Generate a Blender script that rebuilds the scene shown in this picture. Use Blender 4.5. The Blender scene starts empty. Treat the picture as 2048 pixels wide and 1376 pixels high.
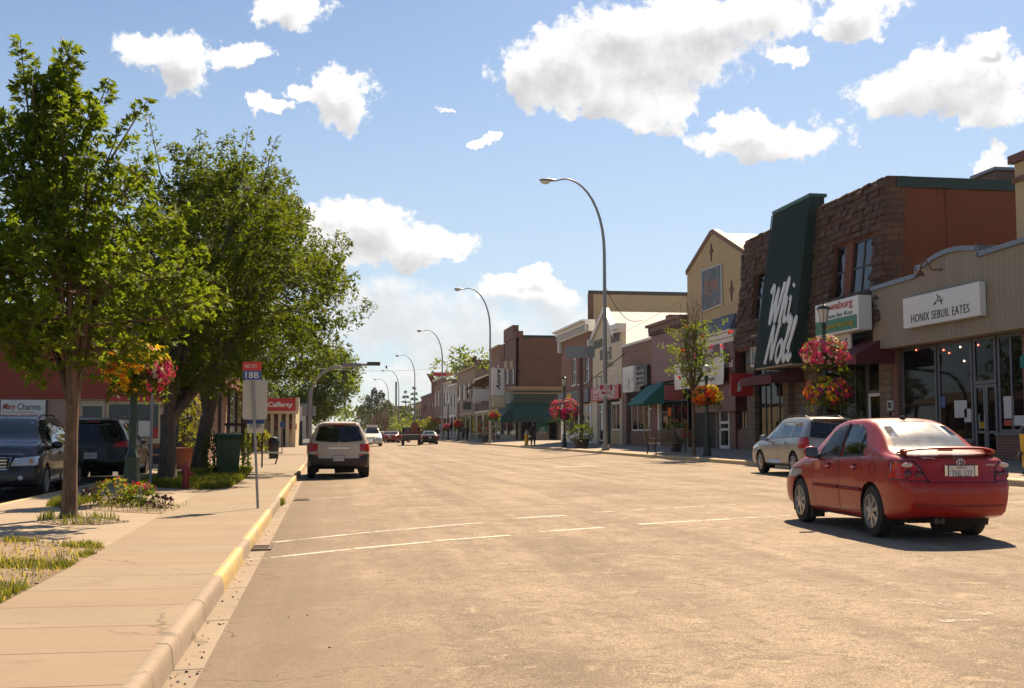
import bpy, bmesh, math, random
import numpy as np
from mathutils import Vector, Matrix
from mathutils.bvhtree import BVHTree
R = math.radians
S = bpy.context.scene
COL = S.collection
rnd = random.Random(7)

# ---------------------------------------------------------------- survey: camera station and street axes
# street frame: X across the street (right), Y along it, Z up; the eye is 1.42 m above the gutter
F, EYE = 2300.0, 1.42
TH = math.atan(177 / F)
PS = math.atan(367 * math.cos(TH) / F)
_r = Vector((math.cos(PS), -math.sin(PS), 0))
_f = Vector((math.sin(PS) * math.cos(TH), math.cos(PS) * math.cos(TH), math.sin(TH)))
_u = _r.cross(_f)
def ray(x, y): return _f + _r * ((x - 1024) / F) + _u * ((688 - y) / F)
def hx(x, y, X):                     # point of the wall plane X = const (returns Y, z)
    d = ray(x, y); t = X / d.x; return t * d.y, EYE + t * d.z
def hy(x, y, Y):                     # point of the wall plane Y = const (returns X, z)
    d = ray(x, y); t = Y / d.y; return t * d.x, EYE + t * d.z
def hg(x, y, z0=0.0, k=0.0):         # point of the sloping ground z = z0 + k X
    d = ray(x, y); t = (EYE - z0) / (k * d.x - d.z); p = d * t; return p.x, p.y
KR = 0.015                           # cross fall of the roadway
def road(x, y): return hg(x, y, 0, KR)
def walk(x, y): return hg(x, y, 0.14, 0)
def zroad(X): return KR * X
def zwalk(X): return 0.384 + 0.047 * (X - 15.4)      # right pavement
XF = 20.0
def U(x, X=XF): return hx(x, 865, X)[0]
def V(x, y, X=XF): return hx(x, y, X)[1]

# ---------------------------------------------------------------- node helper
class NT:
    def __init__(s, tree): s.t = tree
    def n(s, typ, inp=None, **at):
        nd = s.t.nodes.new(typ)
        for k, v in at.items(): setattr(nd, k, v)
        for k, v in (inp or {}).items(): s.put(nd.inputs[k], v)
        return nd
    def put(s, sock, v):
        if hasattr(v, 'is_output'): s.t.links.new(v, sock)
        elif v is not None: sock.default_value = v
    def m(s, op, a, b=None, c=None, clamp=False):
        nd = s.n('ShaderNodeMath', operation=op, use_clamp=clamp)
        for i, v in enumerate((a, b, c)):
            if v is not None: s.put(nd.inputs[i], v)
        return nd.outputs[0]
    def v(s, op, a, b=None, out=0):
        nd = s.n('ShaderNodeVectorMath', operation=op); s.put(nd.inputs[0], a)
        if b is not None: s.put(nd.inputs[1], b)
        return nd.outputs[out]
    def mix(s, f, a, b, bt='MIX'):
        nd = s.n('ShaderNodeMix', data_type='RGBA', blend_type=bt)
        s.put(nd.inputs[0], f); s.put(nd.inputs[6], c4(a)); s.put(nd.inputs[7], c4(b)); return nd.outputs[2]
    def noise(s, scale, vec=None, detail=4, rough=.55, out=0, dist=0):
        nd = s.n('ShaderNodeTexNoise', {'Scale': scale, 'Detail': detail, 'Roughness': rough, 'Distortion': dist})
        if vec is not None: s.put(nd.inputs['Vector'], vec)
        return nd.outputs[out]
    def step(s, v, lo, hi, a=0.0, b=1.0):
        nd = s.n('ShaderNodeMapRange', interpolation_type='SMOOTHSTEP')
        for i, x in enumerate((v, lo, hi, a, b)): s.put(nd.inputs[i], x)
        return nd.outputs[0]
    def pos(s): return s.n('ShaderNodeNewGeometry').outputs['Position']
    def xyz(s, v): return s.n('ShaderNodeSeparateXYZ', {0: v}).outputs
    def comb(s, x=0.0, y=0.0, z=0.0): return s.n('ShaderNodeCombineXYZ', {0: x, 1: y, 2: z}).outputs[0]
def c4(c): return c if hasattr(c, 'is_output') else (tuple(c) + (1.0,))[:4]
def sc(c, k): return tuple(min(1, x * k) for x in c[:3])

MATS = {}
def newmat(name):
    m = bpy.data.materials.new(name); m.use_nodes = True
    t = NT(m.node_tree); b = m.node_tree.nodes['Principled BSDF']
    MATS[name] = m
    return m, t, b
def bump(t, b, h, strength=.3, dist=.01):
    nd = t.n('ShaderNodeBump', {'Strength': strength, 'Distance': dist, 'Height': h}); t.put(b.inputs['Normal'], nd.outputs[0])
def mat(name, col, rough=.6, metal=0., spec=.5, var=.15, vs=3., bmp=0., bs=40., coat=0., emit=0., ecol=None):
    if name in MATS: return MATS[name]
    m, t, b = newmat(name)
    if var:
        n1 = t.noise(vs, t.pos(), 5); c = t.mix(n1, sc(col, 1 - var), sc(col, 1 + var))
        t.put(b.inputs['Base Color'], c)
        t.put(b.inputs['Roughness'], t.step(n1, .2, .8, max(.02, rough - .07), min(1, rough + .07)))
    else:
        b.inputs['Base Color'].default_value = c4(col); b.inputs['Roughness'].default_value = rough
    b.inputs['Metallic'].default_value = metal
    b.inputs['Specular IOR Level'].default_value = spec
    if coat: b.inputs['Coat Weight'].default_value = coat; b.inputs['Coat Roughness'].default_value = .04
    if bmp: bump(t, b, t.noise(bs, t.pos(), 6), bmp, .02)
    if emit:
        b.inputs['Emission Color'].default_value = c4(ecol or col); b.inputs['Emission Strength'].default_value = emit
    return m
def wallvec(t):
    p = t.xyz(t.pos()); return t.comb(t.m('ADD', p[0], p[1]), p[2], 0.0), p
def brickmat(name, c1, c2, mort, w=.24, h=.085, ms=.012, bm=.6, bd=.012, var=.25):
    if name in MATS: return MATS[name]
    m, t, b = newmat(name); vec, p = wallvec(t)
    br = t.n('ShaderNodeTexBrick', {'Vector': vec, 'Color1': c4(c1), 'Color2': c4(c2), 'Mortar': c4(mort), 'Scale': 1.0,
             'Mortar Size': ms, 'Mortar Smooth': .3, 'Bias': 0.0, 'Brick Width': w, 'Row Height': h})
    n1 = t.noise(1.1, t.pos(), 5); n2 = t.noise(14, t.pos(), 4)
    c = t.mix(t.step(n1, .3, .7), t.mix(var, br.outputs[0], (.02, .015, .01)), br.outputs[0])
    c = t.mix(t.m('MULTIPLY', n2, .5), c, t.mix(.5, c, (.35, .22, .14)))
    t.put(b.inputs['Base Color'], c); b.inputs['Roughness'].default_value = .85
    hgt = t.m('ADD', t.m('MULTIPLY', br.outputs[1], -1.0), t.m('MULTIPLY', n2, .5)); bump(t, b, hgt, bm, bd)
    return m
def siding(name, col, pitch=.16, vert=False, groove=.09, dark=.35, var=.2):
    if name in MATS: return MATS[name]
    m, t, b = newmat(name); vec, p = wallvec(t)
    a = t.m('ADD', p[0], p[1]) if vert else p[2]
    fr = t.m('FRACT', t.m('DIVIDE', a, pitch))
    g = t.m('MULTIPLY', t.step(fr, 0., groove), t.step(fr, 1. - groove * .3, 1., 1., 0.))
    idn = t.n('ShaderNodeTexWhiteNoise', {'W': t.m('FLOOR', t.m('DIVIDE', a, pitch))}, noise_dimensions='1D').outputs[0]
    st = t.noise(3, t.v('MULTIPLY', t.pos(), (6., 6., .5) if vert else (.5, .5, 6.)), 5)
    c = t.mix(t.m('MULTIPLY', t.m('ADD', st, idn), .5), sc(col, 1 - var), sc(col, 1 + var))
    c = t.mix(g, sc(col, dark), c)
    t.put(b.inputs['Base Color'], c); b.inputs['Roughness'].default_value = .75
    bump(t, b, t.m('ADD', g, t.m('MULTIPLY', st, .2)), .5, .015)
    return m
def leafmat(name, col, tr=.55, var=.45):
    if name in MATS: return MATS[name]
    m, t, b = newmat(name)
    n1 = t.noise(1.3, t.pos(), 3); n2 = t.noise(23, t.pos(), 2)
    f = t.m('ADD', t.m('MULTIPLY', n1, .5), t.m('MULTIPLY', n2, .5))
    c = t.mix(t.step(f, .3, .7), sc(col, 1 - var), sc((col[0] * 1.25, col[1] * 1.1, col[2] * .8), 1 + var))
    t.put(b.inputs['Base Color'], c); b.inputs['Roughness'].default_value = .58; b.inputs['Specular IOR Level'].default_value = .16
    tl = t.n('ShaderNodeBsdfTranslucent', {'Color': t.mix(.5, c, sc((col[0] * 2.6, col[1] * 2.2, col[2] * .5), 1.5))})
    ms = t.n('ShaderNodeMixShader', {0: tr, 1: b.outputs[0], 2: tl.outputs[0]})
    out = [n for n in m.node_tree.nodes if n.type == 'OUTPUT_MATERIAL'][0]; t.put(out.inputs[0], ms.outputs[0])
    return m
def glassmat(name, tint=(.05, .06, .06), see=.25, rough=.02, ior=1.5):
    if name in MATS: return MATS[name]
    m, t, b = newmat(name)
    tr = t.n('ShaderNodeBsdfTransparent', {'Color': c4(tint)})
    df = t.n('ShaderNodeBsdfDiffuse', {'Color': (.006, .007, .008, 1)})
    base = t.n('ShaderNodeMixShader', {0: see, 1: df.outputs[0], 2: tr.outputs[0]})
    wob = t.n('ShaderNodeBump', {'Strength': .04, 'Distance': .02, 'Height': t.noise(1.2, t.pos(), 2)})
    gl = t.n('ShaderNodeBsdfGlossy', {'Roughness': rough, 'Color': (.95, .97, 1, 1), 'Normal': wob.outputs[0]})
    fr = t.n('ShaderNodeFresnel', {'IOR': ior})
    ms = t.n('ShaderNodeMixShader', {0: fr.outputs[0], 1: base.outputs[0], 2: gl.outputs[0]})
    out = [n for n in m.node_tree.nodes if n.type == 'OUTPUT_MATERIAL'][0]; t.put(out.inputs[0], ms.outputs[0])
    return m

# ---------------------------------------------------------------- objects
OFF = {}
def tag(o, label=None, cat=None, group=None, kind=None):
    if label: o['label'] = label
    if cat: o['category'] = cat
    if group: o['group'] = group
    if kind: o['kind'] = kind
    return o
def thing(name, label, cat, loc=(0, 0, 0), group=None, rz=0):
    o = bpy.data.objects.new(name, None); o.empty_display_size = .2
    COL.objects.link(o); o.location = loc; o.rotation_euler.z = rz; OFF[o] = Vector(loc)
    return tag(o, label, cat, group)
def copy_tree(o, loc=None, rz=None, label=None, parent=None):
    c = o.copy(); COL.objects.link(c); OFF[c] = Vector(loc) if loc else OFF.get(o)
    if parent: c.parent = parent
    if loc is not None: c.location = loc
    if rz is not None: c.rotation_euler.z = rz
    if label: c['label'] = label
    for ch in list(o.children): copy_tree(ch, parent=c)
    return c
def link_mesh(name, me, m, parent=None, loc=None):
    ms = m if isinstance(m, (list, tuple)) else [m]
    for x in ms: me.materials.append(x)
    o = bpy.data.objects.new(name, me); COL.objects.link(o)
    if parent is not None:
        o.parent = parent; OFF[o] = OFF[parent]; me.transform(Matrix.Translation(-OFF[parent]))
    elif loc is not None:
        me.transform(Matrix.Translation(-Vector(loc))); o.location = loc; OFF[o] = Vector(loc)
    else: OFF[o] = Vector((0, 0, 0))
    return o
class MB:
    """collects simple shapes; T maps local (u, v, d) to the world"""
    def __init__(s, T=None): s.b = bmesh.new(); s.T = T; s.mi = 0
    def P(s, p): return s.b.verts.new(s.T(*p) if s.T else p)
    def face(s, vs):
        try:
            f = s.b.faces.new(vs); f.material_index = s.mi; return f
        except ValueError: return None
    def quad(s, *ps): return s.face([s.P(p) for p in ps])
    def box(s, a0, a1, b0, b1, c0, c1):
        v = [s.P((a, b, c)) for a in (a0, a1) for b in (b0, b1) for c in (c0, c1)]
        for q in ((0, 1, 3, 2), (4, 6, 7, 5), (0, 4, 5, 1), (2, 3, 7, 6), (0, 2, 6, 4), (1, 5, 7, 3)): s.face([v[i] for i in q])
        return s
    def prism(s, pts, c0, c1):
        """polygon in (u, v), extruded over d"""
        a = [s.P((u, v, c0)) for u, v in pts]; b = [s.P((u, v, c1)) for u, v in pts]; n = len(pts)
        s.face(a[::-1]); s.face(b)
        for i in range(n): s.face([a[i], a[(i + 1) % n], b[(i + 1) % n], b[i]])
        return s
    def tube(s, pts, rad, seg=8, caps=True):
        pts = [Vector(p) for p in pts]
        if not hasattr(rad, '__len__'): rad = [rad] * len(pts)
        rings = []; up = None
        for i, p in enumerate(pts):
            d = (pts[min(i + 1, len(pts) - 1)] - pts[max(i - 1, 0)]).normalized()
            if up is None: up = Vector((1, 0, 0)) if abs(d.x) < .9 else Vector((0, 1, 0))
            a = (up - d * up.dot(d)).normalized(); up = a; b = d.cross(a)
            rings.append([s.P(p + (a * math.cos(2 * math.pi * k / seg) + b * math.sin(2 * math.pi * k / seg)) * rad[i]) for k in range(seg)])
        for r0, r1 in zip(rings, rings[1:]):
            for k in range(seg): s.face([r0[k], r0[(k + 1) % seg], r1[(k + 1) % seg], r1[k]])
        if caps: s.face(rings[0][::-1]); s.face(rings[-1])
        return s
    def lathe(s, prof, c=(0, 0, 0), seg=16, axis='z', flute=0):
        rings = []
        for r, h in prof:
            ring = []
            for k in range(seg):
                a = 2 * math.pi * k / seg; rr = r * (1 - (flute if k % 2 else 0))
                q = (rr * math.cos(a), rr * math.sin(a), h)
                if axis == 'y': q = (q[0], q[2], q[1])
                if axis == 'x': q = (q[2], q[0], q[1])
                ring.append(s.P((q[0] + c[0], q[1] + c[1], q[2] + c[2])))
            rings.append(ring)
        for r0, r1 in zip(rings, rings[1:]):
            for k in range(seg): s.face([r0[k], r0[(k + 1) % seg], r1[(k + 1) % seg], r1[k]])
        s.face(rings[0][::-1]); s.face(rings[-1]); return s
    def blob(s, c, r, sub=2, jit=0., seed=0):
        q = random.Random(seed)
        g = bmesh.ops.create_icosphere(s.b, subdivisions=sub, radius=1)
        for v in g['verts']:
            k = 1 + q.uniform(-jit, jit); p = Vector((v.co.x * r[0] * k, v.co.y * r[1] * k, v.co.z * r[2] * k)) + Vector(c)
            v.co = s.T(*p) if s.T else p
        for f in {f for v in g['verts'] for f in v.link_faces}: f.material_index = s.mi
        return s
    def build(s, name, m, parent=None, loc=None, smooth=False, bevel=0., bseg=1, auto=None):
        bmesh.ops.remove_doubles(s.b, verts=s.b.verts, dist=1e-5)
        bmesh.ops.recalc_face_normals(s.b, faces=s.b.faces)
        if bevel:
            es = [e for e in s.b.edges if len(e.link_faces) == 2 and e.calc_face_angle(0) > .6]
            bmesh.ops.bevel(s.b, geom=es, offset=bevel, segments=bseg, affect='EDGES', profile=.6, clamp_overlap=True)
        me = bpy.data.meshes.new(name)
        if smooth or auto:
            for f in s.b.faces: f.smooth = True
            ang = auto or R(40)
            for e in s.b.edges:
                if len(e.link_faces) == 2 and e.calc_face_angle(0) > ang: e.smooth = False
        s.b.to_mesh(me); s.b.free()
        return link_mesh(name, me, m, parent, loc)
def one(name, m, parent, T, *boxes, bevel=0.):
    b = MB(T)
    for q in boxes: b.box(*q)
    return b.build(name, m, parent, bevel=bevel)
# frames: facade looking -X at plane X0 (u along Y, v = z, d outwards); wall looking -Y at plane Y0 (u along X)
def FX(X0): return lambda u, v, d: (X0 - d, u, v)
def FY(Y0): return lambda u, v, d: (u, Y0 - d, v)
def FXp(X0): return lambda u, v, d: (X0 + d, u, v)
def FYp(Y0): return lambda u, v, d: (u, Y0 + d, v)

def text(s, h, m, parent, T, u, v, d, uw=None, shear=0., bold=0., ext=.012, flip=-1, align='CENTER', name='lettering', space=1.):
    """raised lettering; height h, centred on (u, v); flip = direction of reading along u"""
    cu = bpy.data.curves.new('t', 'FONT'); cu.body = s; cu.size = 1; cu.align_x = align; cu.align_y = 'CENTER'
    cu.extrude = .01; cu.offset = bold; cu.shear = shear; cu.space_character = space; cu.resolution_u = 3; cu.space_line = .85
    o = bpy.data.objects.new('t', cu); COL.objects.link(o)
    dg = bpy.context.evaluated_depsgraph_get(); me = bpy.data.meshes.new_from_object(o.evaluated_get(dg))
    bpy.data.objects.remove(o)
    xs = [q.co.x for q in me.vertices]; ys = [q.co.y for q in me.vertices]
    lines = s.count('\n') + 1
    if align == 'CENTER': cx = (min(xs) + max(xs)) / 2
    else: cx = 0
    cy = (min(ys) + max(ys)) / 2
    ky = h / max(.01, (max(ys) - min(ys))); kx = uw / max(.01, (max(xs) - min(xs))) if uw else ky
    for q in me.vertices:
        q.co = Vector(T(u + flip * (q.co.x - cx) * kx, v + (q.co.y - cy) * ky, d + (ext if q.co.z > 0 else 0)))
    return link_mesh(name, me, m, parent)

def wall(mb, u0, u1, v0, v1, holes, d0, d1):
    """slab with rectangular openings (u0, u1, v0, v1)"""
    us = sorted({u0, u1, *[min(max(h[i], u0), u1) for h in holes for i in (0, 1)]})
    for a, b in zip(us, us[1:]):
        if b - a < 1e-4: continue
        m = (a + b) / 2; cur = v0
        for h in sorted([h for h in holes if h[0] < m < h[1]], key=lambda h: h[2]):
            if h[2] > cur + 1e-4: mb.box(a, b, cur, h[2], d0, d1)
            cur = max(cur, h[3])
        if v1 > cur + 1e-4: mb.box(a, b, cur, v1, d0, d1)
    return mb
def window(parent, T, u0, u1, v0, v1, fm, gm, fw=.07, d=-.08, mull=(), trans=(), name='window', th=.07, sill=None):
    """frame with mullions (window) > pane; the frame face lies at depth d"""
    b = MB(T)
    b.box(u0, u1, v0, v0 + fw, d - th, d); b.box(u0, u1, v1 - fw, v1, d - th, d)
    b.box(u0, u0 + fw, v0 + fw, v1 - fw, d - th, d); b.box(u1 - fw, u1, v0 + fw, v1 - fw, d - th, d)
    for q in mull: b.box(q - fw * .4, q + fw * .4, v0 + fw, v1 - fw, d - th * .9, d - .004)
    for q in trans: b.box(u0 + fw, u1 - fw, q - fw * .4, q + fw * .4, d - th * .8, d - .008)
    w = b.build(name, fm, parent)
    one('pane', gm, w, T, (u0 + fw * .5, u1 - fw * .5, v0 + fw * .5, v1 - fw * .5, d - th * .7, d - th * .5))
    if sill: one('sill', sill, w, T, (u0 - .06, u1 + .06, v0 - .09, v0, -.02, .08))
    return w
# ---------------------------------------------------------------- camera, sun, sky
cam = bpy.data.cameras.new('camera'); co = bpy.data.objects.new('camera', cam); COL.objects.link(co); S.camera = co
cam.sensor_width = 36; cam.lens = F / 2048 * 36; cam.clip_end = 6000
M = Matrix.Identity(3)
for i, v in enumerate((_r, _u, -_f)):
    for j in range(3): M[j][i] = v[j]
co.matrix_world = Matrix.Translation((0, 0, EYE)) @ M.to_4x4()
SUN_AZ, SUN_EL = R(28), R(47)
sd = Vector((math.sin(SUN_AZ) * math.cos(SUN_EL), math.cos(SUN_AZ) * math.cos(SUN_EL), math.sin(SUN_EL)))
sl = bpy.data.lights.new('sun', 'SUN'); so = bpy.data.objects.new('sun', sl); COL.objects.link(so)
sl.energy = 5.0; sl.angle = R(.5); sl.color = (1, .80, .55)
so.rotation_euler = sd.to_track_quat('Z', 'Y').to_euler(); so.location = (20, 20, 60)
W = bpy.data.worlds.new('World'); S.world = W; W.use_nodes = True
t = NT(W.node_tree); bg = W.node_tree.nodes['Background']
sky = t.n('ShaderNodeTexSky', sky_type='NISHITA', sun_disc=False, sun_elevation=SUN_EL, sun_rotation=SUN_AZ, altitude=900, air_density=1.0, dust_density=1.2, ozone_density=1.3)
gen = t.n('ShaderNodeTexCoord').outputs['Generated']
gx = t.xyz(gen)
az = t.m('ARCTAN2', gx[0], gx[1]); el = t.m('ARCSINE', gx[2])
# clouds: (azimuth, elevation, half width, half height) from the survey, in image units converted to angles
def ae(x, y):
    d = ray(x, y).normalized(); return math.atan2(d.x, d.y), math.asin(d.z)
BL = [(570, 18, 100, 46), (330, 112, 105, 34), (375, 135, 62, 62), (480, 106, 66, 24), (650, 180, 52, 58), (690, 205, 78, 58), (600, 180, 34, 20),
      (1120, 140, 130, 80), (1060, 170, 75, 50), (1250, 70, 155, 66), (1400, 60, 170, 70), (1330, 120, 230, 66), (1240, 190, 150, 52), (1300, 236, 80, 30), (1500, 30, 120, 60),
      (1700, 30, 110, 50), (1530, 272, 168, 42), (1490, 262, 80, 44), (1870, 175, 155, 62), (1950, 160, 110, 80), (1990, 220, 90, 60), (1575, 114, 34, 24), (1990, 330, 55, 34),
      (740, 462, 120, 62), (830, 490, 125, 42), (660, 480, 90, 70), (1035, 578, 110, 34), (1070, 540, 40, 20), (540, 208, 44, 14), (905, 214, 24, 7), (970, 284, 30, 10), (2010, 70, 34, 18)]
SOFT = [(800, 640, 240, 95), (720, 590, 90, 50), (960, 690, 200, 60), (1130, 640, 160, 60), (860, 760, 200, 45), (1050, 600, 150, 30)]
def cloudgroup(blobs, name, na, ns):
    g = bpy.data.node_groups.new(name, 'ShaderNodeTree')
    g.interface.new_socket('P', in_out='INPUT', socket_type='NodeSocketVector'); g.interface.new_socket('D', in_out='OUTPUT', socket_type='NodeSocketFloat')
    q = NT(g); gi = g.nodes.new('NodeGroupInput'); go = g.nodes.new('NodeGroupOutput')
    P = gi.outputs[0]
    warp = q.v('MULTIPLY', q.v('SUBTRACT', q.noise(20, P, 8, .66, out=1), (.5, .5, .5)), (.085, .055, 0.))
    Pw = q.v('ADD', P, warp); best = None
    for (x, y, w, h) in blobs:
        a, e = ae(x, y); k = (w * .95 / F, h * .95 / F)
        d = q.v('MULTIPLY', q.v('SUBTRACT', Pw, (a, e, 0)), (1 / k[0], 1 / k[1], 0))
        r2 = q.v('DOT_PRODUCT', d, d, out=1)
        best = r2 if best is None else q.m('SMOOTH_MIN', best, r2, .45)
    n1 = q.noise(ns, P, 8, .63); n2 = q.noise(ns * .33, P, 3, .5)
    D = q.m('SUBTRACT', 1.0, best)
    D = q.m('ADD', q.m('MAXIMUM', D, -1.6), q.m('MULTIPLY', q.m('SUBTRACT', q.m('ADD', q.m('MULTIPLY', n1, .7), q.m('MULTIPLY', n2, .3)), .5), na))
    q.put(go.inputs[0], D); return g
P0 = t.comb(az, el, 0.0)
G1 = cloudgroup(BL, 'cumulus', 3.8, 56.)
G2 = cloudgroup(SOFT, 'bank', 4.4, 24.)
def use(g, p):
    nd = t.n('ShaderNodeGroup'); nd.node_tree = g; t.put(nd.inputs[0], p); return nd.outputs[0]
d1 = use(G1, P0); d1u = use(cloudgroup(BL, 'cumulus_shade', 2.6, 24.), t.v('ADD', P0, (.004, .017, 0.)))
d2 = use(G2, P0); d2u = use(G2, t.v('ADD', P0, (.004, .010, 0.)))
m1 = t.step(d1, -.16, .42); m2 = t.m('MULTIPLY', t.step(d2, -.1, 1.0), .78)
s1 = t.step(d1u, .1, 1.45); s2 = t.step(d2u, .0, 1.3)
CB = 10.6
white = (CB * 1.0, CB * .985, CB * .965); grey = (CB * .42, CB * .43, CB * .47)
c1 = t.mix(t.m('MULTIPLY', s1, .75), white, grey); c2 = t.mix(t.m('MULTIPLY', s2, .5), tuple(x * .93 for x in white), tuple(x * 1.1 for x in grey))
base = t.mix(1.0, sky.outputs[0], (.93, 1.04, 1.13), 'MULTIPLY')
# thin milky veil towards the horizon
veil = t.m('MULTIPLY', t.step(el, R(24), R(0), .06, 1.), .62)
base = t.mix(veil, base, (CB * .62, CB * .71, CB * .77))
colr = t.mix(m2, base, c2); colr = t.mix(m1, colr, c1)
t.put(bg.inputs[0], colr); bg.inputs[1].default_value = .05
W.cycles.sampling_method = 'MANUAL'; W.cycles.sample_map_resolution = 512

S.render.engine = 'CYCLES'
S.view_settings.view_transform = 'Standard'; S.view_settings.look = 'None'; S.view_settings.exposure = 1.03; S.view_settings.gamma = 1
c = S.cycles; c.use_denoising = True; c.max_bounces = 6; c.diffuse_bounces = 1; c.glossy_bounces = 3; c.transmission_bounces = 4; c.transparent_max_bounces = 8
c.sample_clamp_indirect = 6; c.caustics_reflective = False; c.caustics_refractive = False; c.use_adaptive_sampling = True; c.adaptive_threshold = .015
# ---------------------------------------------------------------- ground, road, pavements
def sc_(t, col, k): return t.mix(1.0, col, (k, k, k), 'MULTIPLY')
def asphalt(name, c, dark, patch=.5):
    m, t, b = newmat(name); p = t.pos(); s = t.xyz(p)
    lane = t.v('MULTIPLY', p, (1., .06, 1.))
    n1 = t.noise(.55, p, 7, .62); n2 = t.noise(1.6, lane, 6, .6); n3 = t.noise(90, p, 3, .7); n4 = t.noise(2.3, p, 8, .7, dist=.6)
    f = t.m('ADD', t.m('MULTIPLY', n1, .5), t.m('MULTIPLY', n2, .5))
    col = t.mix(t.step(f, .34, .66), dark, c)
    col = t.mix(t.m('MULTIPLY', t.step(n4, .56, .74), patch), col, sc(c, 1.22))
    # oil and rubber stains of irregular outline
    col = t.mix(t.m('MULTIPLY', t.step(t.noise(.9, t.v('MULTIPLY', p, (1.6, .5, 1.)), 7, .68), .57, .75), .5), col, sc(dark, .55))
    col = t.mix(t.m('MULTIPLY', t.step(t.noise(5.5, p, 8, .75, dist=.8), .50, .62), .7), col, sc(dark, .82))
    col = t.mix(t.m('MULTIPLY', t.step(t.noise(3.1, t.v('ADD', p, (31., 7., 0.)), 8, .75, dist=1.), .53, .64), .65), col, sc(c, 1.2))
    vor = t.n('ShaderNodeTexVoronoi', {'Vector': p, 'Scale': 160.}, feature='F1').outputs[0]
    spk = t.step(vor, .1, .55)
    col = t.mix(t.m('MULTIPLY', t.step(n3, .42, .60), .7), col, sc(dark, .45))
    col = t.mix(t.m('MULTIPLY', t.step(t.noise(130, p, 2, .6), .60, .68), .55), col, sc(c, 1.5))
    col = t.mix(t.m('MULTIPLY', t.step(t.noise(30, p, 3, .7), .64, .70), .7), col, sc(dark, .25))
    col = t.mix(t.step(t.noise(48, p, 3, .7), .35, .65), sc_(t, col, .80), sc_(t, col, 1.18))
    if patch < .55:
        mk = t.step(t.m('ADD', s[0], t.m('MULTIPLY', t.noise(1.1, t.v('MULTIPLY', p, (1.2, .45, 1.)), 7, .68), 4.)), 1.6, 3.3, .75, 0.)
        col = t.mix(mk, col, sc(dark, .92))
    strk = t.noise(1.0, t.v('MULTIPLY', p, (1.3, .018, 1.)), 5, .6); col = t.mix(t.m('MULTIPLY', t.step(strk, .50, .66), .45), col, sc_(t, col, .72)); col = t.mix(t.m('MULTIPLY', t.step(strk, .34, .48, 1., 0.), .4), col, sc_(t, col, 1.2))
    # cracks
    wp = t.v('ADD', p, t.v('MULTIPLY', t.noise(1.5, p, 5, .6, out=1), (.9, .9, 0.)))
    cr = t.n('ShaderNodeTexVoronoi', {'Vector': wp, 'Scale': .23}, feature='DISTANCE_TO_EDGE').outputs[0]
    crk = t.m('MULTIPLY', t.step(cr, .0, .008, 1., 0.), t.step(n1, .46, .56))
    col = t.mix(t.m('MULTIPLY', crk, .28), col, sc(dark, .35))
    t.put(b.inputs['Base Color'], col); b.inputs['Roughness'].default_value = .88; b.inputs['Specular IOR Level'].default_value = .3
    bump(t, b, t.m('SUBTRACT', t.m('ADD', t.m('MULTIPLY', n3, .7), t.m('MULTIPLY', spk, .3)), crk), .55, .012)
    return m
def concrete(name, c, pitch=0., pink=0., off=0.):
    m, t, b = newmat(name); p = t.pos(); s = t.xyz(p)
    n1 = t.noise(.8, p, 7, .6); n2 = t.noise(35, p, 4, .65); n3 = t.noise(3.2, t.v('MULTIPLY', p, (.4, 3., 1.)), 6, .65)
    col = t.mix(t.m('ADD', t.m('MULTIPLY', n1, .6), t.m('MULTIPLY', n3, .4)), sc(c, .60), sc(c, 1.28))
    col = t.mix(t.m('MULTIPLY', t.step(n2, .5, .7), .30), col, sc(c, .55))
    col = t.mix(t.m('MULTIPLY', t.step(t.noise(1.9, p, 8, .7), .55, .70), .5), col, sc(c, .55))
    col = t.mix(t.m('MULTIPLY', t.step(t.noise(60, p, 2), .68, .72), .7), col, sc(c, .3))
    h = t.m('MULTIPLY', n2, .25)
    if pitch:
        q = t.m('DIVIDE', t.m('ADD', s[1], off), pitch)
        wn = t.n('ShaderNodeTexWhiteNoise', {'W': t.m('FLOOR', q)}, noise_dimensions='1D').outputs[0]
        if pink: col = t.mix(t.m('MULTIPLY', t.step(wn, .55, .6), pink), col, (c[0] * 1.0, c[1] * .82, c[2] * .80))
        col = t.mix(t.m('MULTIPLY', wn, .16), col, sc(c, .7))
        fr = t.m('ABSOLUTE', t.m('SUBTRACT', t.m('FRACT', q), .5))
        jw = t.m('ADD', .489, t.m('MULTIPLY', t.noise(14, p, 3), .004))
        j = t.m('GREATER_THAN', fr, jw)
        col = t.mix(t.m('MULTIPLY', j, t.m('ADD', .6, t.m('MULTIPLY', n1, .5))), col, sc(c, .22)); h = t.m('SUBTRACT', h, j)
    wp = t.v('ADD', p, t.v('MULTIPLY', t.noise(2.2, p, 5, .6, out=1), (.7, .7, 0.)))
    cr = t.n('ShaderNodeTexVoronoi', {'Vector': wp, 'Scale': .42}, feature='DISTANCE_TO_EDGE').outputs[0]
    col = t.mix(t.m('MULTIPLY', t.m('MULTIPLY', t.step(cr, .0, .010, 1., 0.), t.step(n1, .50, .58)), .6), col, sc(c, .3))
    t.put(b.inputs['Base Color'], col); b.inputs['Roughness'].default_value = .85; b.inputs['Specular IOR Level'].default_value = .3
    bump(t, b, h, .4, .01); return m
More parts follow.
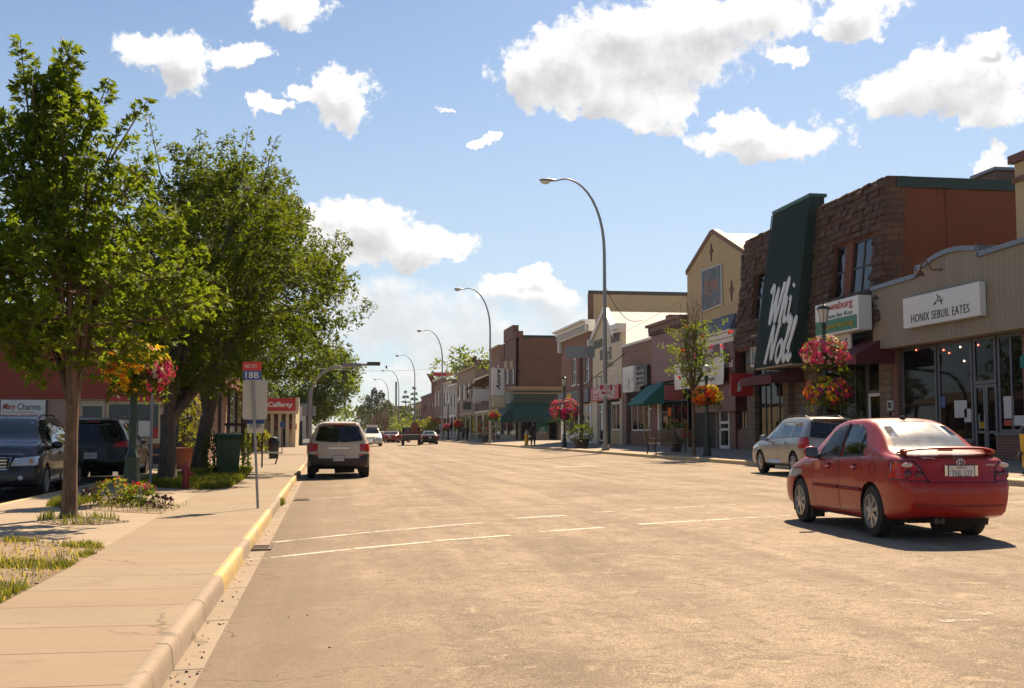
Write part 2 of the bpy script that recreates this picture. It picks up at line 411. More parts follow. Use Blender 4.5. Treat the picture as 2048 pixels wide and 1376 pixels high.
def soilmat():
    m, t, b = newmat('soil'); p = t.pos()
    n1 = t.noise(1.5, p, 7, .65); n2 = t.noise(40, p, 5, .7)
    col = t.mix(t.step(n1, .35, .62), (.20, .135, .09), (.36, .26, .18))
    col = t.mix(t.m('MULTIPLY', t.step(n2, .5, .62), .6), col, (.09, .06, .04))
    col = t.mix(t.m('MULTIPLY', t.step(t.noise(70, p, 3), .6, .66), .6), col, (.5, .42, .33))
    t.put(b.inputs['Base Color'], col); b.inputs['Roughness'].default_value = .95; bump(t, b, n2, .8, .03); return m
def yellowpaint():
    m, t, b = newmat('kerb_yellow'); p = t.pos()
    n = t.noise(9, p, 7, .7); n1 = t.noise(1.3, p, 4)
    f = t.step(t.m('ADD', n, t.m('MULTIPLY', n1, .4)), .59, .80)
    col = t.mix(f, t.mix(n1, (.50, .32, .06), (.60, .42, .12)), (.36, .28, .2))
    t.put(b.inputs['Base Color'], col); b.inputs['Roughness'].default_value = .7; bump(t, b, n, .3, .01); return m
A_ROAD = asphalt('road_asphalt', (.44, .338, .238), (.215, .157, .110))
A_LOT = asphalt('lot_asphalt', (.17, .145, .12), (.10, .088, .078))
C_WALK = concrete('pavement_concrete', (.30, .232, .162), .93, .34, .3)
C_PLAIN = concrete('plain_concrete', (.36, .28, .20))
C_GUT = concrete('gutter_concrete', (.33, .26, .195), 1.86, 0, .1)
C_KERB = concrete('kerb_concrete', (.34, .265, .2), 1.86, 0, .1)
C_RWALK = concrete('far_pavement_concrete', (.33, .26, .2), 1.5)
SOIL = soilmat(); YEL = yellowpaint()
def sheet(name, pts, m, kind='structure', sub=0):
    me = bpy.data.meshes.new(name); me.from_pydata([tuple(p) for p in pts], [], [tuple(range(len(pts)))]); me.update()
    if me.polygons[0].normal.z < 0: me.flip_normals()
    o = link_mesh(name, me, m); o['kind'] = kind; return o
gm_, t, b = newmat('dry_ground'); n1 = t.noise(.08, t.pos(), 6)
t.put(b.inputs['Base Color'], t.mix(n1, (.16, .15, .07), (.26, .22, .13))); b.inputs['Roughness'].default_value = .95
for hx0, hx1, hy0 in ():
    pass
sheet('ground', [(-2500, -200, -.14), (2500, -200, -.14), (2500, 5000, -.14), (-2500, 5000, -.14)], gm_)
YE = 250
sheet('road', [(-.735, -12, zroad(-.735)), (15.1, -12, zroad(15.1)), (15.1, YE, zroad(15.1)), (-.735, YE, zroad(-.735))], A_ROAD)
def strip(name, prof, y0, y1, m, kind='structure', ys=None, pick=None):
    """cross section (X, z) swept along the street"""
    ys = ys or [y0, y1]; vs = [(x, y, z) for y in ys for x, z in prof]; n = len(prof); fs = []; mi = []
    for j in range(len(ys) - 1):
        for i in range(n - 1):
            fs.append((j * n + i, j * n + i + 1, (j + 1) * n + i + 1, (j + 1) * n + i)); mi.append(pick((ys[j] + ys[j + 1]) / 2, i) if pick else 0)
    me = bpy.data.meshes.new(name); me.from_pydata(vs, [], fs); me.update()
    if me.polygons[n // 2].normal.z < 0: me.flip_normals()
    for p, k in zip(me.polygons, mi): p.material_index = k; p.use_smooth = True
    o = link_mesh(name, me, m); o['kind'] = kind; return o
strip('gutter', [(-.95, -.03), (-.91, -.019), (-.725, -.0135)], -12, YE, C_GUT)
paint = [(10.75, 13.3), (14.35, 19.7), (23.6, 30.6), (31.4, 47), (60, 90)]
ky = sorted({-12, YE, *[q for p in paint for q in p], *[round(4 + .22 * k, 3) for k in range(150)]})
kp = [(-.912, -.03), (-.920, .06), (-.926, .108), (-.938, .130), (-.956, .141), (-1.012, .144), (-1.022, .137)]
strip('kerb', kp, 0, 0, [C_KERB, YEL], ys=ky, pick=lambda y, i: 1 if i < 5 and any(a < y < b_ for a, b_ in paint) else 0)
rp = [(15.09, zroad(15.09) - .02), (15.115, .31), (15.13, .355), (15.16, .378), (15.22, .387), (15.34, .39), (15.36, .375)]
strip('kerb_opposite', rp, 0, 0, [C_KERB, YEL], ys=[-12, 20, 58, 59, 84, 84.5, 118, 119.5, 150, 400, YE], pick=lambda y, i: 1 if i < 5 and y < 150 else 0)
strip('pavement_opposite', [(15.345, .381), (20.6, zwalk(20.6)), (60, zwalk(20.6) + .004)], -12, YE, C_RWALK)
sheet('pavement', [(-1.015, -12, .14), (-1.015, YE, .14), (-6.2, YE, .14), (-6.2, 70, .14), (-2.95, 45, .14), (-2.86, 32, .14), (-2.42, 12, .14), (-2.36, -12, .14)], C_WALK)
sheet('boulevard', [(-2.2, -12, .134), (-2.5, 49, .134), (-5.75, 49, .134), (-5.75, -12, .134)], C_PLAIN)
sheet('side_lot', [(-5.9, -12, 0), (-5.9, 47.4, 0), (-60, 47.4, 0), (-60, -12, 0)], A_LOT)
strip('lot_kerb', [(-5.90, -.02), (-5.885, .11), (-5.86, .138), (-5.75, .14), (-5.74, .13)], -12, 47.3, YEL)
sheet('shop_forecourt', [(-2.9, 47.2, .131), (-60, 47.2, .131), (-60, 140, .131), (-3.5, 140, .131)], C_PLAIN)
MB().box(-60, -5.76, 47.2, 47.42, -.1, .128).build('lot_end_kerb', C_KERB)['kind'] = 'structure'
# planting beds let into the boulevard
def bed(name, pts, z=.139, m=SOIL):
    P = [walk(*p) for p in pts]; return sheet(name, [(x, y, z) for x, y in P], m), P
beds = {}
for nm, pts in (('a', [(-200, 1300), (0, 1207), (208, 1098), (200, 1090), (120, 1084), (0, 1078), (-200, 1075)]),
                ('pit', [(68, 1044), (120, 1050), (200, 1049), (262, 1043), (215, 1036), (140, 1031), (85, 1034)]),
                ('b', [(92, 1012), (150, 1018), (250, 1024), (330, 1028), (382, 1012), (330, 1005), (260, 1000), (190, 997), (115, 1000)]),
                ('c', [(275, 968), (330, 976), (420, 979), (462, 975), (490, 958), (505, 940), (470, 938), (420, 936), (350, 952), (300, 960)])):
    beds[nm] = bed('planting_bed', pts)[1]
    beds[nm] = [p for p in beds[nm]]
# ---------------------------------------------------------------- road markings
def paintmat(name, c, wear=.5):
    m, t, b = newmat(name); p = t.pos()
    f = t.step(t.m('ADD', t.noise(25, p, 6, .75), t.m('MULTIPLY', t.noise(2, p, 4), .5)), wear + .12, wear + .38)
    t.put(b.inputs['Base Color'], c4(sc(c, .95))); b.inputs['Roughness'].default_value = .8
    tr = t.n('ShaderNodeBsdfTransparent'); ms = t.n('ShaderNodeMixShader', {0: f, 1: b.outputs[0], 2: tr.outputs[0]})
    out = [x for x in m.node_tree.nodes if x.type == 'OUTPUT_MATERIAL'][0]; t.put(out.inputs[0], ms.outputs[0]); return m
PW = paintmat('white_road_paint', (.62, .56, .47), .58); PF = paintmat('faded_road_paint', (.60, .53, .43), .50); PV = paintmat('nearly_gone_road_paint', (.55, .47, .37), .44); PY = paintmat('yellow_road_paint', (.6, .36, .09), .36)
def line(name, a, b_, w, m, seg=1):
    a, b_ = Vector(road(*a)), Vector(road(*b_)); d = (b_ - a).normalized(); n = Vector((-d.y, d.x)) * (w / 2)
    pts = [(p.x, p.y, zroad(p.x) + .004) for p in (a + n, b_ + n, b_ - n, a - n)]
    sheet(name, pts, m)
for a, b_, w, m in (((548, 1085), (740, 1065), .11, PW), ((748, 1064), (972, 1045), .13, PW), ((1028, 1037), (1132, 1031), .16, PW), ((1184, 1026), (1290, 1019), .15, PF), ((1310, 1018), (1470, 1009), .14, PF),
                   ((497, 1121), (532, 1117), .10, PF), ((540, 1116), (700, 1099), .11, PW), ((708, 1098), (862, 1084), .12, PW), ((869, 1082), (1020, 1071), .13, PW), ((1080, 1064), (1207, 1055), .14, PW), ((1278, 1049), (1462, 1038), .15, PW), ((1462, 1038), (1580, 1031), .13, PF),
                   ((1985, 1006), (2090, 1003), .15, PW),
                   ((600, 1001), (760, 988), .10, PF), ((770, 987), (1010, 966), .12, PF), ((700, 976), (900, 961), .08, PF),
                   ((1108, 934), (1196, 932), .5, PW), ((1270, 926), (1370, 925), .4, PF), ((1020, 960), (1130, 962), .15, PF)):
    line('road_marking', a, b_, w, m)
for k in range(9):
    y0 = 38 + k * 9.5; x0 = 4.6
    sheet('road_marking', [(x0, y0, zroad(x0) + .004), (x0 + .13, y0, zroad(x0 + .13) + .004), (x0 + .13, y0 + 5.5, zroad(x0 + .13) + .004), (x0, y0 + 5.5, zroad(x0) + .004)], PY)
# worn arrow-like patch near the camera
for a, b_, w in (((1790, 1200), (1920, 1215), .2), ((1870, 1225), (1985, 1228), .14), ((1880, 1243), (1960, 1240), .1)): line('road_marking', a, b_, w, PV)

# ---------------------------------------------------------------- loose grass, weeds, gutter litter
def blades(name, spots, m, parent=None, kind='stuff', label=None):
    """spots: (x, y, z, height, lean, width)"""
    q = random.Random(len(spots)); vs = []; fs = []
    for x, y, z, h, ln, w in spots:
        a = q.uniform(0, 6.283); l = q.uniform(.2, 1) * ln; dx, dy = math.cos(a), math.sin(a); n = len(vs)
        bx, by = -dy * w / 2, dx * w / 2
        vs += [(x - bx, y - by, z), (x + bx, y + by, z), (x + dx * l * .4 + bx * .7, y + dy * l * .4 + by * .7, z + h * .6), (x + dx * l * .4 - bx * .7, y + dy * l * .4 - by * .7, z + h * .6), (x + dx * l, y + dy * l, z + h)]
        fs += [(n, n + 1, n + 2, n + 3), (n + 3, n + 2, n + 4)]
    me = bpy.data.meshes.new(name); me.from_pydata(vs, [], fs); o = link_mesh(name, me, m, parent)
    if kind: o['kind'] = kind
    return o
def inside(p, poly):
    c = False; n = len(poly)
    for i in range(n):
        a, b_ = poly[i], poly[i - 1]
        if (a[1] > p[1]) != (b_[1] > p[1]) and p[0] < (b_[0] - a[0]) * (p[1] - a[1]) / (b_[1] - a[1]) + a[0]: c = not c
    return c
from mathutils import noise as mn
def scatter(poly, n, dens, seed):
    q = random.Random(seed); out = []
    x0, x1 = min(p[0] for p in poly), max(p[0] for p in poly); y0, y1 = min(p[1] for p in poly), max(p[1] for p in poly)
    while n > 0:
        p = (q.uniform(x0, x1), q.uniform(y0, y1)); n -= 1
        if inside(p, poly) and q.random() < dens(p): out.append(p)
    return out
GR = leafmat('grass_green', (.088, .112, .022), .4); GR2 = leafmat('dry_grass', (.32, .25, .09), .4, .3)
dn = lambda p: min(1, max(0, (mn.noise(Vector((p[0] * 1.3, p[1] * 1.3, 3))) + .25) * 1.6))
def near_edge(poly, w):
    def f(p):
        best = 9
        for i in range(len(poly)):
            a, b_ = Vector(poly[i]), Vector(poly[i - 1]); d = b_ - a; L = max(1e-6, d.length_squared)
            k = max(0, min(1, (Vector(p) - a).dot(d) / L)); best = min(best, (Vector(p) - a - d * k).length)
        return 1 if best < w else 0
    return f
q = random.Random(3)
for o_ in (bpy.data.objects['kerb'],):
    for v in o_.data.vertices:
        n_ = mn.noise(Vector((v.co.y * 2.1, v.co.z * 9, 1))) * .007 + mn.noise(Vector((v.co.y * 7, v.co.z * 20, 5))) * .005; v.co.x += n_ if v.co.x > -1.0 else 0; v.co.z += (n_ * .6 if v.co.z > .1 and v.co.x > -1.0 else 0)
tag(blades('grass', [(x, y, .135, q.uniform(.02, .08), .07, .012) for x, y in scatter(beds['a'], 52000, lambda p: (1. if dn(p) > .55 else .05) * (.9 if near_edge(beds['a'], .38)(p) or dn(p) > .8 else .25), 5)], GR))
tag(blades('dry_grass', [(x, y, .135, q.uniform(.03, .10), .09, .01) for x, y in scatter(beds['a'], 12000, lambda p: dn(p) * .6 + .1, 8)], GR2))
cl = [p for p in scatter(beds['c'], 60000, lambda p: .25 + dn(p), 9)]
tag(blades('grass', [(x, y, .135, q.uniform(.06, .2), .09, .02) for x, y in cl], GR))
lx, ly = walk(190, 1010)
tag(blades('grass', [(x, y, .135, q.uniform(.05, .15), .08, .014) for x, y in scatter(beds['b'], 16000, lambda p: 1 if p[0] < lx - .25 else .04, 10)], GR))
tag(blades('grass', [(x, y, .135, q.uniform(.04, .16), .08, .012) for x, y in scatter(beds['pit'], 2600, lambda p: .7 if dn(p) > .5 else .08, 11)], GR))
# tufts in the kerb joint
tag(blades('grass', [(-.9 + q.gauss(0, .03), 23.4 + q.gauss(0, .12), 0, q.uniform(.05, .16), .08, .012) for _ in range(160)], GR))
def pebbles(name, pts, m):
    b = MB()
    for i, (x, y, z, r) in enumerate(pts):
        b.mi = i % len(m); b.blob((x, y, z), (r * q.uniform(.7, 1.4), r * q.uniform(.7, 1.4), r * .7), 1, .25, i)
    o = b.build(name, m); o['kind'] = 'stuff'; return o
DK = mat('dark_debris', (.07, .05, .04)); LT = mat('pale_stone', (.4, .33, .26)); PR = mat('red_petal', (.45, .03, .03)); PP = mat('pink_petal', (.5, .1, .25))
pts = [(-.90 + abs(q.gauss(0, .10)), 6 + 26 * q.random() ** 1.6, -.01, q.uniform(.004, .011)) for _ in range(120)] + [(q.uniform(-.8, 2.5), q.uniform(6, 12), zroad(0) + .004, q.uniform(.003, .009)) for _ in range(60)]
pebbles('gutter_debris', pts, [DK, DK, LT, DK, DK, PR, DK, DK, PP, LT, DK])
pebbles('bed_gravel', [(x, y, .142, q.uniform(.006, .02)) for x, y in scatter(beds['a'], 1300, lambda p: .5, 21)] + [(x, y, .142, q.uniform(.008, .022)) for x, y in scatter(beds['pit'], 420, lambda p: .8, 22)], [LT, DK, LT, SOIL, SOIL])
GRT = mat('rusty_iron', (.10, .065, .045), .7, .3)
for (px, py), L_, lab in (((516, 1097), .55, 'rusty slotted storm drain grate in the gutter between yellow kerb stretches'), ((604, 1000), .55, 'rusty storm drain grate in the gutter behind the parked beige SUV')):
    x, y = road(px, py); d = thing('drain_grate', lab, 'drain grate', (x, y, -.004))
    b = MB(); b.box(x - .17, x + .17, y - L_ / 2, y - L_ / 2 + .05, -.01, .006); b.box(x - .17, x + .17, y + L_ / 2 - .05, y + L_ / 2, -.01, .006)
    b.box(x - .17, x - .13, y - L_ / 2 + .05, y + L_ / 2 - .05, -.01, .006); b.box(x + .13, x + .17, y - L_ / 2 + .05, y + L_ / 2 - .05, -.01, .006); b.build('frame', GRT, d)
    b = MB()
    for k in range(7): b.box(x - .13, x + .13, y - L_ / 2 + .07 + k * .06, y - L_ / 2 + .1 + k * .06, -.008, .003)
    b.build('bars', GRT, d)
# ---------------------------------------------------------------- foliage
def unit(a): return a / np.maximum(1e-9, np.linalg.norm(a, axis=1, keepdims=True))
def leaves(name, P, D, N, L, Wd, m, parent=None, fold=.25, mi=None, kind=None, lobes=False):
    """kite leaves: P base points, D axis, N face normals, L lengths, Wd widths"""
    P, D, N = np.asarray(P, float), unit(np.asarray(D, float)), np.asarray(N, float)
    Bt = unit(np.cross(D, N)); N = unit(np.cross(Bt, D)); n = len(P); L = np.asarray(L).reshape(-1, 1); Wd = np.asarray(Wd).reshape(-1, 1)
    if lobes:      # five-lobed outline as a fan of eight corners
        prof = [(0, .0), (.22, .42), (.38, .2), (.58, .5), (.66, .2), (1., 0), (.66, -.2), (.58, -.5), (.38, -.2), (.22, -.42)]
    else: prof = [(0, 0), (.42, .5), (1, 0), (.42, -.5)]
    k = len(prof); V_ = np.empty((n, k, 3))
    for i, (a, b) in enumerate(prof): V_[:, i] = P + D * L * a + Bt * Wd * b + N * (abs(b) * fold * Wd - a * a * .18 * L)
    me = bpy.data.meshes.new(name); me.vertices.add(n * k); me.vertices.foreach_set('co', V_.reshape(-1))
    me.loops.add(n * k); me.loops.foreach_set('vertex_index', np.arange(n * k, dtype=np.int32))
    me.polygons.add(n); me.polygons.foreach_set('loop_start', np.arange(0, n * k, k, dtype=np.int32))
    if mi is not None: me.polygons.foreach_set('material_index', np.asarray(mi, dtype=np.int32))
    me.update(); me.validate()
    o = link_mesh(name, me, m, parent)
    if kind: o['kind'] = kind
    return o
def bark(name, c):
    if name in MATS: return MATS[name]
    m, t, b = newmat(name); p = t.pos()
    n1 = t.noise(9, t.v('MULTIPLY', p, (3., 3., .35)), 6, .7); n2 = t.noise(2, p, 4)
    f = t.m('ADD', t.m('MULTIPLY', n1, .7), t.m('MULTIPLY', n2, .3))
    t.put(b.inputs['Base Color'], t.mix(t.step(f, .35, .65), sc(c, .4), sc(c, 1.3))); b.inputs['Roughness'].default_value = .9
    bump(t, b, n1, 1., .05); return m
BARK = bark('brown_bark', (.20, .125, .075)); BARK2 = bark('grey_bark', (.13, .10, .075))
LF1 = leafmat('fresh_leaf', (.080, .124, .015), .52); LF2 = leafmat('deep_leaf', (.056, .086, .010), .50); LF3 = leafmat('pale_leaf', (.13, .15, .03), .5)
CONI = leafmat('conifer_needle', (.030, .048, .022), .25)
def tab(pts):
    xs = [p[0] for p in pts]; ys = [p[1] for p in pts]
    return lambda x: float(np.interp(x, xs, ys))
def tree(name, label, base, fork, r0, env, zr, nshoot, per, leaf, lsize, leafm, barkm, centre=(0, 0), limbs=7, leaders=(), seed=1, group=None, shoot=(.45, .9), lean=(0, 0), spread=.23, compound=5, cat='tree', bare=0, up=.75, steep=False, lobes=False):
    """tapered trunk, limbs and shoots; env: crown radius by height, leaders: explicit long shoots (p0, p1)"""
    q = np.random.default_rng(seed); B = Vector(base); E = tab(env)
    root = thing(name, label, cat, base, group)
    b = MB()
    fk = Vector((lean[0], lean[1], fork))
    b.tube([B + Vector((0, 0, -.08)), B + Vector((0, 0, .12)), B + Vector((lean[0] * .2, lean[1] * .2, fork * .35)), B + Vector((lean[0] * .6, lean[1] * .6, fork * .7)), B + fk], [r0 * 1.45, r0 * 1.12, r0 * .95, r0 * .86, r0 * .92], 12)
    z0, z1 = zr
    nodes = []
    for i in range(limbs):
        a = 6.283 * (i + q.uniform(-.3, .3)) / limbs; zt = q.uniform(z0 + (z1 - z0) * .35, z1 * .93)
        rr = E(zt) * q.uniform(.35, .75)
        tip = Vector((centre[0] * min(1, (zt - fork) / (z1 - fork) * 1.6) + math.cos(a) * rr, centre[1] + math.sin(a) * rr, zt))
        p0 = fk * (1 - .12 * q.random()); pts = []
        bend = Vector((tip.x * (.62 if i < 3 or not steep else .34), tip.y * (.62 if i < 3 or not steep else .34), fork + (tip.z - fork) * (.5 if steep else .42))) + Vector(q.normal(0, .08, 3))
        for k in range(7):
            s = k / 6; pts.append((p0 * (1 - s) ** 2 + bend * 2 * s * (1 - s) + tip * s * s) + Vector(q.normal(0, .025 * k / 6 * (z1 - fork) / 3, 3)))
        rad = [r0 * (.62 if i < 3 else .42) * (1 - s / 6.) ** .8 + .012 for s in range(7)]
        b.tube([B + p for p in pts], rad, 8); nodes += pts[2:]
    P, D, N, L, Wd = [], [], [], [], []
    def spray(p0, p1, n, wd, sz):
        ax = np.array(p1) - np.array(p0); ln = np.linalg.norm(ax); ax /= ln
        s = q.uniform(.05, 1, n) ** .85
        side = unit(q.normal(0, 1, (n, 3))); side -= (side @ ax)[:, None] * ax; side = unit(side)
        r = wd * (1.05 - s) ** .55 * q.uniform(.15, 1, n)
        c = np.array(p0) + s[:, None] * ax * ln + side * r[:, None]
        d = unit(side * .8 + ax * .55 + np.array([0, 0, -.22]) + q.normal(0, .35, (n, 3)))
        nn = unit(np.array([0, 0, 1.]) * .8 + q.normal(0, .55, (n, 3)))
        if compound > 1:
            bt = unit(np.cross(d, nn)); szs = sz * q.uniform(.75, 1.2, n)
            for k in range(compound):
                a = (k - (compound - 1) / 2) / max(1, (compound - 1) / 2) * 1.25
                dd = d * math.cos(a) + bt * math.sin(a) * (1 if k % 2 else 1)
                P.append(c + d * (szs * .42 * (1 - abs(a) / 1.6))[:, None] * .5); D.append(dd + q.normal(0, .12, (n, 3))); N.append(nn + q.normal(0, .25, (n, 3)))
                l = szs * (1 - .35 * abs(a) / 1.25) * q.uniform(.85, 1.1, n); L.append(l); Wd.append(l * .44)
        else:
            P.append(c); D.append(d); N.append(nn); l = sz * q.uniform(.7, 1.25, n); L.append(l); Wd.append(l * .62)
    nd = np.array([tuple(p) for p in nodes])
    for i in range(nshoot):
        z = q.uniform(z0, z1); tries = 0
        while q.random() > (E(z) / max(e[1] for e in env)) ** 1.2 and tries < 8: z = q.uniform(z0, z1); tries += 1
        a = q.uniform(0, 6.283); lob = 1 + .18 * math.sin(3 * a + seed + z) + .10 * math.sin(5 * a - z * 2.)
        rr = E(z) * lob * (q.random() ** .55)
        cx = centre[0] * min(1, max(0, (z - fork) / (z1 - fork) * 1.6)); cy = centre[1]
        p = np.array([cx + math.cos(a) * rr, cy + math.sin(a) * rr, z])
        out = np.array([math.cos(a) * (rr / max(.3, E(z))), math.sin(a) * (rr / max(.3, E(z))), up + (z - z0) / (z1 - z0) * .5]) + q.normal(0, .28, 3); out /= np.linalg.norm(out)
        ln = q.uniform(*shoot); p0 = p - out * ln * .75; p1 = p + out * ln * .25
        if i % 3 == 0:
            j = np.argmin(((nd - p0) ** 2).sum(1)); b.tube([B + Vector(nd[j]), B + Vector((nd[j] + p0) / 2 + q.normal(0, .06, 3)), B + Vector(p0), B + Vector(p1)], [.022, .015, .01, .004], 5)
        spray(p0, p1, per, spread, leaf * lsize)
    for p0, p1, n in leaders:
        j = np.argmin(((nd - np.array(p0)) ** 2).sum(1)); b.tube([B + Vector(nd[j]), B + Vector(p0), B + (Vector(p0) + Vector(p1)) / 2, B + Vector(p1)], [.028, .02, .013, .005], 5)
        spray(p0, p1, n, spread * 1.05, leaf * lsize)
    for i in range(bare):
        a = q.uniform(0, 6.283); j = q.integers(len(nd)); p0 = nd[j]; p1 = np.array([math.cos(a) * .5, math.sin(a) * .5, z1 + q.uniform(.3, 1.3)]) + q.normal(0, .1, 3)
        b.tube([B + Vector(p0), B + Vector((p0 * .45 + p1 * .55)) + Vector(q.normal(0, .06, 3)), B + Vector(p1)], [.02, .012, .004], 5)
        for k in range(4):
            s = q.uniform(.35, .95); pp = p0 + (p1 - p0) * s; b.tube([B + Vector(pp), B + Vector(pp + np.array([q.normal(0, .22), q.normal(0, .22), q.uniform(.1, .4)]))], [.008, .003], 4)
    tr = b.build('trunk', barkm, root, smooth=True)
    P = np.concatenate(P) + np.array(base); leaves('crown', P, np.concatenate(D), np.concatenate(N), np.concatenate(L), np.concatenate(Wd), leafm, root, lobes=lobes)
    return root
def conifer(name, label, base, h, rad, seed, m=CONI, n=3600, group=None, sparse=False):
    q = np.random.default_rng(seed); B = Vector(base); root = thing(name, label, 'tree', base, group)
    b = MB(); b.tube([B, B + Vector((0, 0, h * .5)), B + Vector((0, 0, h))], [h * .022, h * .014, .02], 7)
    P, D, N, L, Wd = [], [], [], [], []
    for i in range(n):
        s = q.random() ** .75; whorl = round(s * (9 if sparse else 22)) / (9 if sparse else 22) + q.normal(0, .012)
        z = h * (.06 + .93 * whorl); r = rad * (1 - whorl) ** .85 * (1 + .25 * math.sin(whorl * 40 + seed)) + .12
        a = q.uniform(0, 6.283); a = round(a * 3.2) / 3.2 + q.normal(0, .16); rr = r * q.uniform(.1, 1) ** .7
        P.append((math.cos(a) * rr, math.sin(a) * rr, z - rr * .22)); D.append((math.cos(a), math.sin(a), -.15 + q.normal(0, .25))); N.append(q.normal(0, .5, 3) + np.array([0, 0, 1])); l = q.uniform(.35, .7) * h / 14; L.append(l); Wd.append(l * .55)
    b.build('trunk', BARK2, root, smooth=True)
    leaves('crown', np.array(P) + np.array(base), D, N, L, Wd, m, root); return root
def shrub(parent, c, r, n, size, m, seed=0, name='foliage', hemi=False, up=.3):
    q = np.random.default_rng(seed); d = unit(q.normal(0, 1, (n, 3)))
    if hemi: d[:, 2] = np.abs(d[:, 2])
    rr = q.uniform(.45, 1, n) ** .6 * (1 + .18 * np.sin(d[:, 0] * 5 + seed) * np.cos(d[:, 1] * 4))
    P = np.array(c) + d * rr[:, None] * np.array(r)
    return leaves(name, P, d + np.array([0, 0, up]) + q.normal(0, .5, (n, 3)), np.array([0, 0, .8]) + d * .5 + q.normal(0, .5, (n, 3)), q.uniform(.6, 1.3, n) * size, q.uniform(.6, 1.3, n) * size * .55, m, parent)
def blossoms(parent, c, r, n, size, cols, seed=0, name='blossoms', zmin=-1., zone=None):
    """small cupped petals over the outside; cols: list of materials, chosen in patches"""
    q = np.random.default_rng(seed); d = unit(q.normal(0, 1, (n * 3, 3))); d = d[d[:, 2] > zmin]
    from mathutils import noise as mn_
    nz = np.array([mn_.noise(Vector(v) * 2.6 + Vector((seed, 0, 0))) for v in d]); d = d[nz > -.16][:n]; nz = nz[nz > -.16][:n]; n = len(d)
    P = np.array(c) + d * np.array(r) * (q.uniform(.84, 1.06, (n, 1)) + nz[:, None] * .22); Ps, Ds, Ns, Ls, mi = [], [], [], [], []
    if zone is None:
        seeds = unit(q.normal(0, 1, (len(cols) * 3, 3))); zi = np.argmax(d @ seeds.T + q.normal(0, .22, (n, len(seeds))), 1) % len(cols)
    else: zi = np.array([zone(v, q) for v in d])
    for k in range(5):
        a = 6.283 * k / 5; t1 = unit(np.cross(d, np.array([.3, .2, 1.])) + 1e-6); t2 = np.cross(d, t1)
        Ps.append(P); Ds.append(t1 * math.cos(a) + t2 * math.sin(a) + d * .45); Ns.append(d + q.normal(0, .15, (n, 3))); Ls.append(size * q.uniform(.6, 1.25, n)); mi.append(zi)
    L = np.concatenate(Ls); return leaves(name, np.concatenate(Ps), np.concatenate(Ds), np.concatenate(Ns), L, L * .85, cols, parent, fold=.1, mi=np.concatenate(mi))
def petal(name, c): return leafmat(name, c, .35, .2)
PM = dict(yellow=petal('yellow_petal', (.75, .46, .02)), orange=petal('orange_petal', (.72, .16, .012)), red=petal('red_flower', (.55, .02, .015)), pink=petal('pink_flower', (.66, .06, .22)), magenta=petal('magenta_flower', (.42, .012, .14)), violet=petal('violet_flower', (.16, .02, .22)), white=petal('white_flower', (.7, .55, .55)), lime=petal('lime_leaf', (.36, .36, .04)))

# ---- the street trees on the left
def rel(x, y, B, dz=0):              # crown point seen at (x, y), in the trunk's own depth plane
    P = ray(x, y); n = Vector((math.sin(PS), math.cos(PS), 0)); k = Vector(B).dot(n) / P.dot(n); p = P * k + Vector((0, 0, EYE)); return p - Vector(B)
B1 = (*walk(138, 1035), .13)
ld = []
qq = random.Random(11)
for a, b_, n in (((62, 260), (42, 78), 60), ((118, 250), (138, 82), 60), ((150, 290), (205, 135), 50), ((215, 330), (298, 198), 46), ((280, 470), (385, 412), 40), ((320, 560), (412, 500), 40), ((330, 640), (440, 585), 46), ((300, 640), (428, 640), 40), ((285, 560), (402, 545), 40), ((10, 300), (2, 205), 40), ((90, 330), (80, 160), 40), ((180, 420), (250, 260), 40), ((230, 420), (330, 330), 40), ((40, 660), (8, 722), 30), ((330, 600), (395, 640), 30)):
    o = qq.uniform(-.7, .7); p0 = rel(*a, B1); p1 = rel(*b_, B1); ld.append((p0 + Vector((0, o * .6, 0)), p1 + Vector((0, o, 0)), n))
tree('street_tree', 'slender brown trunked maple in the round pit beside the flower bed lamp post', B1, 1.72, .112, [(2.0, .4), (2.4, .95), (2.9, 1.5), (3.4, 2.0), (4.2, 1.95), (5.0, 1.35), (5.6, 1.0), (6.3, .65), (6.9, .4), (7.4, .15)], (2.25, 7.1), 350, 22, .135, 1., LF1, BARK, steep=True, centre=(-.35, 0), limbs=9, leaders=ld, seed=4, spread=.25, up=.55, group='street trees on the left pavement')
B2 = (*walk(334, 964), .13)
ld = []
for a, b_, n in (((330, 360), (315, 272), 50), ((385, 350), (395, 268), 50), ((430, 360), (440, 275), 50), ((480, 360), (492, 268), 50), ((520, 380), (545, 290), 50), ((300, 400), (290, 330), 40), ((460, 700), (500, 740), 40)):
    o = qq.uniform(-1, 1); b_ = (b_[0] + .06 * (b_[0] - 430), b_[1] + .09 * (b_[1] - 520)); ld.append((rel(*a, B2) + Vector((0, o, 0)), rel(*b_, B2) + Vector((0, o, 0)), n))
tree('street_tree', 'thick forked tree with dense dark crown beside the red hydrant', B2, 1.75, .23, [(2.3, 1.2), (3, 2.4), (4, 3.1), (5, 3.2), (6, 3.1), (7, 2.7), (8, 2.0), (8.7, 1.2), (9.2, .5)], (2.6, 8.8), 520, 46, .16, 1., LF2, BARK2, steep=True, centre=(1.0, .5), limbs=8, leaders=ld, seed=9, spread=.36, compound=2, shoot=(.6, 1.2), group='street trees on the left pavement')
B3 = (*walk(397, 945), .13)
ld = []
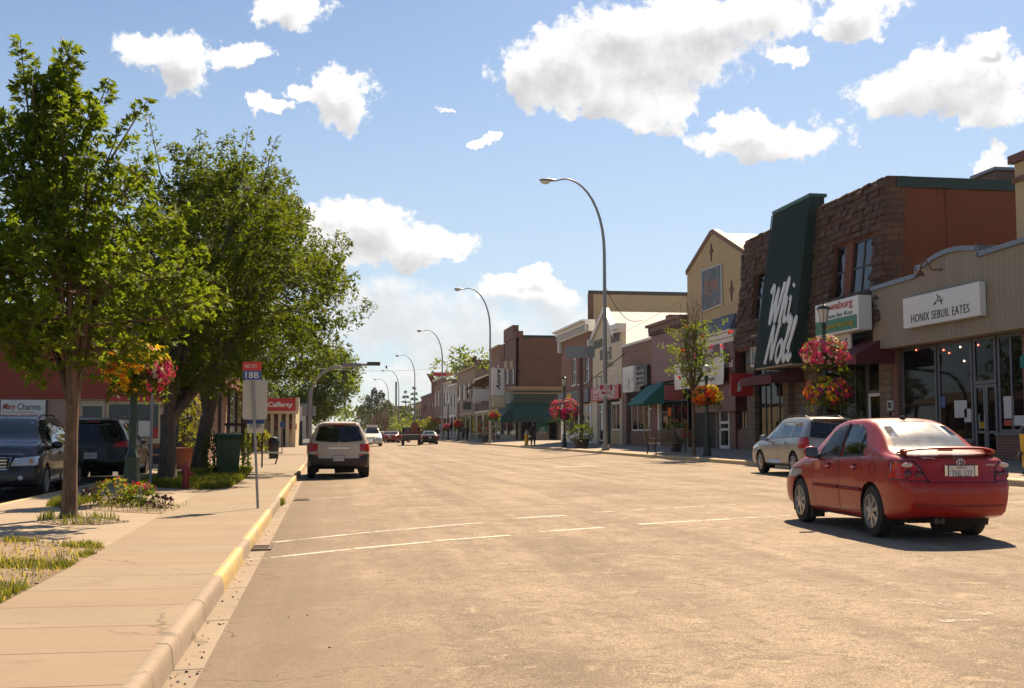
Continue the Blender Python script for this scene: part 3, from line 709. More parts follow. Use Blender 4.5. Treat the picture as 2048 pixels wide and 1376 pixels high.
for a, b_, n in (((560, 400), (572, 330), 50), ((580, 450), (608, 372), 60), ((610, 500), (645, 440), 60), ((620, 560), (668, 518), 50), ((640, 600), (712, 556), 60), ((650, 640), (715, 640), 60), ((660, 690), (728, 690), 60), ((600, 720), (660, 735), 60), ((560, 730), (600, 770), 30), ((500, 360), (505, 285), 50), ((640, 660), (690, 715), 50), ((480, 720), (520, 765), 30), ((600, 640), (680, 590), 50)):
    o = qq.uniform(-1.2, 1.2); b_ = (b_[0] + .10 * (b_[0] - 450), b_[1] + .09 * (b_[1] - 560)); ld.append((rel(a[0] - 15, a[1], B3) + Vector((0, o, 0)), rel(b_[0] - 50, b_[1], B3) + Vector((0, o, 0)), n))
tree('street_tree', 'leaning broad crowned tree behind the green wheelie bin, reaching out over the pavement', B3, 1.8, .25, [(2.2, 1.4), (3, 2.8), (4, 3.7), (5.5, 3.8), (7, 3.3), (8.5, 2.5), (9.6, 1.7), (10.6, .5)], (3.3, 10.2), 720, 50, .17, 1., LF2, BARK2, steep=True, centre=(1.2, .5), lean=(.25, 0), limbs=9, leaders=ld, seed=15, spread=.42, compound=2, shoot=(.7, 1.4), group='street trees on the left pavement')
tree('street_tree', 'big green tree further along the left pavement, leaning over the road behind the mast arm', (-2.4, 125, .13), 3.0, .28, [(2.0, 1.2), (3, 3.0), (4.5, 4.2), (6.5, 4.4), (8.4, 3.4), (9.8, 2.0), (10.8, .6)], (2.6, 10.4), 560, 40, .26, 1., LF1, BARK2, centre=(2.4, 0), limbs=7, seed=23, spread=.52, compound=1, shoot=(.8, 1.6), group='street trees on the left pavement')
tree('street_tree', 'dark tree past the white building, filling the gap above the diner roof', (-8.5, 142, .13), 3.0, .25, [(2.6, 2), (4, 4.2), (6, 4.8), (8, 3.6), (10, .9)], (2.8, 9.6), 330, 28, .3, 1., LF2, BARK2, limbs=6, seed=28, spread=.6, compound=1, shoot=(.8, 1.6), group='street trees on the left pavement')
tree('street_tree', 'tall tree behind the plank shop roof, glimpsed between the nearer crowns', (-10.5, 74, .13), 3, .25, [(2.5, 2), (4, 4), (6, 4.6), (8, 3.4), (9.4, .8)], (2.5, 9), 330, 30, .25, 1., LF2, BARK2, limbs=6, seed=41, spread=.55, compound=1, shoot=(.8, 1.5), group='street trees on the left pavement')
tree('street_tree', 'broad tree behind the red fascia diner', (-9.5, 100, .13), 3, .25, [(2.5, 2), (4, 4), (6, 4.6), (8, 3.4), (9.4, .8)], (2.5, 9), 330, 30, .25, 1., LF2, BARK2, limbs=6, seed=43, spread=.55, compound=1, shoot=(.8, 1.5), group='street trees on the left pavement')
# ---------------------------------------------------------------- shops on the right (facade plane X = 20)
ZB = zwalk(20) - .02
T0 = FX(XF)
GLASS = glassmat('shop_glass', (.10, .09, .08), .35, ior=1.22); GLASSU = glassmat('upper_glass', (.05, .06, .07), .2)
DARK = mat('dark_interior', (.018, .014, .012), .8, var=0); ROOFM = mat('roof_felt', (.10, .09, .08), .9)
ALU = mat('grey_aluminium', (.30, .31, .32), .4, .6); WHITE = mat('white_paint', (.72, .70, .64), .5, bmp=.05); CREAM = mat('cream_paint', (.62, .52, .34), .6, bmp=.1)
BLUEG = mat('blue_grey_flashing', (.17, .19, .235), .45, .2); BLACK = mat('black_paint', (.015, .015, .017), .4); DGREEN = mat('dark_green_paint', (.008, .032, .021), .45)
BRK_RED = brickmat('red_brick', (.27, .095, .055), (.17, .06, .04), (.28, .21, .16)); BRK_DK = brickmat('dark_brick', (.20, .072, .046), (.125, .046, .033), (.17, .12, .09))
BRK_TAN = brickmat('tan_brick', (.36, .26, .16), (.28, .19, .12), (.3, .25, .19)); STONE = brickmat('field_stone', (.30, .24, .16), (.19, .14, .09), (.14, .11, .08), .42, .26, .03, 1., .05)
SHAKE = brickmat('stone_shake', (.17, .085, .048), (.075, .036, .025), (.04, .022, .016), .44, .26, .02, 1., .10, .5)
ORANGE = mat('orange_brown_stucco', (.17, .052, .023), .85, var=.25, vs=.9, bmp=.35, bs=30); STUCCO = mat('yellow_stucco', (.50, .375, .20), .85, var=.2, vs=1.5, bmp=.35, bs=14)
TANSIDE = siding('taupe_board_siding', (.30, .25, .175), .27, True, .07, .45, .1); PURPLE = siding('mauve_siding', (.27, .17, .17), .20); BROWNSID = siding('brown_plank_siding', (.24, .125, .085), .42, False, .05)
REDSID = siding('red_plank_siding', (.30, .055, .03), .42, False, .05, .5); GREENRIB = siding('dark_green_ribbed_metal', (.009, .034, .023), .19, True, .22, .55, .06)
WROOF = siding('white_ribbed_roof', (.70, .67, .62), .55, True, .05, .7, .06); BUFF = mat('buff_render', (.50, .36, .21), .85, vs=.6, bmp=.1, bs=6)
def awnstripe(name, c1, c2, w):
    m, t, b = newmat(name); p = t.xyz(t.pos()); f = t.m('GREATER_THAN', t.m('FRACT', t.m('DIVIDE', t.m('ADD', p[1], 0), w)), .62)
    n = t.noise(2, t.pos(), 5)
    t.put(b.inputs['Base Color'], t.mix(n, t.mix(f, sc(c1, .8), sc(c2, .8)), t.mix(f, sc(c1, 1.2), sc(c2, 1.2)))); b.inputs['Roughness'].default_value = .8; return m
BURG = awnstripe('burgundy_striped_canvas', (.10, .009, .018), (.19, .045, .05), .26); TEAL = mat('teal_canvas', (.012, .155, .135), .75); DTEAL = mat('deep_green_canvas', (.012, .066, .056), .8)
def awning(name, label, u0, u1, zt, zb, out, m, T=T0, val=.3, parent=None, cat='awning', n=0):
    """sloping canvas with a valance and closed ends"""
    p = parent or thing(name, label, cat, T((u0 + u1) / 2, zb, 0))
    b = MB(T)
    prof = [(.03, zt), (out, zb), (out, zb - val), (out - .03, zb - val), (out - .03, zb - .02), (.03, zt - .06)]
    for i in range(len(prof)):
        (d0, z0), (d1, z1) = prof[i], prof[(i + 1) % len(prof)]
        b.quad((u0, z0, d0), (u1, z0, d0), (u1, z1, d1), (u0, z1, d1))
    for u in (u0, u1):
        b.face([b.P((u, z, d)) for d, z in prof[:2]] + [b.P((u, zb - val, out - .01)), b.P((u, zb - val * .9, .03))])
    b.build('canvas', m, p)
    b = MB(T)
    for u in (u0 + .05, (u0 + u1) / 2, u1 - .05): b.tube([(u, zt - .08, .04), (u, zb - .06, out - .05)], .018, 6); b.tube([(u, zb - val + .08, .02), (u, zb - .06, out - .05)], .015, 6)
    b.build('frame', BLACK, p); return p
def piers(name, m, parent, T, *boxes):
    for q in boxes: one(name, m, parent, T, q)
def body(parent, u0, u1, z1, m, x0=XF + .32, x1=36, z0=None, name='wall', roof=True):
    o = MB().box(x0, x1, u0, u1, z0 if z0 is not None else ZB - .5, z1).build(name, m, parent)
    if roof: MB().box(x0 + .3, x1 - .3, u0 + .3, u1 - .3, z1 + .002, z1 + .05).build('roof', ROOFM, parent)
    return o
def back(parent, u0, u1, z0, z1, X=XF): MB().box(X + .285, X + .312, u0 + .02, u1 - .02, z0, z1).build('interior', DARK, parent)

# --- taupe sided cafe (nearest)
uN, uF = 29.2, U(1783)
cf = thing('cafe_building', 'single storey shop with taupe vertical siding and arched blue grey parapet trim', 'building', (XF, (uN + uF) / 2, ZB))
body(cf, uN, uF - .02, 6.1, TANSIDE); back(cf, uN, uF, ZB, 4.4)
zf0, zf1 = 4.42, 6.58
uA, uB = U(1850, 19.5), U(1977, 19.5)      # the arch runs from uB (near) to uA (far)
pts = [(uF, zf0), (uN, zf0), (uN, 6.78), (uB, 6.72), (uB, 6.95)]
for k in range(13):
    s = k / 12; pts.append((uB + .25 + (uA - uB - .5) * s, 6.84 + .30 * math.sin(math.pi * (.12 + .80 * s)) - .10 * s))
pts += [(uA, 6.86), (uA, 6.58), (uF, 6.52)]
b = MB(T0); b.prism(pts, 0, .62); b.build('fascia', TANSIDE, cf)
b = MB(T0); top = pts[2:]
for (a0, z0), (a1, z1) in zip(top, top[1:]):
    if abs(a0 - a1) < 1e-4: b.box(a0 - .06, a0 + .06, min(z0, z1) + .01, max(z0, z1) + .12, -.02, .70)
    else: b.face([b.P((a0, z0, .70)), b.P((a1, z1, .70)), b.P((a1, z1 + .15, .70)), b.P((a0, z0 + .15, .70))]); b.face([b.P((a0, z0 + .15, .70)), b.P((a1, z1 + .15, .70)), b.P((a1, z1 + .15, -.02)), b.P((a0, z0 + .15, -.02))]); b.face([b.P((a0, z0, .70)), b.P((a1, z1, .70)), b.P((a1, z1, .60)), b.P((a0, z0, .60))])
b.build('parapet_trim', BLUEG, cf)
one('soffit', mat('soffit_board', (.5, .42, .3), .8), cf, T0, (uN, uF, zf0 - .03, zf0 - .003, .02, .60))
fr = mat('slate_window_frame', (.13, .145, .165), .45, .3)
w1 = [(U(1872), U(1804)), (U(1944), U(1876))]
one('pier', BRK_RED, cf, T0, (U(1801), uF, ZB, zf0 - .04, -.25, .06)); one('pier', BRK_RED, cf, T0, (U(2062), U(2052), ZB, zf0 - .04, -.25, .04))
for a, b_ in w1: window(cf, T0, a, b_, ZB + .55, zf0 - .05, fr, GLASS, .09, -.06)
one('stall_riser', BRK_RED, cf, T0, (w1[1][0], w1[0][1], ZB, ZB + .54, -.2, 0))
dx0, dx1 = U(1992), U(1947); md = (dx0 + dx1) / 2
window(cf, T0, dx0, dx1, ZB + 2.35, zf0 - .05, fr, GLASS, .09, -.06, name='transom_window')
for k, (a, b_) in enumerate(((dx0, md - .01), (md + .01, dx1))):
    d = window(cf, T0, a, b_, ZB + .02, ZB + 2.33, fr, GLASS, .1, -.06, trans=[ZB + .85], name='door')
    e = b_ - .14 if k == 0 else a + .14
    b = MB(T0); b.tube([(e, ZB + .95, .0), (e, ZB + .95, .07), (e, ZB + 1.4, .07), (e, ZB + 1.4, .0)], .018, 6); b.build('handle', ALU, d)
window(cf, T0, U(2050), U(1996), 1.42, zf0 - .05, fr, GLASS, .09, -.06, mull=[U(2022)], sill=fr)
one('stall_riser', BRK_RED, cf, T0, (U(2050), U(1996), ZB, 1.33, -.25, .02))
SIGNW = mat('sign_white', (.74, .72, .66), .4, var=.06); INK = mat('sign_black', (.02, .02, .022), .5, var=0); PAPER = mat('paper_notice', (.66, .64, .58), .7, var=.1); SRED = mat('sign_red', (.50, .02, .022), .45, var=.1)
SBLUE = mat('sign_blue', (.03, .09, .32), .45, var=.1)
for a, z, w, h, m in ((U(1918), 1.9, .75, .55, PAPER), (U(1932), 1.75, .4, .42, PAPER), (U(1882), 2.25, .32, .36, SBLUE), (U(1962), 1.55, .42, .2, PM['yellow']), (U(2014), 1.8, .5, .7, PAPER), (U(2012), 1.62, .42, .22, SRED), (U(2035), 1.62, .6, .3, PAPER)):
    one('poster', m, cf, T0, (a - w / 2, a + w / 2, z, z + h, -.085, -.078))
BULB = mat('warm_bulb', (1, .6, .3), emit=6, ecol=(1, .62, .3), var=0); RBULB = mat('red_bulb', (1, .1, .05), emit=5, ecol=(1, .12, .06), var=0)
for px, py, m in ((1832, 700, RBULB), (1887, 700, RBULB), (1898, 706, RBULB), (1920, 694, BULB), (1928, 722, BULB), (1956, 690, RBULB)):
    y, z = hx(px, py, XF + .08); MB().blob((XF + .085, y, z), (.025, .03, .03), 1).build('string_light', m, cf)
g = thing('gooseneck_lamp', 'rusty gooseneck lamp over the white sign on the taupe shop', 'lamp', T0(U(1868, 19.4), 6.6, .62))
y0, z0 = hx(1884, 545, 19.35); y1, z1 = hx(1846, 551, 19.0)
b = MB(); b.tube([(19.36, y0, z0 + .1), (19.1, y0 + .15, z0 + .1), (18.95, (y0 + y1) / 2, z0 + .42), (18.9, y1 - .1, z1 + .35), (18.9, y1, z1 + .18)], .03, 8); b.build('arm', mat('rust', (.17, .075, .04), .7, .3), g, smooth=True)
MB().lathe([(.04, .2), (.1, .14), (.17, .0), (.16, -.005), (.03, .1)], (18.9, y1, z1), 12).build('lamp_shade', MATS['rust'], g, smooth=True)
MB(T0).lathe([(.08, 6.6), (.08, 6.62)], (y0, 0, 0)).b.free()
uS0, uS1 = U(1977, 19.3), U(1821, 19.3)
sg = thing('shop_sign', 'white sign board with black café lettering and a small horse drawing on taupe siding', 'sign', T0((uS0 + uS1) / 2, 4.9, .62))
one('board', SIGNW, sg, T0, (uS0, uS1, 4.90, 5.93, .63, .86), bevel=.02)
text('HONIX SEBUIL EATES', .27, INK, sg, T0, (uS0 + uS1) / 2, 5.19, .861, uw=(uS1 - uS0) * .76, space=1.1, bold=-.004)
b = MB(T0); uc = (uS0 + uS1) / 2
for s in ([(uc + .32, 5.5), (uc + .2, 5.58), (uc + .02, 5.62), (uc - .15, 5.56), (uc - .28, 5.64)], [(uc + .2, 5.58), (uc + .16, 5.5)], [(uc - .14, 5.57), (uc - .2, 5.48)], [(uc - .15, 5.58), (uc - .1, 5.72), (uc - .02, 5.76)], [(uc + .05, 5.62), (uc + .02, 5.75), (uc + .1, 5.82)]):
    b.tube([(u, z, .868) for u, z in s], .014, 5)
b.build('drawing', INK, sg)
# --- tall tan building cut by the frame
tb = thing('corner_tower_building', 'tall tan stucco building with brown cornice at the frame edge beyond the taupe parapet', 'building', (XF, 26, ZB))
body(tb, 17, 29.1, 10.0, STUCCO, XF + .6)
yy = U(2047, 20.6)
MB().box(20.6, 34, 29.15, yy, 6.4, 9.6).build('wall', STUCCO, tb); MB().box(20.45, 34.1, 28.9, yy + .12, 9.6, 9.85).build('cornice', mat('brown_trim', (.16, .07, .045), .7), tb); MB().box(20.52, 34.1, 28.9, yy + .06, 9.0, 9.15).build('moulding', MATS['brown_trim'], tb)
ay, az_ = hx(2036, 714, 18.6)
awning('awning', 'green canvas awning at the right edge beside the taupe shop windows', ay - 3, ay, az_ + 1.0, az_, 1.35, TEAL, val=.3)

TW = FX(XF + .6)
for k in range(3):
    window(tb, TW, 18.2 + k * 3.6, 19.8 + k * 3.6, 5.8, 8.0, CREAM, GLASSU, .1, .06, trans=[6.9], sill=CREAM); window(tb, TW, 17.6 + k * 3.7, 20.8 + k * 3.7, ZB + .7, 3.9, fr, GLASS, .1, .06, mull=[19.2 + k * 3.7], name='shop_window')
one('shop_fascia', MATS['brown_trim'], tb, TW, (17.1, 29.0, 4.2, 4.9, .003, .25))
# --- brown stone building with the green panel
uN, uF = U(1790), U(1499)
zt = V(1790, 345); zs = V(1805, 640)
st = thing('stone_shake_building', 'two storey building clad in rough brown stone with orange brown side wall', 'building', (XF, (uN + uF) / 2, ZB))
body(st, uN, uF, zt - .25, ORANGE, XF + .3, 36); back(st, uN, uF, ZB, zs)
MB().box(XF + .28, 36.2, uN - .10, uN + .02, zt - .42, zt - .02).build('flashing', DGREEN, st)
X0, Z0 = hy(1872, 372, uN); X1, Z1 = hy(1886, 388, uN)
MB().box(X0, X1, uN - .03, uN, Z1, Z0).build('wall_panel', ORANGE, st)
MB().box(XF + 2.2, XF + 2.26, uN - .03, uN, zs - .5, zt - .45).build('conduit', ORANGE, st)
slope = .55 / (zt - zs)
def TS(u, v, d): return (XF - d - .05 - slope * max(0, zt - v), u, v)
def cut(x0, x1, yt, yb, xm): return (U(x1, 19.7), U(x0, 19.7), V(xm, yb, 19.7), V(xm, yt, 19.7))
win = [(U(1757, 19.7), U(1676, 19.7), V(1712, 592, 19.7), V(1712, 480, 19.7)), (U(1541, 19.7), U(1514, 19.7), V(1530, 640, 19.7), V(1530, 540, 19.7))]
b = MB(TS); q = random.Random(5)
# rough stone courses: individual rock-faced blocks standing proud by different amounts
zrow = zs; r = 0
while zrow < zt - .05:
    hrow = min(.26, zt - zrow); u = -99
    fl = .30 * (1 - (zrow - zs) / (zt - zs)) ** 2
    lo, hi = uN - .05 - fl, uF + fl
    u = lo
    while u < hi - .01:
        w = q.uniform(.30, .56); w = w if hi - u - w > .15 else hi - u; a, c_ = u, u + w; u += w
        segs = [(a, c_)]
        for h in win:
            if zrow + hrow * .5 > h[2] and zrow + hrow * .5 < h[3]:
                segs = [s for x in segs for s in ([(x[0], min(x[1], h[0])), (max(x[0], h[1]), x[1])])]; segs = [s for s in segs if s[1] - s[0] > .04]
        for s in segs:
            d = q.uniform(.03, .13); j = lambda: q.uniform(-.02, .02)
            f = [b.P((s[0] + .012, zrow + .012, d + j())), b.P((s[1] - .012, zrow + .012, d + j())), b.P((s[1] - .012, zrow + hrow - .012, d + j() - .03)), b.P((s[0] + .012, zrow + hrow - .012, d + j() - .03))]
            e0 = -.75 if s[0] - lo < .01 else -.05; k = [b.P((s[0], zrow, e0)), b.P((s[1], zrow, -.05)), b.P((s[1], zrow + hrow, -.05)), b.P((s[0], zrow + hrow, e0))]
            mid = b.P(((s[0] + s[1]) / 2 + j() * 4, zrow + hrow * q.uniform(.35, .6), d + q.uniform(.02, .06)))
            for i in range(4): b.face([f[i], f[(i + 1) % 4], mid]); b.face([f[i], f[(i + 1) % 4], k[(i + 1) % 4], k[i]])
    zrow += hrow; r += 1
b.build('stone_cladding', SHAKE, st)
b = MB(TS); wall(b, uN + .12, uF + .02, zs - .1, zt - .03, win, -.3, -.04); b.build('wall', ORANGE, st)
for k, h in enumerate(win):
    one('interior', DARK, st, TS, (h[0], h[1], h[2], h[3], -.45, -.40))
    if k == 0:
        m0 = U(1708, 19.7); brown = mat('dark_window_frame', (.035, .022, .017), .5)
        one('mullion_pier', ORANGE, st, TS, (U(1711, 19.7), U(1696, 19.7), h[2], h[3], -.3, -.06))
        window(st, TS, h[0], U(1711, 19.7), h[2], h[3], brown, GLASSU, .10, -.12, mull=[(h[0] + U(1711, 19.7)) / 2 + .1], trans=[(h[2] + h[3]) / 2])
        window(st, TS, U(1696, 19.7), h[1], h[2], h[3], brown, GLASSU, .10, -.12, trans=[(h[2] + h[3]) / 2])
    else: window(st, TS, *h, MATS['dark_window_frame'], GLASSU, .10, -.12, mull=[(h[0] + h[1]) / 2], trans=[(h[2] + h[3]) / 2])
# ground floor
zt1 = V(1775, 640)
f = MB(T0); wall(f, uN, uF, zs - .62, zs - .05, [], -.25, .12); f.build('fascia_band', mat('slate_panel', (.10, .11, .13), .5), st)
pw = [(U(1778), U(1748)), (U(1648), U(1588)), (U(1516), uF)]
[piers('pier', STONE, st, T0, (a, c_, ZB, zs - .63, -.2, .1)) for a, c_ in ((uN, U(1766)), (U(1640), U(1620)), (U(1582), U(1571)), (U(1514), uF))]
b = MB(T0); b.box(U(1620), U(1582), ZB, zs - .63, -.28, -.2); b.build('entry_wall', STONE, st)
DKF = mat('dark_bronze_frame', (.03, .025, .022), .4, .3)
window(st, T0, U(1734), U(1642), ZB + .5, zs - .64, DKF, GLASS, .09, -.05, mull=[U(1710), U(1680)]); one('stall_riser', STONE, st, T0, (U(1734), U(1642), ZB, ZB + .49, -.2, 0))
window(st, T0, U(1569), U(1516), ZB + .5, zs - .64, DKF, GLASS, .09, -.05, mull=[U(1557), U(1540), U(1530)]); one('stall_riser', STONE, st, T0, (U(1569), U(1516), ZB, ZB + .49, -.2, 0))
d = window(st, T0, U(1765), U(1736), ZB, ZB + 2.3, WHITE, GLASS, .12, -.05, trans=[ZB + 1.0], name='door'); one('handle', ALU, d, T0, (U(1741), U(1741) + .04, ZB + 1, ZB + 1.3, -.04, .03))
window(st, T0, U(1765), U(1736), ZB + 2.32, zs - .64, DKF, GLASS, .08, -.05, name='transom_window')
one('vent_grille', BLACK, st, T0, (U(1618), U(1594), 1.95, 2.5, -.199, -.15))
X0, Z0 = hy(1992, 336, uN + 3); X1, Z1 = hy(2034, 336, uN + 3)
ch = MB(); ch.box(X0, X1, uN + 3, uN + 4.5, zt - .3, Z0 - .1); ch.build('chimney', mat('brown_duct', (.14, .08, .06), .7), st); MB().box(X0 - .15, X1 + .15, uN + 2.85, uN + 4.65, Z0 - .098, Z0 + .02).build('chimney_cap', BLUEG, st)
# green slanted panel
pa, pb = U(1630, 19.6), U(1556, 19.6); gzt, gzb = V(1608, 402, 19.7), V(1580, 728, 18.8)
gp = thing('slanted_sign_panel', 'tall dark green ribbed panel with white script letters slanting out of the stone front', 'sign', T0((pa + pb) / 2, gzb, 1))
def TG(u, v, d): return (XF - .42 - (gzt - v) / (gzt - gzb) * .95 - d, u, v)
b = MB(); P = lambda u, v, x: b.P((x, u, v))
uu = [pa - .02, pb + .05]
xt, xb = XF - .42, XF - .42 - .95
A = [P(uu[0], gzt, xt), P(uu[1], gzt, xt), P(uu[1] + .15, gzb, xb), P(uu[0] - .05, gzb, xb)]; Bk = [P(uu[0], gzt, XF + .2), P(uu[1], gzt, XF + .2), P(uu[1] + .15, gzb, XF + .2), P(uu[0] - .05, gzb, XF + .2)]
b.face(A); b.face([A[0], A[3], Bk[3], Bk[0]]); b.face([A[1], Bk[1], Bk[2], A[2]]); b.face(Bk[::-1]); b.face([A[0], Bk[0], Bk[1], A[1]]); b.build('panel', GREENRIB, gp)
b = MB(TG); n_ = 26; w_ = (uu[1] + .12 - uu[0]) / n_
for k in range(n_ + 1): b.box(uu[0] - .02 + k * w_ - .018, uu[0] - .02 + k * w_ + .018, gzb + .02, gzt - .02, .003, .04)
b.build('ribs', mat('rib_green', (.009, .032, .022), .5), gp)
MB().box(xt - .04, XF + .3, uu[0] - .05, uu[1] + .05, gzt + .002, gzt + .14).build('cap', mat('green_flashing', (.03, .10, .06), .5), gp)
MB().box(xb + .02, XF - .05, uu[0], uu[1] + .1, gzb - .06, gzb - .004).build('soffit', MATS['soffit_board'], gp)
uc = (uu[0] + uu[1]) / 2 + .25
# brush script letters as flattened strokes
def arc(cx, cy, rx, ry, a0, a1, n=9): return [(cx + rx * math.cos(R(a0 + (a1 - a0) * k / n)), cy + ry * math.sin(R(a0 + (a1 - a0) * k / n))) for k in range(n + 1)]
GL = {'W': [[(-.04, .82), (.06, .98), (.15, .9), (.15, .5), (.18, .03), (.28, .3), (.44, .9), (.45, .5), (.49, .03), (.62, .4), (.76, 1.0)]], 'h': [[(.05, 0), (.10, .5), (.2, 1.02), (.26, .95), (.18, .6), (.08, .05)], [(.1, .3), (.2, .56), (.3, .56), (.29, .3), (.29, .08), (.36, .02), (.44, .12)]],
      'i': [[(.06, .5), (.1, .58), (.09, .25), (.1, .06), (.17, .01), (.28, .14)], [(.14, .82), (.17, .88)]], 'N': [[(.0, .0), (.06, .4), (.14, .9), (.2, .96), (.24, .6), (.34, .06), (.42, .5), (.5, .95), (.6, 1.02)]],
      'o': [arc(.2, .28, .16, .27, 70, 430, 16) + [(.42, .42)]], 'l': [[(.02, .3), (.16, .7), (.24, 1.02), (.17, 1.05), (.1, .6), (.11, .12), (.18, .02), (.3, .16)]]}
WD = {'W': .78, 'h': .44, 'i': .27, 'N': .58, 'o': .40, 'l': .27}
for s, px, py, w, hh in (('Whi', 1572, 606, 2.6, 1.75), ('Noll', 1579, 688, 2.7, 1.6)):
    vz = V(1568, py, 19.1) - hh / 2; uq = U(px, 19.1) + w / 2; kx = w / sum(WD[c] for c in s); b = MB(lambda u, v, d: TG(u, v, .06 + d * .25)); cu = 0
    for c in s:
        for st_ in GL[c]:
            pl = [(uq - (cu + x + y * .16) * kx, vz + y * hh, 0) for x, y in st_]
            sm = []
            for k in range(len(pl) - 1):      # Catmull-Rom smoothing of the stroke
                p = [Vector(pl[min(max(k + j, 0), len(pl) - 1)]) for j in (-1, 0, 1, 2)]
                for i in range(4):
                    f = i / 4; sm.append(.5 * ((2 * p[1]) + (p[2] - p[0]) * f + (2 * p[0] - 5 * p[1] + 4 * p[2] - p[3]) * f * f + (3 * p[1] - p[0] - 3 * p[2] + p[3]) * f ** 3))
            sm.append(Vector(pl[-1])); b.tube(sm, [.10 if abs((sm[min(k + 1, len(sm) - 1)] - sm[max(k - 1, 0)]).z) < 9 and (sm[min(k + 1, len(sm) - 1)] - sm[max(k - 1, 0)]).y < 0 else .14 for k in range(len(sm))], 8)
        cu += WD[c]
    b.build('lettering', SIGNW, gp, smooth=True)
# box sign over the burgundy awning
bs = thing('box_sign', 'white box sign with red and green lettering beside the green panel', 'sign', T0(U(1680, 18.8), 4.4, .9))
u0, u1 = U(1721, 18.7), U(1634, 18.7); z0, z1 = V(1712, 660, 18.7), V(1712, 590, 18.7)
one('cabinet', SIGNW, bs, T0, (u0, u1, z0, z1, .75, 1.28), bevel=.02)
one('lower_panel', mat('sign_green', (.02, .17, .07), .45), bs, T0, (u0 + .12, u1 - .04, z0 + .08, z0 + (z1 - z0) * .46, 1.281, 1.29))
text('Mowaburg', (z1 - z0) * .30, SRED, bs, T0, (u0 + u1) / 2 - .05, z0 + (z1 - z0) * .81, 1.285, uw=(u1 - u0) * .74, bold=.012)
text('Asoun fer Kos', (z1 - z0) * .13, MATS['sign_green'], bs, T0, (u0 + u1) / 2 - .1, z0 + (z1 - z0) * .56, 1.285, uw=(u1 - u0) * .7)
text('Custom Framing', (z1 - z0) * .15, PM['yellow'], bs, T0, (u0 + u1) / 2 - .05, z0 + (z1 - z0) * .24, 1.292, uw=(u1 - u0) * .74, bold=.008)
one('bracket', BLACK, bs, T0, (u0 + .6, u0 + .66, z0 + .3, z0 + .36, .1, .75), (u1 - .9, u1 - .84, z0 + .3, z0 + .36, .1, .75))
b2 = thing('panel_sign', 'white panel sign with black capitals hanging below the red and green box sign', 'sign', T0(U(1680, 19), 3.6, .6))
z2, z3 = V(1700, 708, 19), V(1700, 664, 19); u0, u1 = U(1701, 19), U(1636, 19)
one('board', SIGNW, b2, T0, (u0, u1, z2, z3, .85, .93)); text('PHYOFEALS', .32, INK, b2, T0, (u0 + u1) / 2, z3 - .35, .931, uw=(u1 - u0) * .85, bold=.01); text('to La Maple', .2, INK, b2, T0, (u0 + u1) / 2, z2 + .22, .931, uw=(u1 - u0) * .6)
one('bracket', BLACK, b2, T0, (u0 + .3, u0 + .34, z3 - .3, z3 - .26, .1, .85), (u1 - .4, u1 - .36, z3 - .3, z3 - .26, .1, .85))
ps = thing('wall_poster', 'framed yellowish landscape poster on the stone wall left of the green panel', 'poster', T0(U(1516, 19.6), 4.4, .3))
pmat, t, b_ = newmat('poster_picture'); p = t.pos(); t.put(b_.inputs['Base Color'], t.mix(t.step(t.noise(1.6, p, 5), .4, .62), (.09, .11, .13), (.42, .34, .12)))
u0, u1, z0, z1 = U(1531, 19.4), U(1503, 19.4), V(1516, 732, 19.4), V(1516, 668, 19.4)
one('frame', WHITE, ps, T0, (u0, u1, z0, z1, .52, .58)); one('picture', pmat, ps, T0, (u0 + .1, u1 - .1, z0 + .1, z1 - .1, .581, .585)); one('bracket', BLACK, ps, T0, (u0 + .4, u0 + .46, z0 + .4, z0 + .46, .0, .52))
awning('awning', 'long burgundy striped awning under the white box sign', U(1776, 19.6), U(1634, 19.0), zs - .35, zs - 1.2, 1.55, BURG, val=.34)
awning('awning', 'short burgundy striped awning left of the green panel', U(1580, 19.3), U(1497, 18.9), V(1560, 742), V(1500, 757, 18.7), 1.5, BURG, val=.34)

# --- yellow gabled shop
uN, uF = U(1499), U(1378); um = U(1430)
ze0, zp, ze1 = V(1488, 502), V(1430, 459), V(1378, 541)
gs = thing('gabled_stucco_building', 'yellow stucco gable front with brown trim and a dark mural board', 'building', (XF, um, ZB))
zl = V(1440, 772)
b = MB(T0); b.prism([(uN + .35, zl), (uF, zl), (uF, ze1 - .3), (uF, ze1), (um + .25, zp), (um - .25, zp), (uN + .35, ze0)], -.3, 0); b.build('gable_wall', STUCCO, gs)
body(gs, uN + .36, uF - .01, min(ze0, ze1) - .4, STUCCO, XF + .3, roof=False); back(gs, uN, uF, ZB, zl)
b = MB(T0)
for (a0, z0), (a1, z1) in (((uF + .12, ze1), (um + .25, zp)), ((um + .25, zp), (um - .25, zp)), ((um - .25, zp), (uN + .25, ze0))):
    b.face([b.P((a0, z0 - .2, .06)), b.P((a1, z1 - .2, .06)), b.P((a1, z1 + .06, .06)), b.P((a0, z0 + .06, .06))]); b.face([b.P((a0, z0 + .06, .06)), b.P((a1, z1 + .06, .06)), b.P((a1, z1 + .06, -.3)), b.P((a0, z0 + .06, -.3))]); b.face([b.P((a0, z0 - .2, .06)), b.P((a1, z1 - .2, .06)), b.P((a1, z1 - .2, .003)), b.P((a0, z0 - .2, .003))])
b.build('barge_trim', mat('brown_barge', (.20, .105, .065), .7), gs)
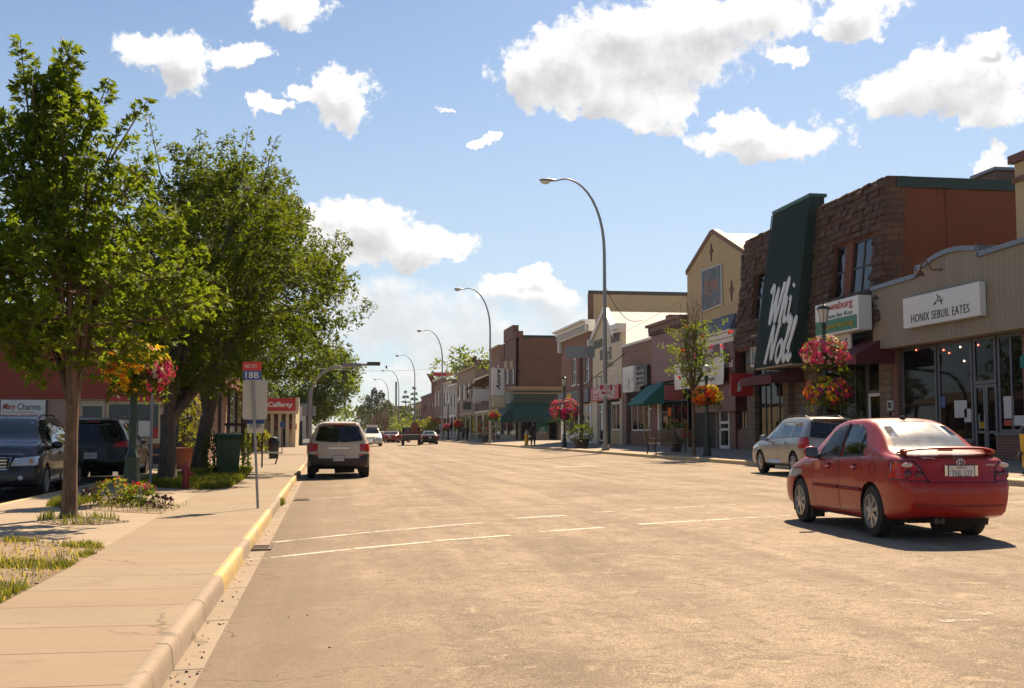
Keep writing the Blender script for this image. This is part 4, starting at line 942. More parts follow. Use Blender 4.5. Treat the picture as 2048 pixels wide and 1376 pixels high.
b = MB(); b.face([b.P((XF + .02, um, zp - .1)), b.P((36, um, zp - .1)), b.P((36, uN, ze0 - .25)), b.P((XF + .02, uN, ze0 - .25))]); b.face([b.P((XF + .02, um, zp - .1)), b.P((36, um, zp - .1)), b.P((36, uF, ze1 - .25)), b.P((XF + .02, uF, ze1 - .25))]); b.face([b.P((36, um, zp - .1)), b.P((36, uN, ze0 - .25)), b.P((36, uF, ze1 - .25))])
b.build('roof', siding('white_metal_roof', (.72, .70, .66), .5, False), gs)
one('downspout', BLACK, gs, T0, (uN + .36, uN + .50, zl, ze0 - .2, .0, .12))
ORN = mat('rust_iron', (.16, .055, .035), .7)
for px, py, h in ((1428, 500, .55), (1468, 577, .6)):
    u, z = U(px), V(px, py); b = MB(T0)
    b.prism([(u, z - h), (u + .10, z - .12), (u + .30, z), (u + .10, z + .12), (u, z + h * .8), (u - .10, z + .12), (u - .30, z), (u - .10, z - .12)], .005, .05); b.build('ornament', ORN, gs)
mb_ = thing('mural_board', 'dark painted mural board with orange strokes on the yellow gable', 'mural', T0(U(1430), V(1430, 610), .1))
mm, t, bb = newmat('mural_paint'); p = t.pos(); n = t.noise(.9, p, 4, dist=1.2); n2 = t.noise(1.4, t.v('ADD', p, (9., 4., 2.)), 5, dist=2.)
col = t.mix(t.step(n, .4, .6), (.018, .024, .03), (.06, .075, .09)); col = t.mix(t.m('MULTIPLY', t.step(n2, .56, .62), .8), col, (.36, .12, .04)); t.put(bb.inputs['Base Color'], col)
b = MB(T0); q4 = [(U(1450), V(1450, 608)), (U(1409), V(1409, 624)), (U(1409), V(1409, 540)), (U(1450), V(1450, 525))]
b.prism(q4, .02, .09); b.build('frame', WHITE, mb_)
c_ = (sum(p[0] for p in q4) / 4, sum(p[1] for p in q4) / 4); q5_ = [(c_[0] + (p[0] - c_[0]) * .94, c_[1] + (p[1] - c_[1]) * .96) for p in q4]
b = MB(T0); b.prism(q5_, .092, .1); b.build('picture', mm, mb_); text('Myrtles', .9, mat('mural_orange', (.45, .17, .06), .6), mb_, T0, c_[0], c_[1] + .1, .101, uw=2.1, shear=.2, ext=.005)
# bay with hipped slate roof, storefront below
ub0, ub1 = U(1468, 19.4), U(1384, 19.4); zc0, zc1, zc2 = V(1425, 690, 19.4), V(1425, 668, 19.4), V(1425, 640, 19.4)
b = MB(T0); b.box(ub0, ub1, zc0, zc0 + .22, -.0, .55); b.box(ub0 - .1, ub1 + .1, zc0 + .222, zc1 - .1, 0, .68); b.box(ub0 - .2, ub1 + .2, zc1 - .098, zc1, 0, .8); b.build('cornice', WHITE, gs)
b = MB(T0); e = [b.P(p) for p in ((ub0 - .25, zc1 + .002, .85), (ub1 + .25, zc1 + .002, .85), (ub1 + .25, zc1 + .002, 0), (ub0 - .25, zc1 + .002, 0))]; r1, r2 = b.P((ub0 + 1.2, zc2 + .2, .01)), b.P((ub1 - 1.2, zc2 + .2, .01))
b.face([e[0], e[1], r2, r1]); b.face([e[1], e[2], r2]); b.face([e[3], e[0], r1]); b.face(e[::-1]); b.face([e[2], e[3], r1, r2]); b.build('bay_roof', mat('slate_tiles', (.09, .10, .12), .6, bmp=.5, bs=20), gs)
DRED = mat('dark_red_paint', (.10, .013, .012), .5); SILLB = mat('brown_tile', (.16, .07, .05), .6)
b = MB(T0); b.box(ub0 + .02, ub1 - .02, zl - 1.35, zc0 - .003, -.2, .5); b.build('shop_fascia', DRED, gs)
u = (U(1450, 19.5), U(1446, 19.5)); one('fascia_post', WHITE, gs, T0, (u[0], u[1] + .1, zl + .2, zc0 - .004, .501, .56))
one('pier', DRED, gs, T0, (U(1475), U(1463), ZB, zl, -.2, .1)); one('pier', mat('weathered_post', (.14, .10, .08), .8), gs, T0, (U(1440), U(1434), ZB, zl - 1.36, -.2, .1))
one('stall_riser', SILLB, gs, T0, (uN, U(1464), ZB, ZB + .95, -.2, .02)); window(gs, T0, uN + .1, U(1476), ZB + .96, zl - .3, DKF, GLASS, .1, -.05, mull=[U(1486)])
one('entry_recess', DARK, gs, T0, (U(1440), U(1412), ZB, zl - 1.4, -.27, -.2))
d = window(gs, T0, U(1461), U(1441), ZB + .02, ZB + 2.35, WHITE, GLASS, .16, .06, trans=[ZB + 1.0, ZB + 1.35], name='door'); one('handle', ALU, d, T0, (U(1443), U(1443) + .05, ZB + 1, ZB + 1.2, .062, .1))
text('oral', .34, SIGNW, gs, T0, U(1458, 19.5), V(1456, 728, 19.5), .502, uw=1.3, bold=.015)
text('Spell', .34, SIGNW, gs, T0, U(1418, 19.5), V(1418, 702, 19.5), .502, uw=1.6)
bn = thing('cloth_banner', 'large white cloth banner with black lettering hung across the dark red shopfront', 'banner', T0(U(1400, 19.2), 4, .8))
u0, u1 = U(1447, 19.2), U(1352, 19.2); z0, z1 = V(1447, 768, 19.2), V(1447, 710, 19.2)
b = MB(); n_ = 14
for k in range(n_):
    for j in range(4):
        a0, a1 = u0 + (u1 - u0) * k / n_, u0 + (u1 - u0) * (k + 1) / n_
        wv = lambda a, z: 19.2 + .05 * math.sin(a * 2.1 + z * 1.3) + .03 * math.sin(a * 5.)
        zz = [z0 + (z1 - z0) * (j + i) / 4 for i in (0, 1)]
        b.face([b.P((wv(a, z), a, z)) for a, z in ((a0, zz[0]), (a1, zz[0]), (a1, zz[1]), (a0, zz[1]))])
b.build('cloth', SIGNW, bn, smooth=True)
for s, dz, h, w in (('Weekly CI', .82, .30, .5), ('Brayesday', .58, .24, .42), ('Every Monday Night', .2, .24, .6)): text(s, h, INK, bn, FX(19.08), u0 + (u1 - u0) * .34, z0 + (z1 - z0) * dz, .02, uw=(u1 - u0) * w * .8, shear=.15)
b = MB(); [b.tube([(19.2, a, z1), (19.9, a + .1, z1 + .5)], .012, 5) for a in (u0, u1, (u0 + u1) / 2)]; b.build('rope', BLACK, bn)
fl = thing('hanging_sign', 'small red hanging sign with white figure between yellow gable and stone front', 'sign', T0(U(1480, 19.2), 3.4, .8))
u, z = U(1483, 18.9), V(1483, 770, 18.9); MB().box(18.4, 19.5, u - .04, u + .04, z - .5, z + .55).build('board', SRED, fl); MB().tube([(18.3, u, z + .62), (20, u, z + .62)], .02, 6).build('bracket', BLACK, fl)
b = MB(FY(u - .041)); b.prism([(18.7, z - .3), (18.85, z - .3), (18.95, z), (19.1, z - .1), (19.2, z + .1), (18.95, z + .3), (18.75, z + .1)], 0, .01); b.build('emblem', WHITE, fl)

# --- mauve sided shop
uN, uF = U(1378), U(1308)
z0, z1 = V(1310, 766), V(1310, 655)
ms_ = thing('mauve_shop_building', 'shop with mauve horizontal siding and a bracketed brown cornice', 'building', (XF, (uN + uF) / 2, ZB))
body(ms_, uN + .02, uF - .01, z1 - .4, PURPLE); back(ms_, uN, uF, ZB, z0)
one('siding_wall', PURPLE, ms_, T0, (uN + .02, uF, z0, z1 - .3, -.3, .1))
b = MB(T0); b.box(uN, uF + .05, z1 - .3, z1 - .02, -.3, .32); b.box(uN, uF + .1, z1 - .018, z1 + .14, -.3, .5)
for k in range(14): a = uN + .2 + k * (uF - uN - .4) / 13; b.box(a - .07, a + .07, z1 - .55, z1 - .305, .102, .34)
b.build('cornice', mat('brown_cornice', (.19, .11, .085), .7), ms_)
MB().box(XF + .7, XF + 1.6, uF - 1.2, uF - .4, z1 - .4, z1 + .75).build('chimney', BRK_RED, ms_)
one('pier', mat('oxblood_paint', (.20, .05, .04), .6), ms_, T0, (U(1316), uF, ZB, z0, -.25, .08)); one('pier', WHITE, ms_, T0, (U(1320), U(1317), ZB, z0, -.25, .06))
window(ms_, T0, uN + .3, U(1322), ZB + 1.0, z0 - .1, DKF, GLASS, .1, -.05, mull=[U(1362), U(1346), U(1334)], trans=[ZB + 2.7]); one('stall_riser', SILLB, ms_, T0, (uN + .1, U(1321), ZB, ZB + .99, -.2, .02))
one('poster', PM['orange'], ms_, T0, (U(1340), U(1334), 2.4, 2.9, -.08, -.07))
hs = thing('hanging_sign', 'faded pink hanging sign under the mauve siding', 'sign', (19.3, U(1349, 19.3), 3.6)); u = U(1349, 19.3); z = V(1349, 785, 19.3)
MB().box(18.75, 19.85, u - .03, u + .03, z - .42, z + .42).build('board', mat('faded_red_sign', (.42, .10, .085), .6), hs); MB().tube([(18.6, u, z + .5), (20, u, z + .5)], .02, 6).build('bracket', BLACK, hs)

# --- brown plank shop with teal awning
uN, uF = U(1306.5), U(1246); z0, z1 = V(1247, 776), V(1247, 692)
bp = thing('brown_plank_shop_building', 'brown plank fronted shop above the teal awning', 'building', (XF, (uN + uF) / 2, ZB))
body(bp, uN + .01, uF - .01, z1 - .2, BROWNSID, roof=False); back(bp, uN, uF, ZB, z0)
one('plank_wall', BROWNSID, bp, T0, (uN + .01, uF, z0, z1 - .1, -.3, .05)); one('coping', WHITE, bp, T0, (uN, uF, z1 - .098, z1 + .05, -.32, .1))
one('pier', mat('brown_pier', (.20, .10, .075), .7), bp, T0, (U(1254), uF, ZB, z0, -.25, .04)); one('pier', MATS['brown_pier'], bp, T0, (uN, U(1304), ZB, z0, -.25, .04))
window(bp, T0, U(1296), U(1262), ZB + .95, z0 - .8, WHITE, GLASS, .1, -.05, mull=[U(1286), U(1274)]); one('stall_riser', BRK_RED, bp, T0, (U(1296), U(1262), ZB, ZB + .94, -.2, .02))
d = window(bp, T0, U(1303.5), U(1297), ZB, ZB + 2.4, WHITE, GLASS, .14, -.05, name='door', trans=[ZB + 1.]); one('handle', ALU, d, T0, (U(1298), U(1298) + .05, ZB + 1, ZB + 1.2, -.04, .02))
awning('awning', 'plain teal awning below the dark sign on the brown plank shop', U(1305, 19.2), U(1258, 18.7), V(1290, 770), V(1260, 808, 18.6), 1.4, TEAL, val=.08)
ds = thing('shop_sign', 'black sign board with small white lines above the teal awning', 'sign', T0(U(1290), 5, .2)); u0, u1, z2, z3 = U(1304), U(1269), V(1304, 770), V(1304, 729)
one('board', INK, ds, T0, (u0, u1, z2, z3, .06, .3), bevel=.02); one('picture', SIGNW, ds, T0, (U(1277), U(1270), z2 + .25, z3 - .2, .301, .31))
for k in range(4): text(('Hair & Body', 'Studio Salon', 'walk in', 'welcome')[k], .16, SIGNW, ds, T0, U(1290), z3 - .32 - k * .3, .302, uw=1.7 - .2 * (k % 2))
wp = thing('poster_sign', 'white projecting sign with grey sketch left of the black sign board', 'sign', T0(U(1257, 19.4), 4.4, .6)); u0, u1 = U(1268, 19.5), U(1246, 19.5); z2, z3 = V(1257, 784, 19.5), V(1257, 733, 19.5)
one('board', SIGNW, wp, T0, (u0, u1, z2, z3, .06, .5)); sk, t, bb = newmat('sketch'); t.put(bb.inputs['Base Color'], t.mix(t.step(t.noise(1.5, t.pos(), 6, .7), .5, .62), (.7, .67, .62), (.3, .24, .22))); one('picture', sk, wp, T0, (u0 + .15, u1 - .15, z2 + .15, z3 - .4, .501, .505))

# --- cream false front shop with white roof
uN, uF = U(1245), U(1186)
cs = thing('cream_false_front_building', 'cream false front with stepped gable, pilaster cap and bright white metal roof', 'building', (XF, (uN + uF) / 2, ZB))
z0 = V(1215, 800); up = U(1211); zpk = V(1211, 616); zl_, zr_ = V(1187, 676), V(1246, 660)
b = MB(T0); b.prism([(uN, z0), (uF, z0), (uF, zl_), (up, zpk), (U(1232), zr_ - .1), (uN, zr_ - .1)], -.3, 0); b.build('false_front', CREAM, cs)
b = MB(T0)
for (a0, y0_), (a1, y1_) in (((uF + .2, zl_), (up, zpk)), ((up, zpk), (U(1232), zr_ - .05))):
    b.face([b.P((a0, y0_ - .35, .16)), b.P((a1, y1_ - .35, .16)), b.P((a1, y1_ + .05, .16)), b.P((a0, y0_ + .05, .16))]); b.face([b.P((a0, y0_ + .05, .16)), b.P((a1, y1_ + .05, .16)), b.P((a1, y1_ + .05, -.3)), b.P((a0, y0_ + .05, -.3))]); b.face([b.P((a0, y0_ - .35, .16)), b.P((a1, y1_ - .35, .16)), b.P((a1, y1_ - .35, .003)), b.P((a0, y0_ - .35, .003))])
b.box(uN - .1, U(1234), zr_ + .1, zr_ + .5, -.3, .45); b.box(uN, U(1235), zr_ - .098, zr_ + .098, -.3, .3); b.box(uF - .1, uF + .3, zl_ - .7, zl_ - .1, .002, .35); b.build('cornice', WHITE, cs)
body(cs, uN, uF, zr_ - 1, CREAM, roof=False); back(cs, uN, uF, ZB, z0)
ur = U(1212); uE = ur - 7.5; zE = zpk - .25 - 7.5 * .62
b = MB(); x1 = 33.5
b.face([b.P((XF + .3, ur, zpk - .25)), b.P((x1, ur, zpk - .25)), b.P((x1, uE, zE)), b.P((XF + .3, uE, zE))]); b.face([b.P((XF + .3, ur, zpk - .25)), b.P((x1, ur, zpk - .25)), b.P((x1, uF + .5, zl_ - .3)), b.P((XF + .3, uF + .5, zl_ - .3))]); b.build('roof', WROOF, cs)
MB().box(33.0, 33.4, uE + .3, ur, 3, zE).build('rear_wall', CREAM, cs)
GRY = mat('grey_ornament', (.10, .10, .075), .7)
for px, py, w, h in ((1197, 688, .0, .0), (1231, 676, 0, 0)): one('vent_panel', GRY, cs, T0, (U(px + 9), U(px - 7), V(px, py + 8), V(px, py - 8), .003, .05))
one('vent_panel', INK, cs, T0, (U(1206), U(1202), V(1204, 720), V(1204, 700), .003, .05))
text('Grill', .95, INK, cs, T0, U(1217), V(1218, 707), .004, uw=2.1, bold=.02); text('Goddess', .45, GRY, cs, T0, U(1217), V(1217, 728), .004, uw=3.2)
window(cs, T0, U(1204), U(1194), V(1198, 774), V(1198, 752), BLACK, GLASSU, .12, .03); window(cs, T0, U(1235), U(1225), V(1230, 770), V(1230, 735), WHITE, GLASSU, .12, .03)
[piers('pier', CREAM, cs, T0, (a, c_, ZB, z0, -.2, .05)) for a, c_ in ((U(1196), uF), (uN, U(1241)))]
window(cs, T0, U(1240), U(1222), ZB + 1.0, z0 - .2, WHITE, GLASS, .1, -.05, mull=[U(1231)]); window(cs, T0, U(1208), U(1197), ZB + .2, z0 - .2, WHITE, GLASS, .1, -.05, name='door', trans=[ZB + 2.4]); one('stall_riser', mat('mustard_panel', (.42, .28, .10), .6), cs, T0, (U(1240), U(1222), ZB, ZB + .99, -.2, .03))
rs = thing('shop_sign', 'red sign with white lettering on the cream false front behind the tall lamp pole', 'sign', T0(U(1215), 4.4, .1)); u0, u1 = U(1243), U(1186.5); z2, z3 = V(1215, 800), V(1215, 773)
one('board', SRED, rs, T0, (u0, u1, z2, z3, .06, .2), bevel=.01); text('Golf & Hi Family', .5, SIGNW, rs, T0, (u0 + u1) / 2, z2 + (z3 - z2) * .68, .201, uw=(u1 - u0) * .8, bold=.02, shear=.2); text('ZEST FOR THE BEST', .28, SIGNW, rs, T0, (u0 + u1) / 2, z2 + (z3 - z2) * .25, .201, uw=(u1 - u0) * .8)

# --- red brick two storey with white cornice, big buff wall behind
uN, uF = U(1184), U(1123); z1 = V(1150, 660); z0 = V(1150, 795)
rb = thing('brick_shop_building', 'red brick two storey shop with tall arched upper windows and a white cornice', 'building', (XF, (uN + uF) / 2, ZB))
ws = [(U(1178 - k * 13), U(1170.5 - k * 13), V(1160, 768), V(1160, 712)) for k in range(3)]
b = MB(T0); wall(b, uN, uF, z0, z1 - .6, ws, -.3, 0); b.build('brick_wall', BRK_RED, rb)
body(rb, uN + .01, uF - .01, z1 - .5, BRK_RED); back(rb, uN, uF, ZB, z1 - .7)
for w in ws: window(rb, T0, *w, WHITE, GLASSU, .12, -.08, trans=[(w[2] + w[3]) / 2], sill=WHITE)
b = MB(T0); b.box(uN, uF + .1, z1 - .6, z1 - .1, -.3, .25); b.box(uN, uF + .2, z1 - .098, z1 + .15, -.3, .5); b.box(uN, uF + .3, z1 + .152, z1 + .3, -.3, .75)
for k in range(16): a = uN + .3 + k * (uF - uN - .5) / 15; b.box(a - .1, a + .1, z1 - .5, z1 - .102, .252, .45)
b.box(uF - .4, uF + .1, z1 - 1.5, z1 - .602, .002, .3); b.build('cornice', WHITE, rb)
one('shop_fascia', mat('grey_fascia', (.15, .15, .16), .6), rb, T0, (uN, uF, z0 - .5, z0 + .5, .003, .3)); one('sign_panel', INK, rb, T0, (U(1176), U(1150), z0 - .35, z0 + .38, .301, .33)); one('sign_panel', PM['yellow'], rb, T0, (U(1149.5), U(1142), z0 - .3, z0 + .35, .301, .33))
window(rb, T0, uN + .4, U(1162), ZB + .8, z0 - .6, mat('ochre_frame', (.45, .30, .08), .5), GLASS, .16, -.05, mull=[U(1174), U(1168)], trans=[z0 - 1.4]); window(rb, T0, U(1158), U(1130), ZB + .8, z0 - .6, MATS['ochre_frame'], GLASS, .16, -.05, mull=[U(1148), U(1139)], trans=[z0 - 1.4])
piers('pier', WHITE, rb, T0, *[(a, c_, ZB, z0 - .5, -.25, .05) for a, c_ in ((U(1128), uF), (U(1162), U(1158)), (uN, uN + .38))]); one('stall_riser', WHITE, rb, T0, (uN + .4, U(1130), ZB, ZB + .79, -.2, .0))
bw = thing('buff_hall_building', 'large plain buff walled building rising behind the white metal roof', 'building', (24, 95, ZB))
yb = 93.5
X0, zt_ = hy(1178, 588, yb); X1, _ = hy(1420, 588, yb)
ft = lambda e: [(X0 - e, yb - e), (X1 + 3 + e, yb - e), (X1 + 7, yb + 14), (X0 * (yb + 14) / yb + .5, yb + 14)]
MB(lambda u, v, d: (u, v, d)).prism(ft(0), 4, zt_).build('wall', BUFF, bw); MB().prism(ft(.1), zt_ + .002, zt_ + .3).build('coping', mat('dark_coping', (.07, .06, .055), .7), bw); MB().box(X0 - .12, X0 + .35, yb - .05, yb - .003, 4, zt_ - .003).build('corner_strip', BRK_DK, bw)

# --- corner brick building across the side street
uN = U(1032); uF = U(1001); zt_ = V(1032, 668); zc = V(1032, 776)
cb = thing('corner_brick_building', 'dark red brick corner building with stepped parapet and long dark green awning', 'building', (XF, uN, ZB))
ww = [(U(x + 3.0), U(x - 2.2), V(x, 768), V(x, 738)) for x in (1024, 1013)]
b = MB(T0); wall(b, uN, uF, zc, zt_ - .4, ww, -.3, 0); b.build('brick_wall', BRK_DK, cb)
for w in ww: window(cb, T0, *w, WHITE, GLASSU, .18, -.08); one('lintel', mat('sandstone', (.42, .30, .18), .8), cb, T0, (w[0] - .3, w[1] + .3, w[3] + .003, w[3] + .9, .003, .12))
MB().box(XF + .3, 48, uN + .31, uF, ZB - .5, zt_ - .45).build('wall', BRK_DK, cb); MB().box(XF + .002, 48, uN, uN + .3, zc, zt_ - .4).build('side_wall', BRK_DK, cb)
MB().box(XF, 48, uN - .05, uN + .35, zt_ - .398, zt_ - .1).build('coping', DGREEN, cb)
b = MB(T0); b.box(uN - .06, uN + 3.2, zt_ - .39, zt_ + .35, -.8, .1); b.box(uN + 1.2, uN + 8., zt_ - .38, zt_ + 1.1, -.5, .15); b.box(uN + 8.0, uF, zt_ - 2.2, zt_ - .5, .003, .1); b.build('parapet', BRK_DK, cb)
SAND = MATS['sandstone']; b = MB(); b.box(XF - .5, 48, uN - .5, uN - .003, zc - .25, zc - .02); b.box(XF - .5, XF - .003, uN, uF, zc - .25, zc - .02); b.box(XF - .65, 48, uN - .65, uN - .003, zc - .018, zc + .15); b.box(XF - .65, XF - .003, uN, uF, zc - .018, zc + .15); b.build('cornice', SAND, cb)
b = MB(); b.box(XF - .3, 48, uN - .3, uN - .003, zc - 1.6, zc - .252); b.box(XF - .3, XF - .003, uN, uF, zc - 1.6, zc - .252); b.build('shop_fascia', mat('bottle_green_fascia', (.02, .05, .042), .5), cb)
b = MB(); b.box(XF - .36, 48, uN - .36, uN - .302, zc - .62, zc - .5); b.build('fascia_line', SAND, cb)
X0 = XF - .2; TY = FY(uN)
awning('awning', 'long dark green canvas awning along the side of the corner brick building', XF - .5, 30, zc - 1.5, zc - 3.1, 1.6, DTEAL, T=TY, val=.6)
awning('awning', 'dark green awning wrapping the street front of the corner brick building', uN - .2, uN + 7, zc - 1.5, zc - 3.1, 1.6, DTEAL, val=.6)
zg = zc - 3.2
b = MB(TY); wall(b, XF, 46, ZB, zg + 1.6, [(XF + .5, XF + 2.2, ZB, zg - .2), (XF + 3.6, XF + 4.6, ZB, zg - .3), (XF + 4.9, XF + 10.2, ZB + 1.2, zg - .1)], -.25, 0); b.build('shop_wall', mat('taupe_render', (.34, .28, .21), .8), cb)
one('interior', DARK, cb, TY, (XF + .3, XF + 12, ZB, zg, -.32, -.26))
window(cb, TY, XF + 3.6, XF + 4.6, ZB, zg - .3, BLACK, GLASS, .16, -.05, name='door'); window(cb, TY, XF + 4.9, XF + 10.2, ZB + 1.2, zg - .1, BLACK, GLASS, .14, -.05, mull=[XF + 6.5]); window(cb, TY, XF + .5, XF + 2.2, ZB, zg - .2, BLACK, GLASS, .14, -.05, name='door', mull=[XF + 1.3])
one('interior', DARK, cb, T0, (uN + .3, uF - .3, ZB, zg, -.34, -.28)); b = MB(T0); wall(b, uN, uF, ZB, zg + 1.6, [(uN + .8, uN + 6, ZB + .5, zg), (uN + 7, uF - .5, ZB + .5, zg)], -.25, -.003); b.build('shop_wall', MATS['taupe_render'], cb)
window(cb, T0, uN + .8, uN + 6, ZB + .5, zg, BLACK, GLASS, .14, -.05, mull=[uN + 2.5, uN + 4.2]); window(cb, T0, uN + 7, uF - .5, ZB + .5, zg, BLACK, GLASS, .14, -.05)
vs_ = thing('banner_sign', 'tall teal vertical sign with white letters beside the door of the corner building', 'sign', (XF + 2.9, uN, 2)); one('board', mat('teal_sign', (.02, .25, .21), .5), vs_, TY, (XF + 2.25, XF + 3.5, ZB + .9, zg - .25, .003, .1)); text('DR\nEGG', .7, SIGNW, vs_, TY, XF + 2.9, zg - 1.4, .101, uw=.7, flip=1, bold=.02); text('SAVE', .4, SIGNW, vs_, TY, XF + 2.9, zg - 2.6, .101, uw=.9, flip=1, bold=.02)
pj = thing('projecting_sign', 'tall white projecting sign with black script on the corner brick building', 'sign', (18.5, uN + 6, 6)); yj = U(995, 18.4)
x0, z0 = hy(983, 815, yj); x1, z1 = hy(1009, 737, yj)
MB().box(x0, x1, yj - .15, yj + .15, z0 + 1.3, z1).build('cabinet', SIGNW, pj, bevel=.05); MB().box(x0 + .05, x1 + .1, yj - .14, yj + .14, z0, z0 + 1.25).build('lower_panel', CREAM, pj, bevel=.05)
tt = text('Azure', .5, INK, pj, lambda u, v, d: ((x0 + x1) / 2 - v, yj - .15 - d, (z0 + z1) / 2 + .9 + u), 0, 0, .004, uw=2.3, flip=1, bold=.03, shear=.2)
MB().tube([(x1, yj, z0 + 2), (20, yj, z0 + 2)], .05, 6).build('bracket', BLACK, pj)
# --- far shops down the street
def farshop(name, label, xa, xb, ytop, m, trim, wm, X=XF, win=2, ya=None, sign=None, gf=DARK, depth=14):
    a, c_ = U(xa, X), U(xb, X); z1 = V((xa + xb) / 2, ytop, X); p = thing(name, label, 'building', (X, (a + c_) / 2, ZB))
    T = FX(X); n = max(2, int((c_ - a) / 5)); w = (c_ - a) / n
    h1 = ZB + 3.6
    hs_ = [(a + (k + .28) * w, a + (k + .72) * w, h1 + (z1 - h1) * .32, h1 + (z1 - h1) * .72) for k in range(n)] if z1 > 6.5 else []
    b = MB(T); wall(b, a, c_, h1, z1, hs_, -.25, 0); b.build('wall', m, p); MB().box(X + .26, X + depth, a, c_, ZB - .4, z1 - .3).build('side_wall', m, p)
    b = MB(T); b.box(a - .05, c_ + .05, z1 + .003, z1 + .25, -.3, .3); b.box(a, c_, h1 - .25, h1 + .1, .003, .25); b.build('cornice', trim, p)
    for h in hs_: window(p, T, *h, wm, GLASSU, .16, -.06)
    for k in range(n):
        window(p, T, a + (k + .1) * w, a + (k + .9) * w, ZB + .6, h1 - .3, wm, GLASS, .16, -.06, name='shop_window')
    for k in range(n + 1): one('pier', trim, p, T, (max(a, a + (k - .1) * w), min(c_, a + (k + .1) * w), ZB, h1 - .25, -.25, 0))
    return p
farshop('brick_shop_building', 'narrow brick shop beyond the tall white projecting sign', 1000.5, 982, 698, BRK_RED, SAND, WHITE)
p = farshop('arcade_shop_building', 'dark shop with arched balcony openings and a tilted tile roof', 981, 952, 757, mat('dark_timber', (.07, .045, .035), .8), CREAM, CREAM)
a, c_ = U(981), U(951); z = V(966, 757); b = MB(T0); b.face([b.P((a, z + .3, -.2)), b.P((c_, z - .5, -.2)), b.P((c_, z - 1.3, 1.6)), b.P((a, z - .5, 1.6))]); b.face([b.P((a, z + .1, -.2)), b.P((c_, z - .7, -.2)), b.P((c_, z - 1.5, 1.6)), b.P((a, z - .7, 1.6))]); b.build('canopy_roof', SAND, p)
farshop('tan_brick_building', 'tan brick two storey building with a brown side wall, mid street', 950, 914, 742, BRK_TAN, SAND, BLACK)
farshop('brick_shop_building', 'tall dark brick block rising behind the tan brick shop', 950, 925, 722, BRK_DK, BRK_DK, BLACK, X=26)
farshop('grey_shop_building', 'pale grey fronted shop beyond the tan brick building', 913, 900, 772, mat('pale_grey_render', (.42, .38, .34), .8), WHITE, BLACK)
farshop('white_shop_building', 'whitewashed narrow shop beside the pale grey front', 899.5, 886, 768, mat('dull_white_render', (.45, .40, .34), .8), CREAM, BLACK)
farshop('brick_shop_building', 'far red brick building with a white roof edge beyond the whitewashed shop', 885.5, 867, 760, BRK_RED, WHITE, WHITE)
p = farshop('dark_red_building', 'dark red building with a forked red chimney stack far down the street', 866, 842, 792, mat('dark_red_render', (.19, .05, .038), .8), BLACK, BLACK)
y = U(858); b = MB(); z = V(858, 792); b.box(20.5, 22, y - 1, y + 1, z - .5, z + 2.6); b.prism([(20.4, z + 2.5), (22.1, z + 2.5), (23, z + 4.6), (21.9, z + 4.2), (21.3, z + 3.4), (20.7, z + 4.4), (19.4, z + 4.6)], y - 1, y + 1) if False else None
b.T = FY(y); b.prism([(20.5, z + 2.6), (22, z + 2.6), (22.9, z + 4.5), (21.9, z + 4.1), (21.25, z + 3.3), (20.6, z + 4.2), (19.5, z + 4.5)], -.9, .9); b.build('chimney', MATS['dark_red_render'], p)
farshop('tan_shop_building', 'last tan building at the end of the right side row', 841, 828, 807, mat('tan_render', (.40, .29, .17), .8), CREAM, BLACK)
farshop('brown_shop_building', 'low brown shed beyond the last tan building', 827, 812, 838, mat('brown_render', (.14, .09, .065), .8), BLACK, BLACK)
tw = thing('water_tower', 'distant reddish tower with a thin mast on top', 'tower', (22, 620, 0)); x, z1 = hy(792, 812, 620); b = MB(); b.lathe([(7, 0), (6.6, z1 * .75), (8.2, z1 * .78), (8.2, z1)], (x, 620, 0), 14); b.build('shaft', mat('red_grey_brick', (.20, .12, .11), .8), tw); MB().tube([(x, 620, z1), (x, 620, z1 + 13)], .5, 6).build('mast', BLACK, tw)
fs = thing('street_banner', 'red and gold banner board projecting over the pavement near the second lamp pole', 'banner', (17, U(905, 19), 8)); yb_ = U(905, 19.9)
x0, z0 = hy(866, 752, yb_); x1, z1 = hy(925, 745, yb_); MB().box(x0, x0 + (x1 - x0) * .45, yb_ - .08, yb_ + .08, z0, z1).build('board', SRED, fs); MB().box(x0 + (x1 - x0) * .451, 20, yb_ - .08, yb_ + .08, z0 + .05, z1).build('extension', mat('gold_board', (.40, .22, .07), .6), fs)
for i, (px, py, w, h, m, tx, lab) in enumerate(((966, 790, 2.2, 1.5, SIGNW, '', 'wide white sign under the arched balcony shop'), (950, 790, 1.2, 2.2, SIGNW, '', 'tall white sign beside the arched balcony shop'), (930, 812, 1.2, 1.0, GRY, '', 'small dark sign on the tan brick building'), (873, 842, 2.4, 1.2, SRED, '', 'red projecting sign low on the far red brick building'))):
    yb_ = U(px, 19); z = V(px, py, 19); x0 = 19.9 - w; p = thing('projecting_sign', lab, 'sign', (19, yb_, z)); MB().box(x0, 19.85, yb_ - .1, yb_ + .1, z - h / 2, z + h / 2).build('board', m, p, bevel=.02); MB().tube([(x0, yb_, z + h / 2 + .1), (20.1, yb_, z + h / 2 + .1)], .04, 5).build('bracket', BLACK, p)
for i, (xa_, ya_, za_, xb_, yb_, zb_, lab) in enumerate(((20.5, 60, 9.5, 20.5, 133, 8.5, 'long thin overhead wire along the right shop roofs'), (-6, 85, 6.5, 20.5, 128, 10, 'thin wire crossing the street beyond the second lamp pole'))):
    a, e = Vector((xa_, ya_, za_)), Vector((xb_, yb_, zb_)); w_ = thing('overhead_wire', lab, 'wire', a); MB().tube([a + (e - a) * k / 14 + Vector((0, 0, -1.1 * math.sin(math.pi * k / 14))) for k in range(15)], .013, 4).build('wire', BLACK, w_)
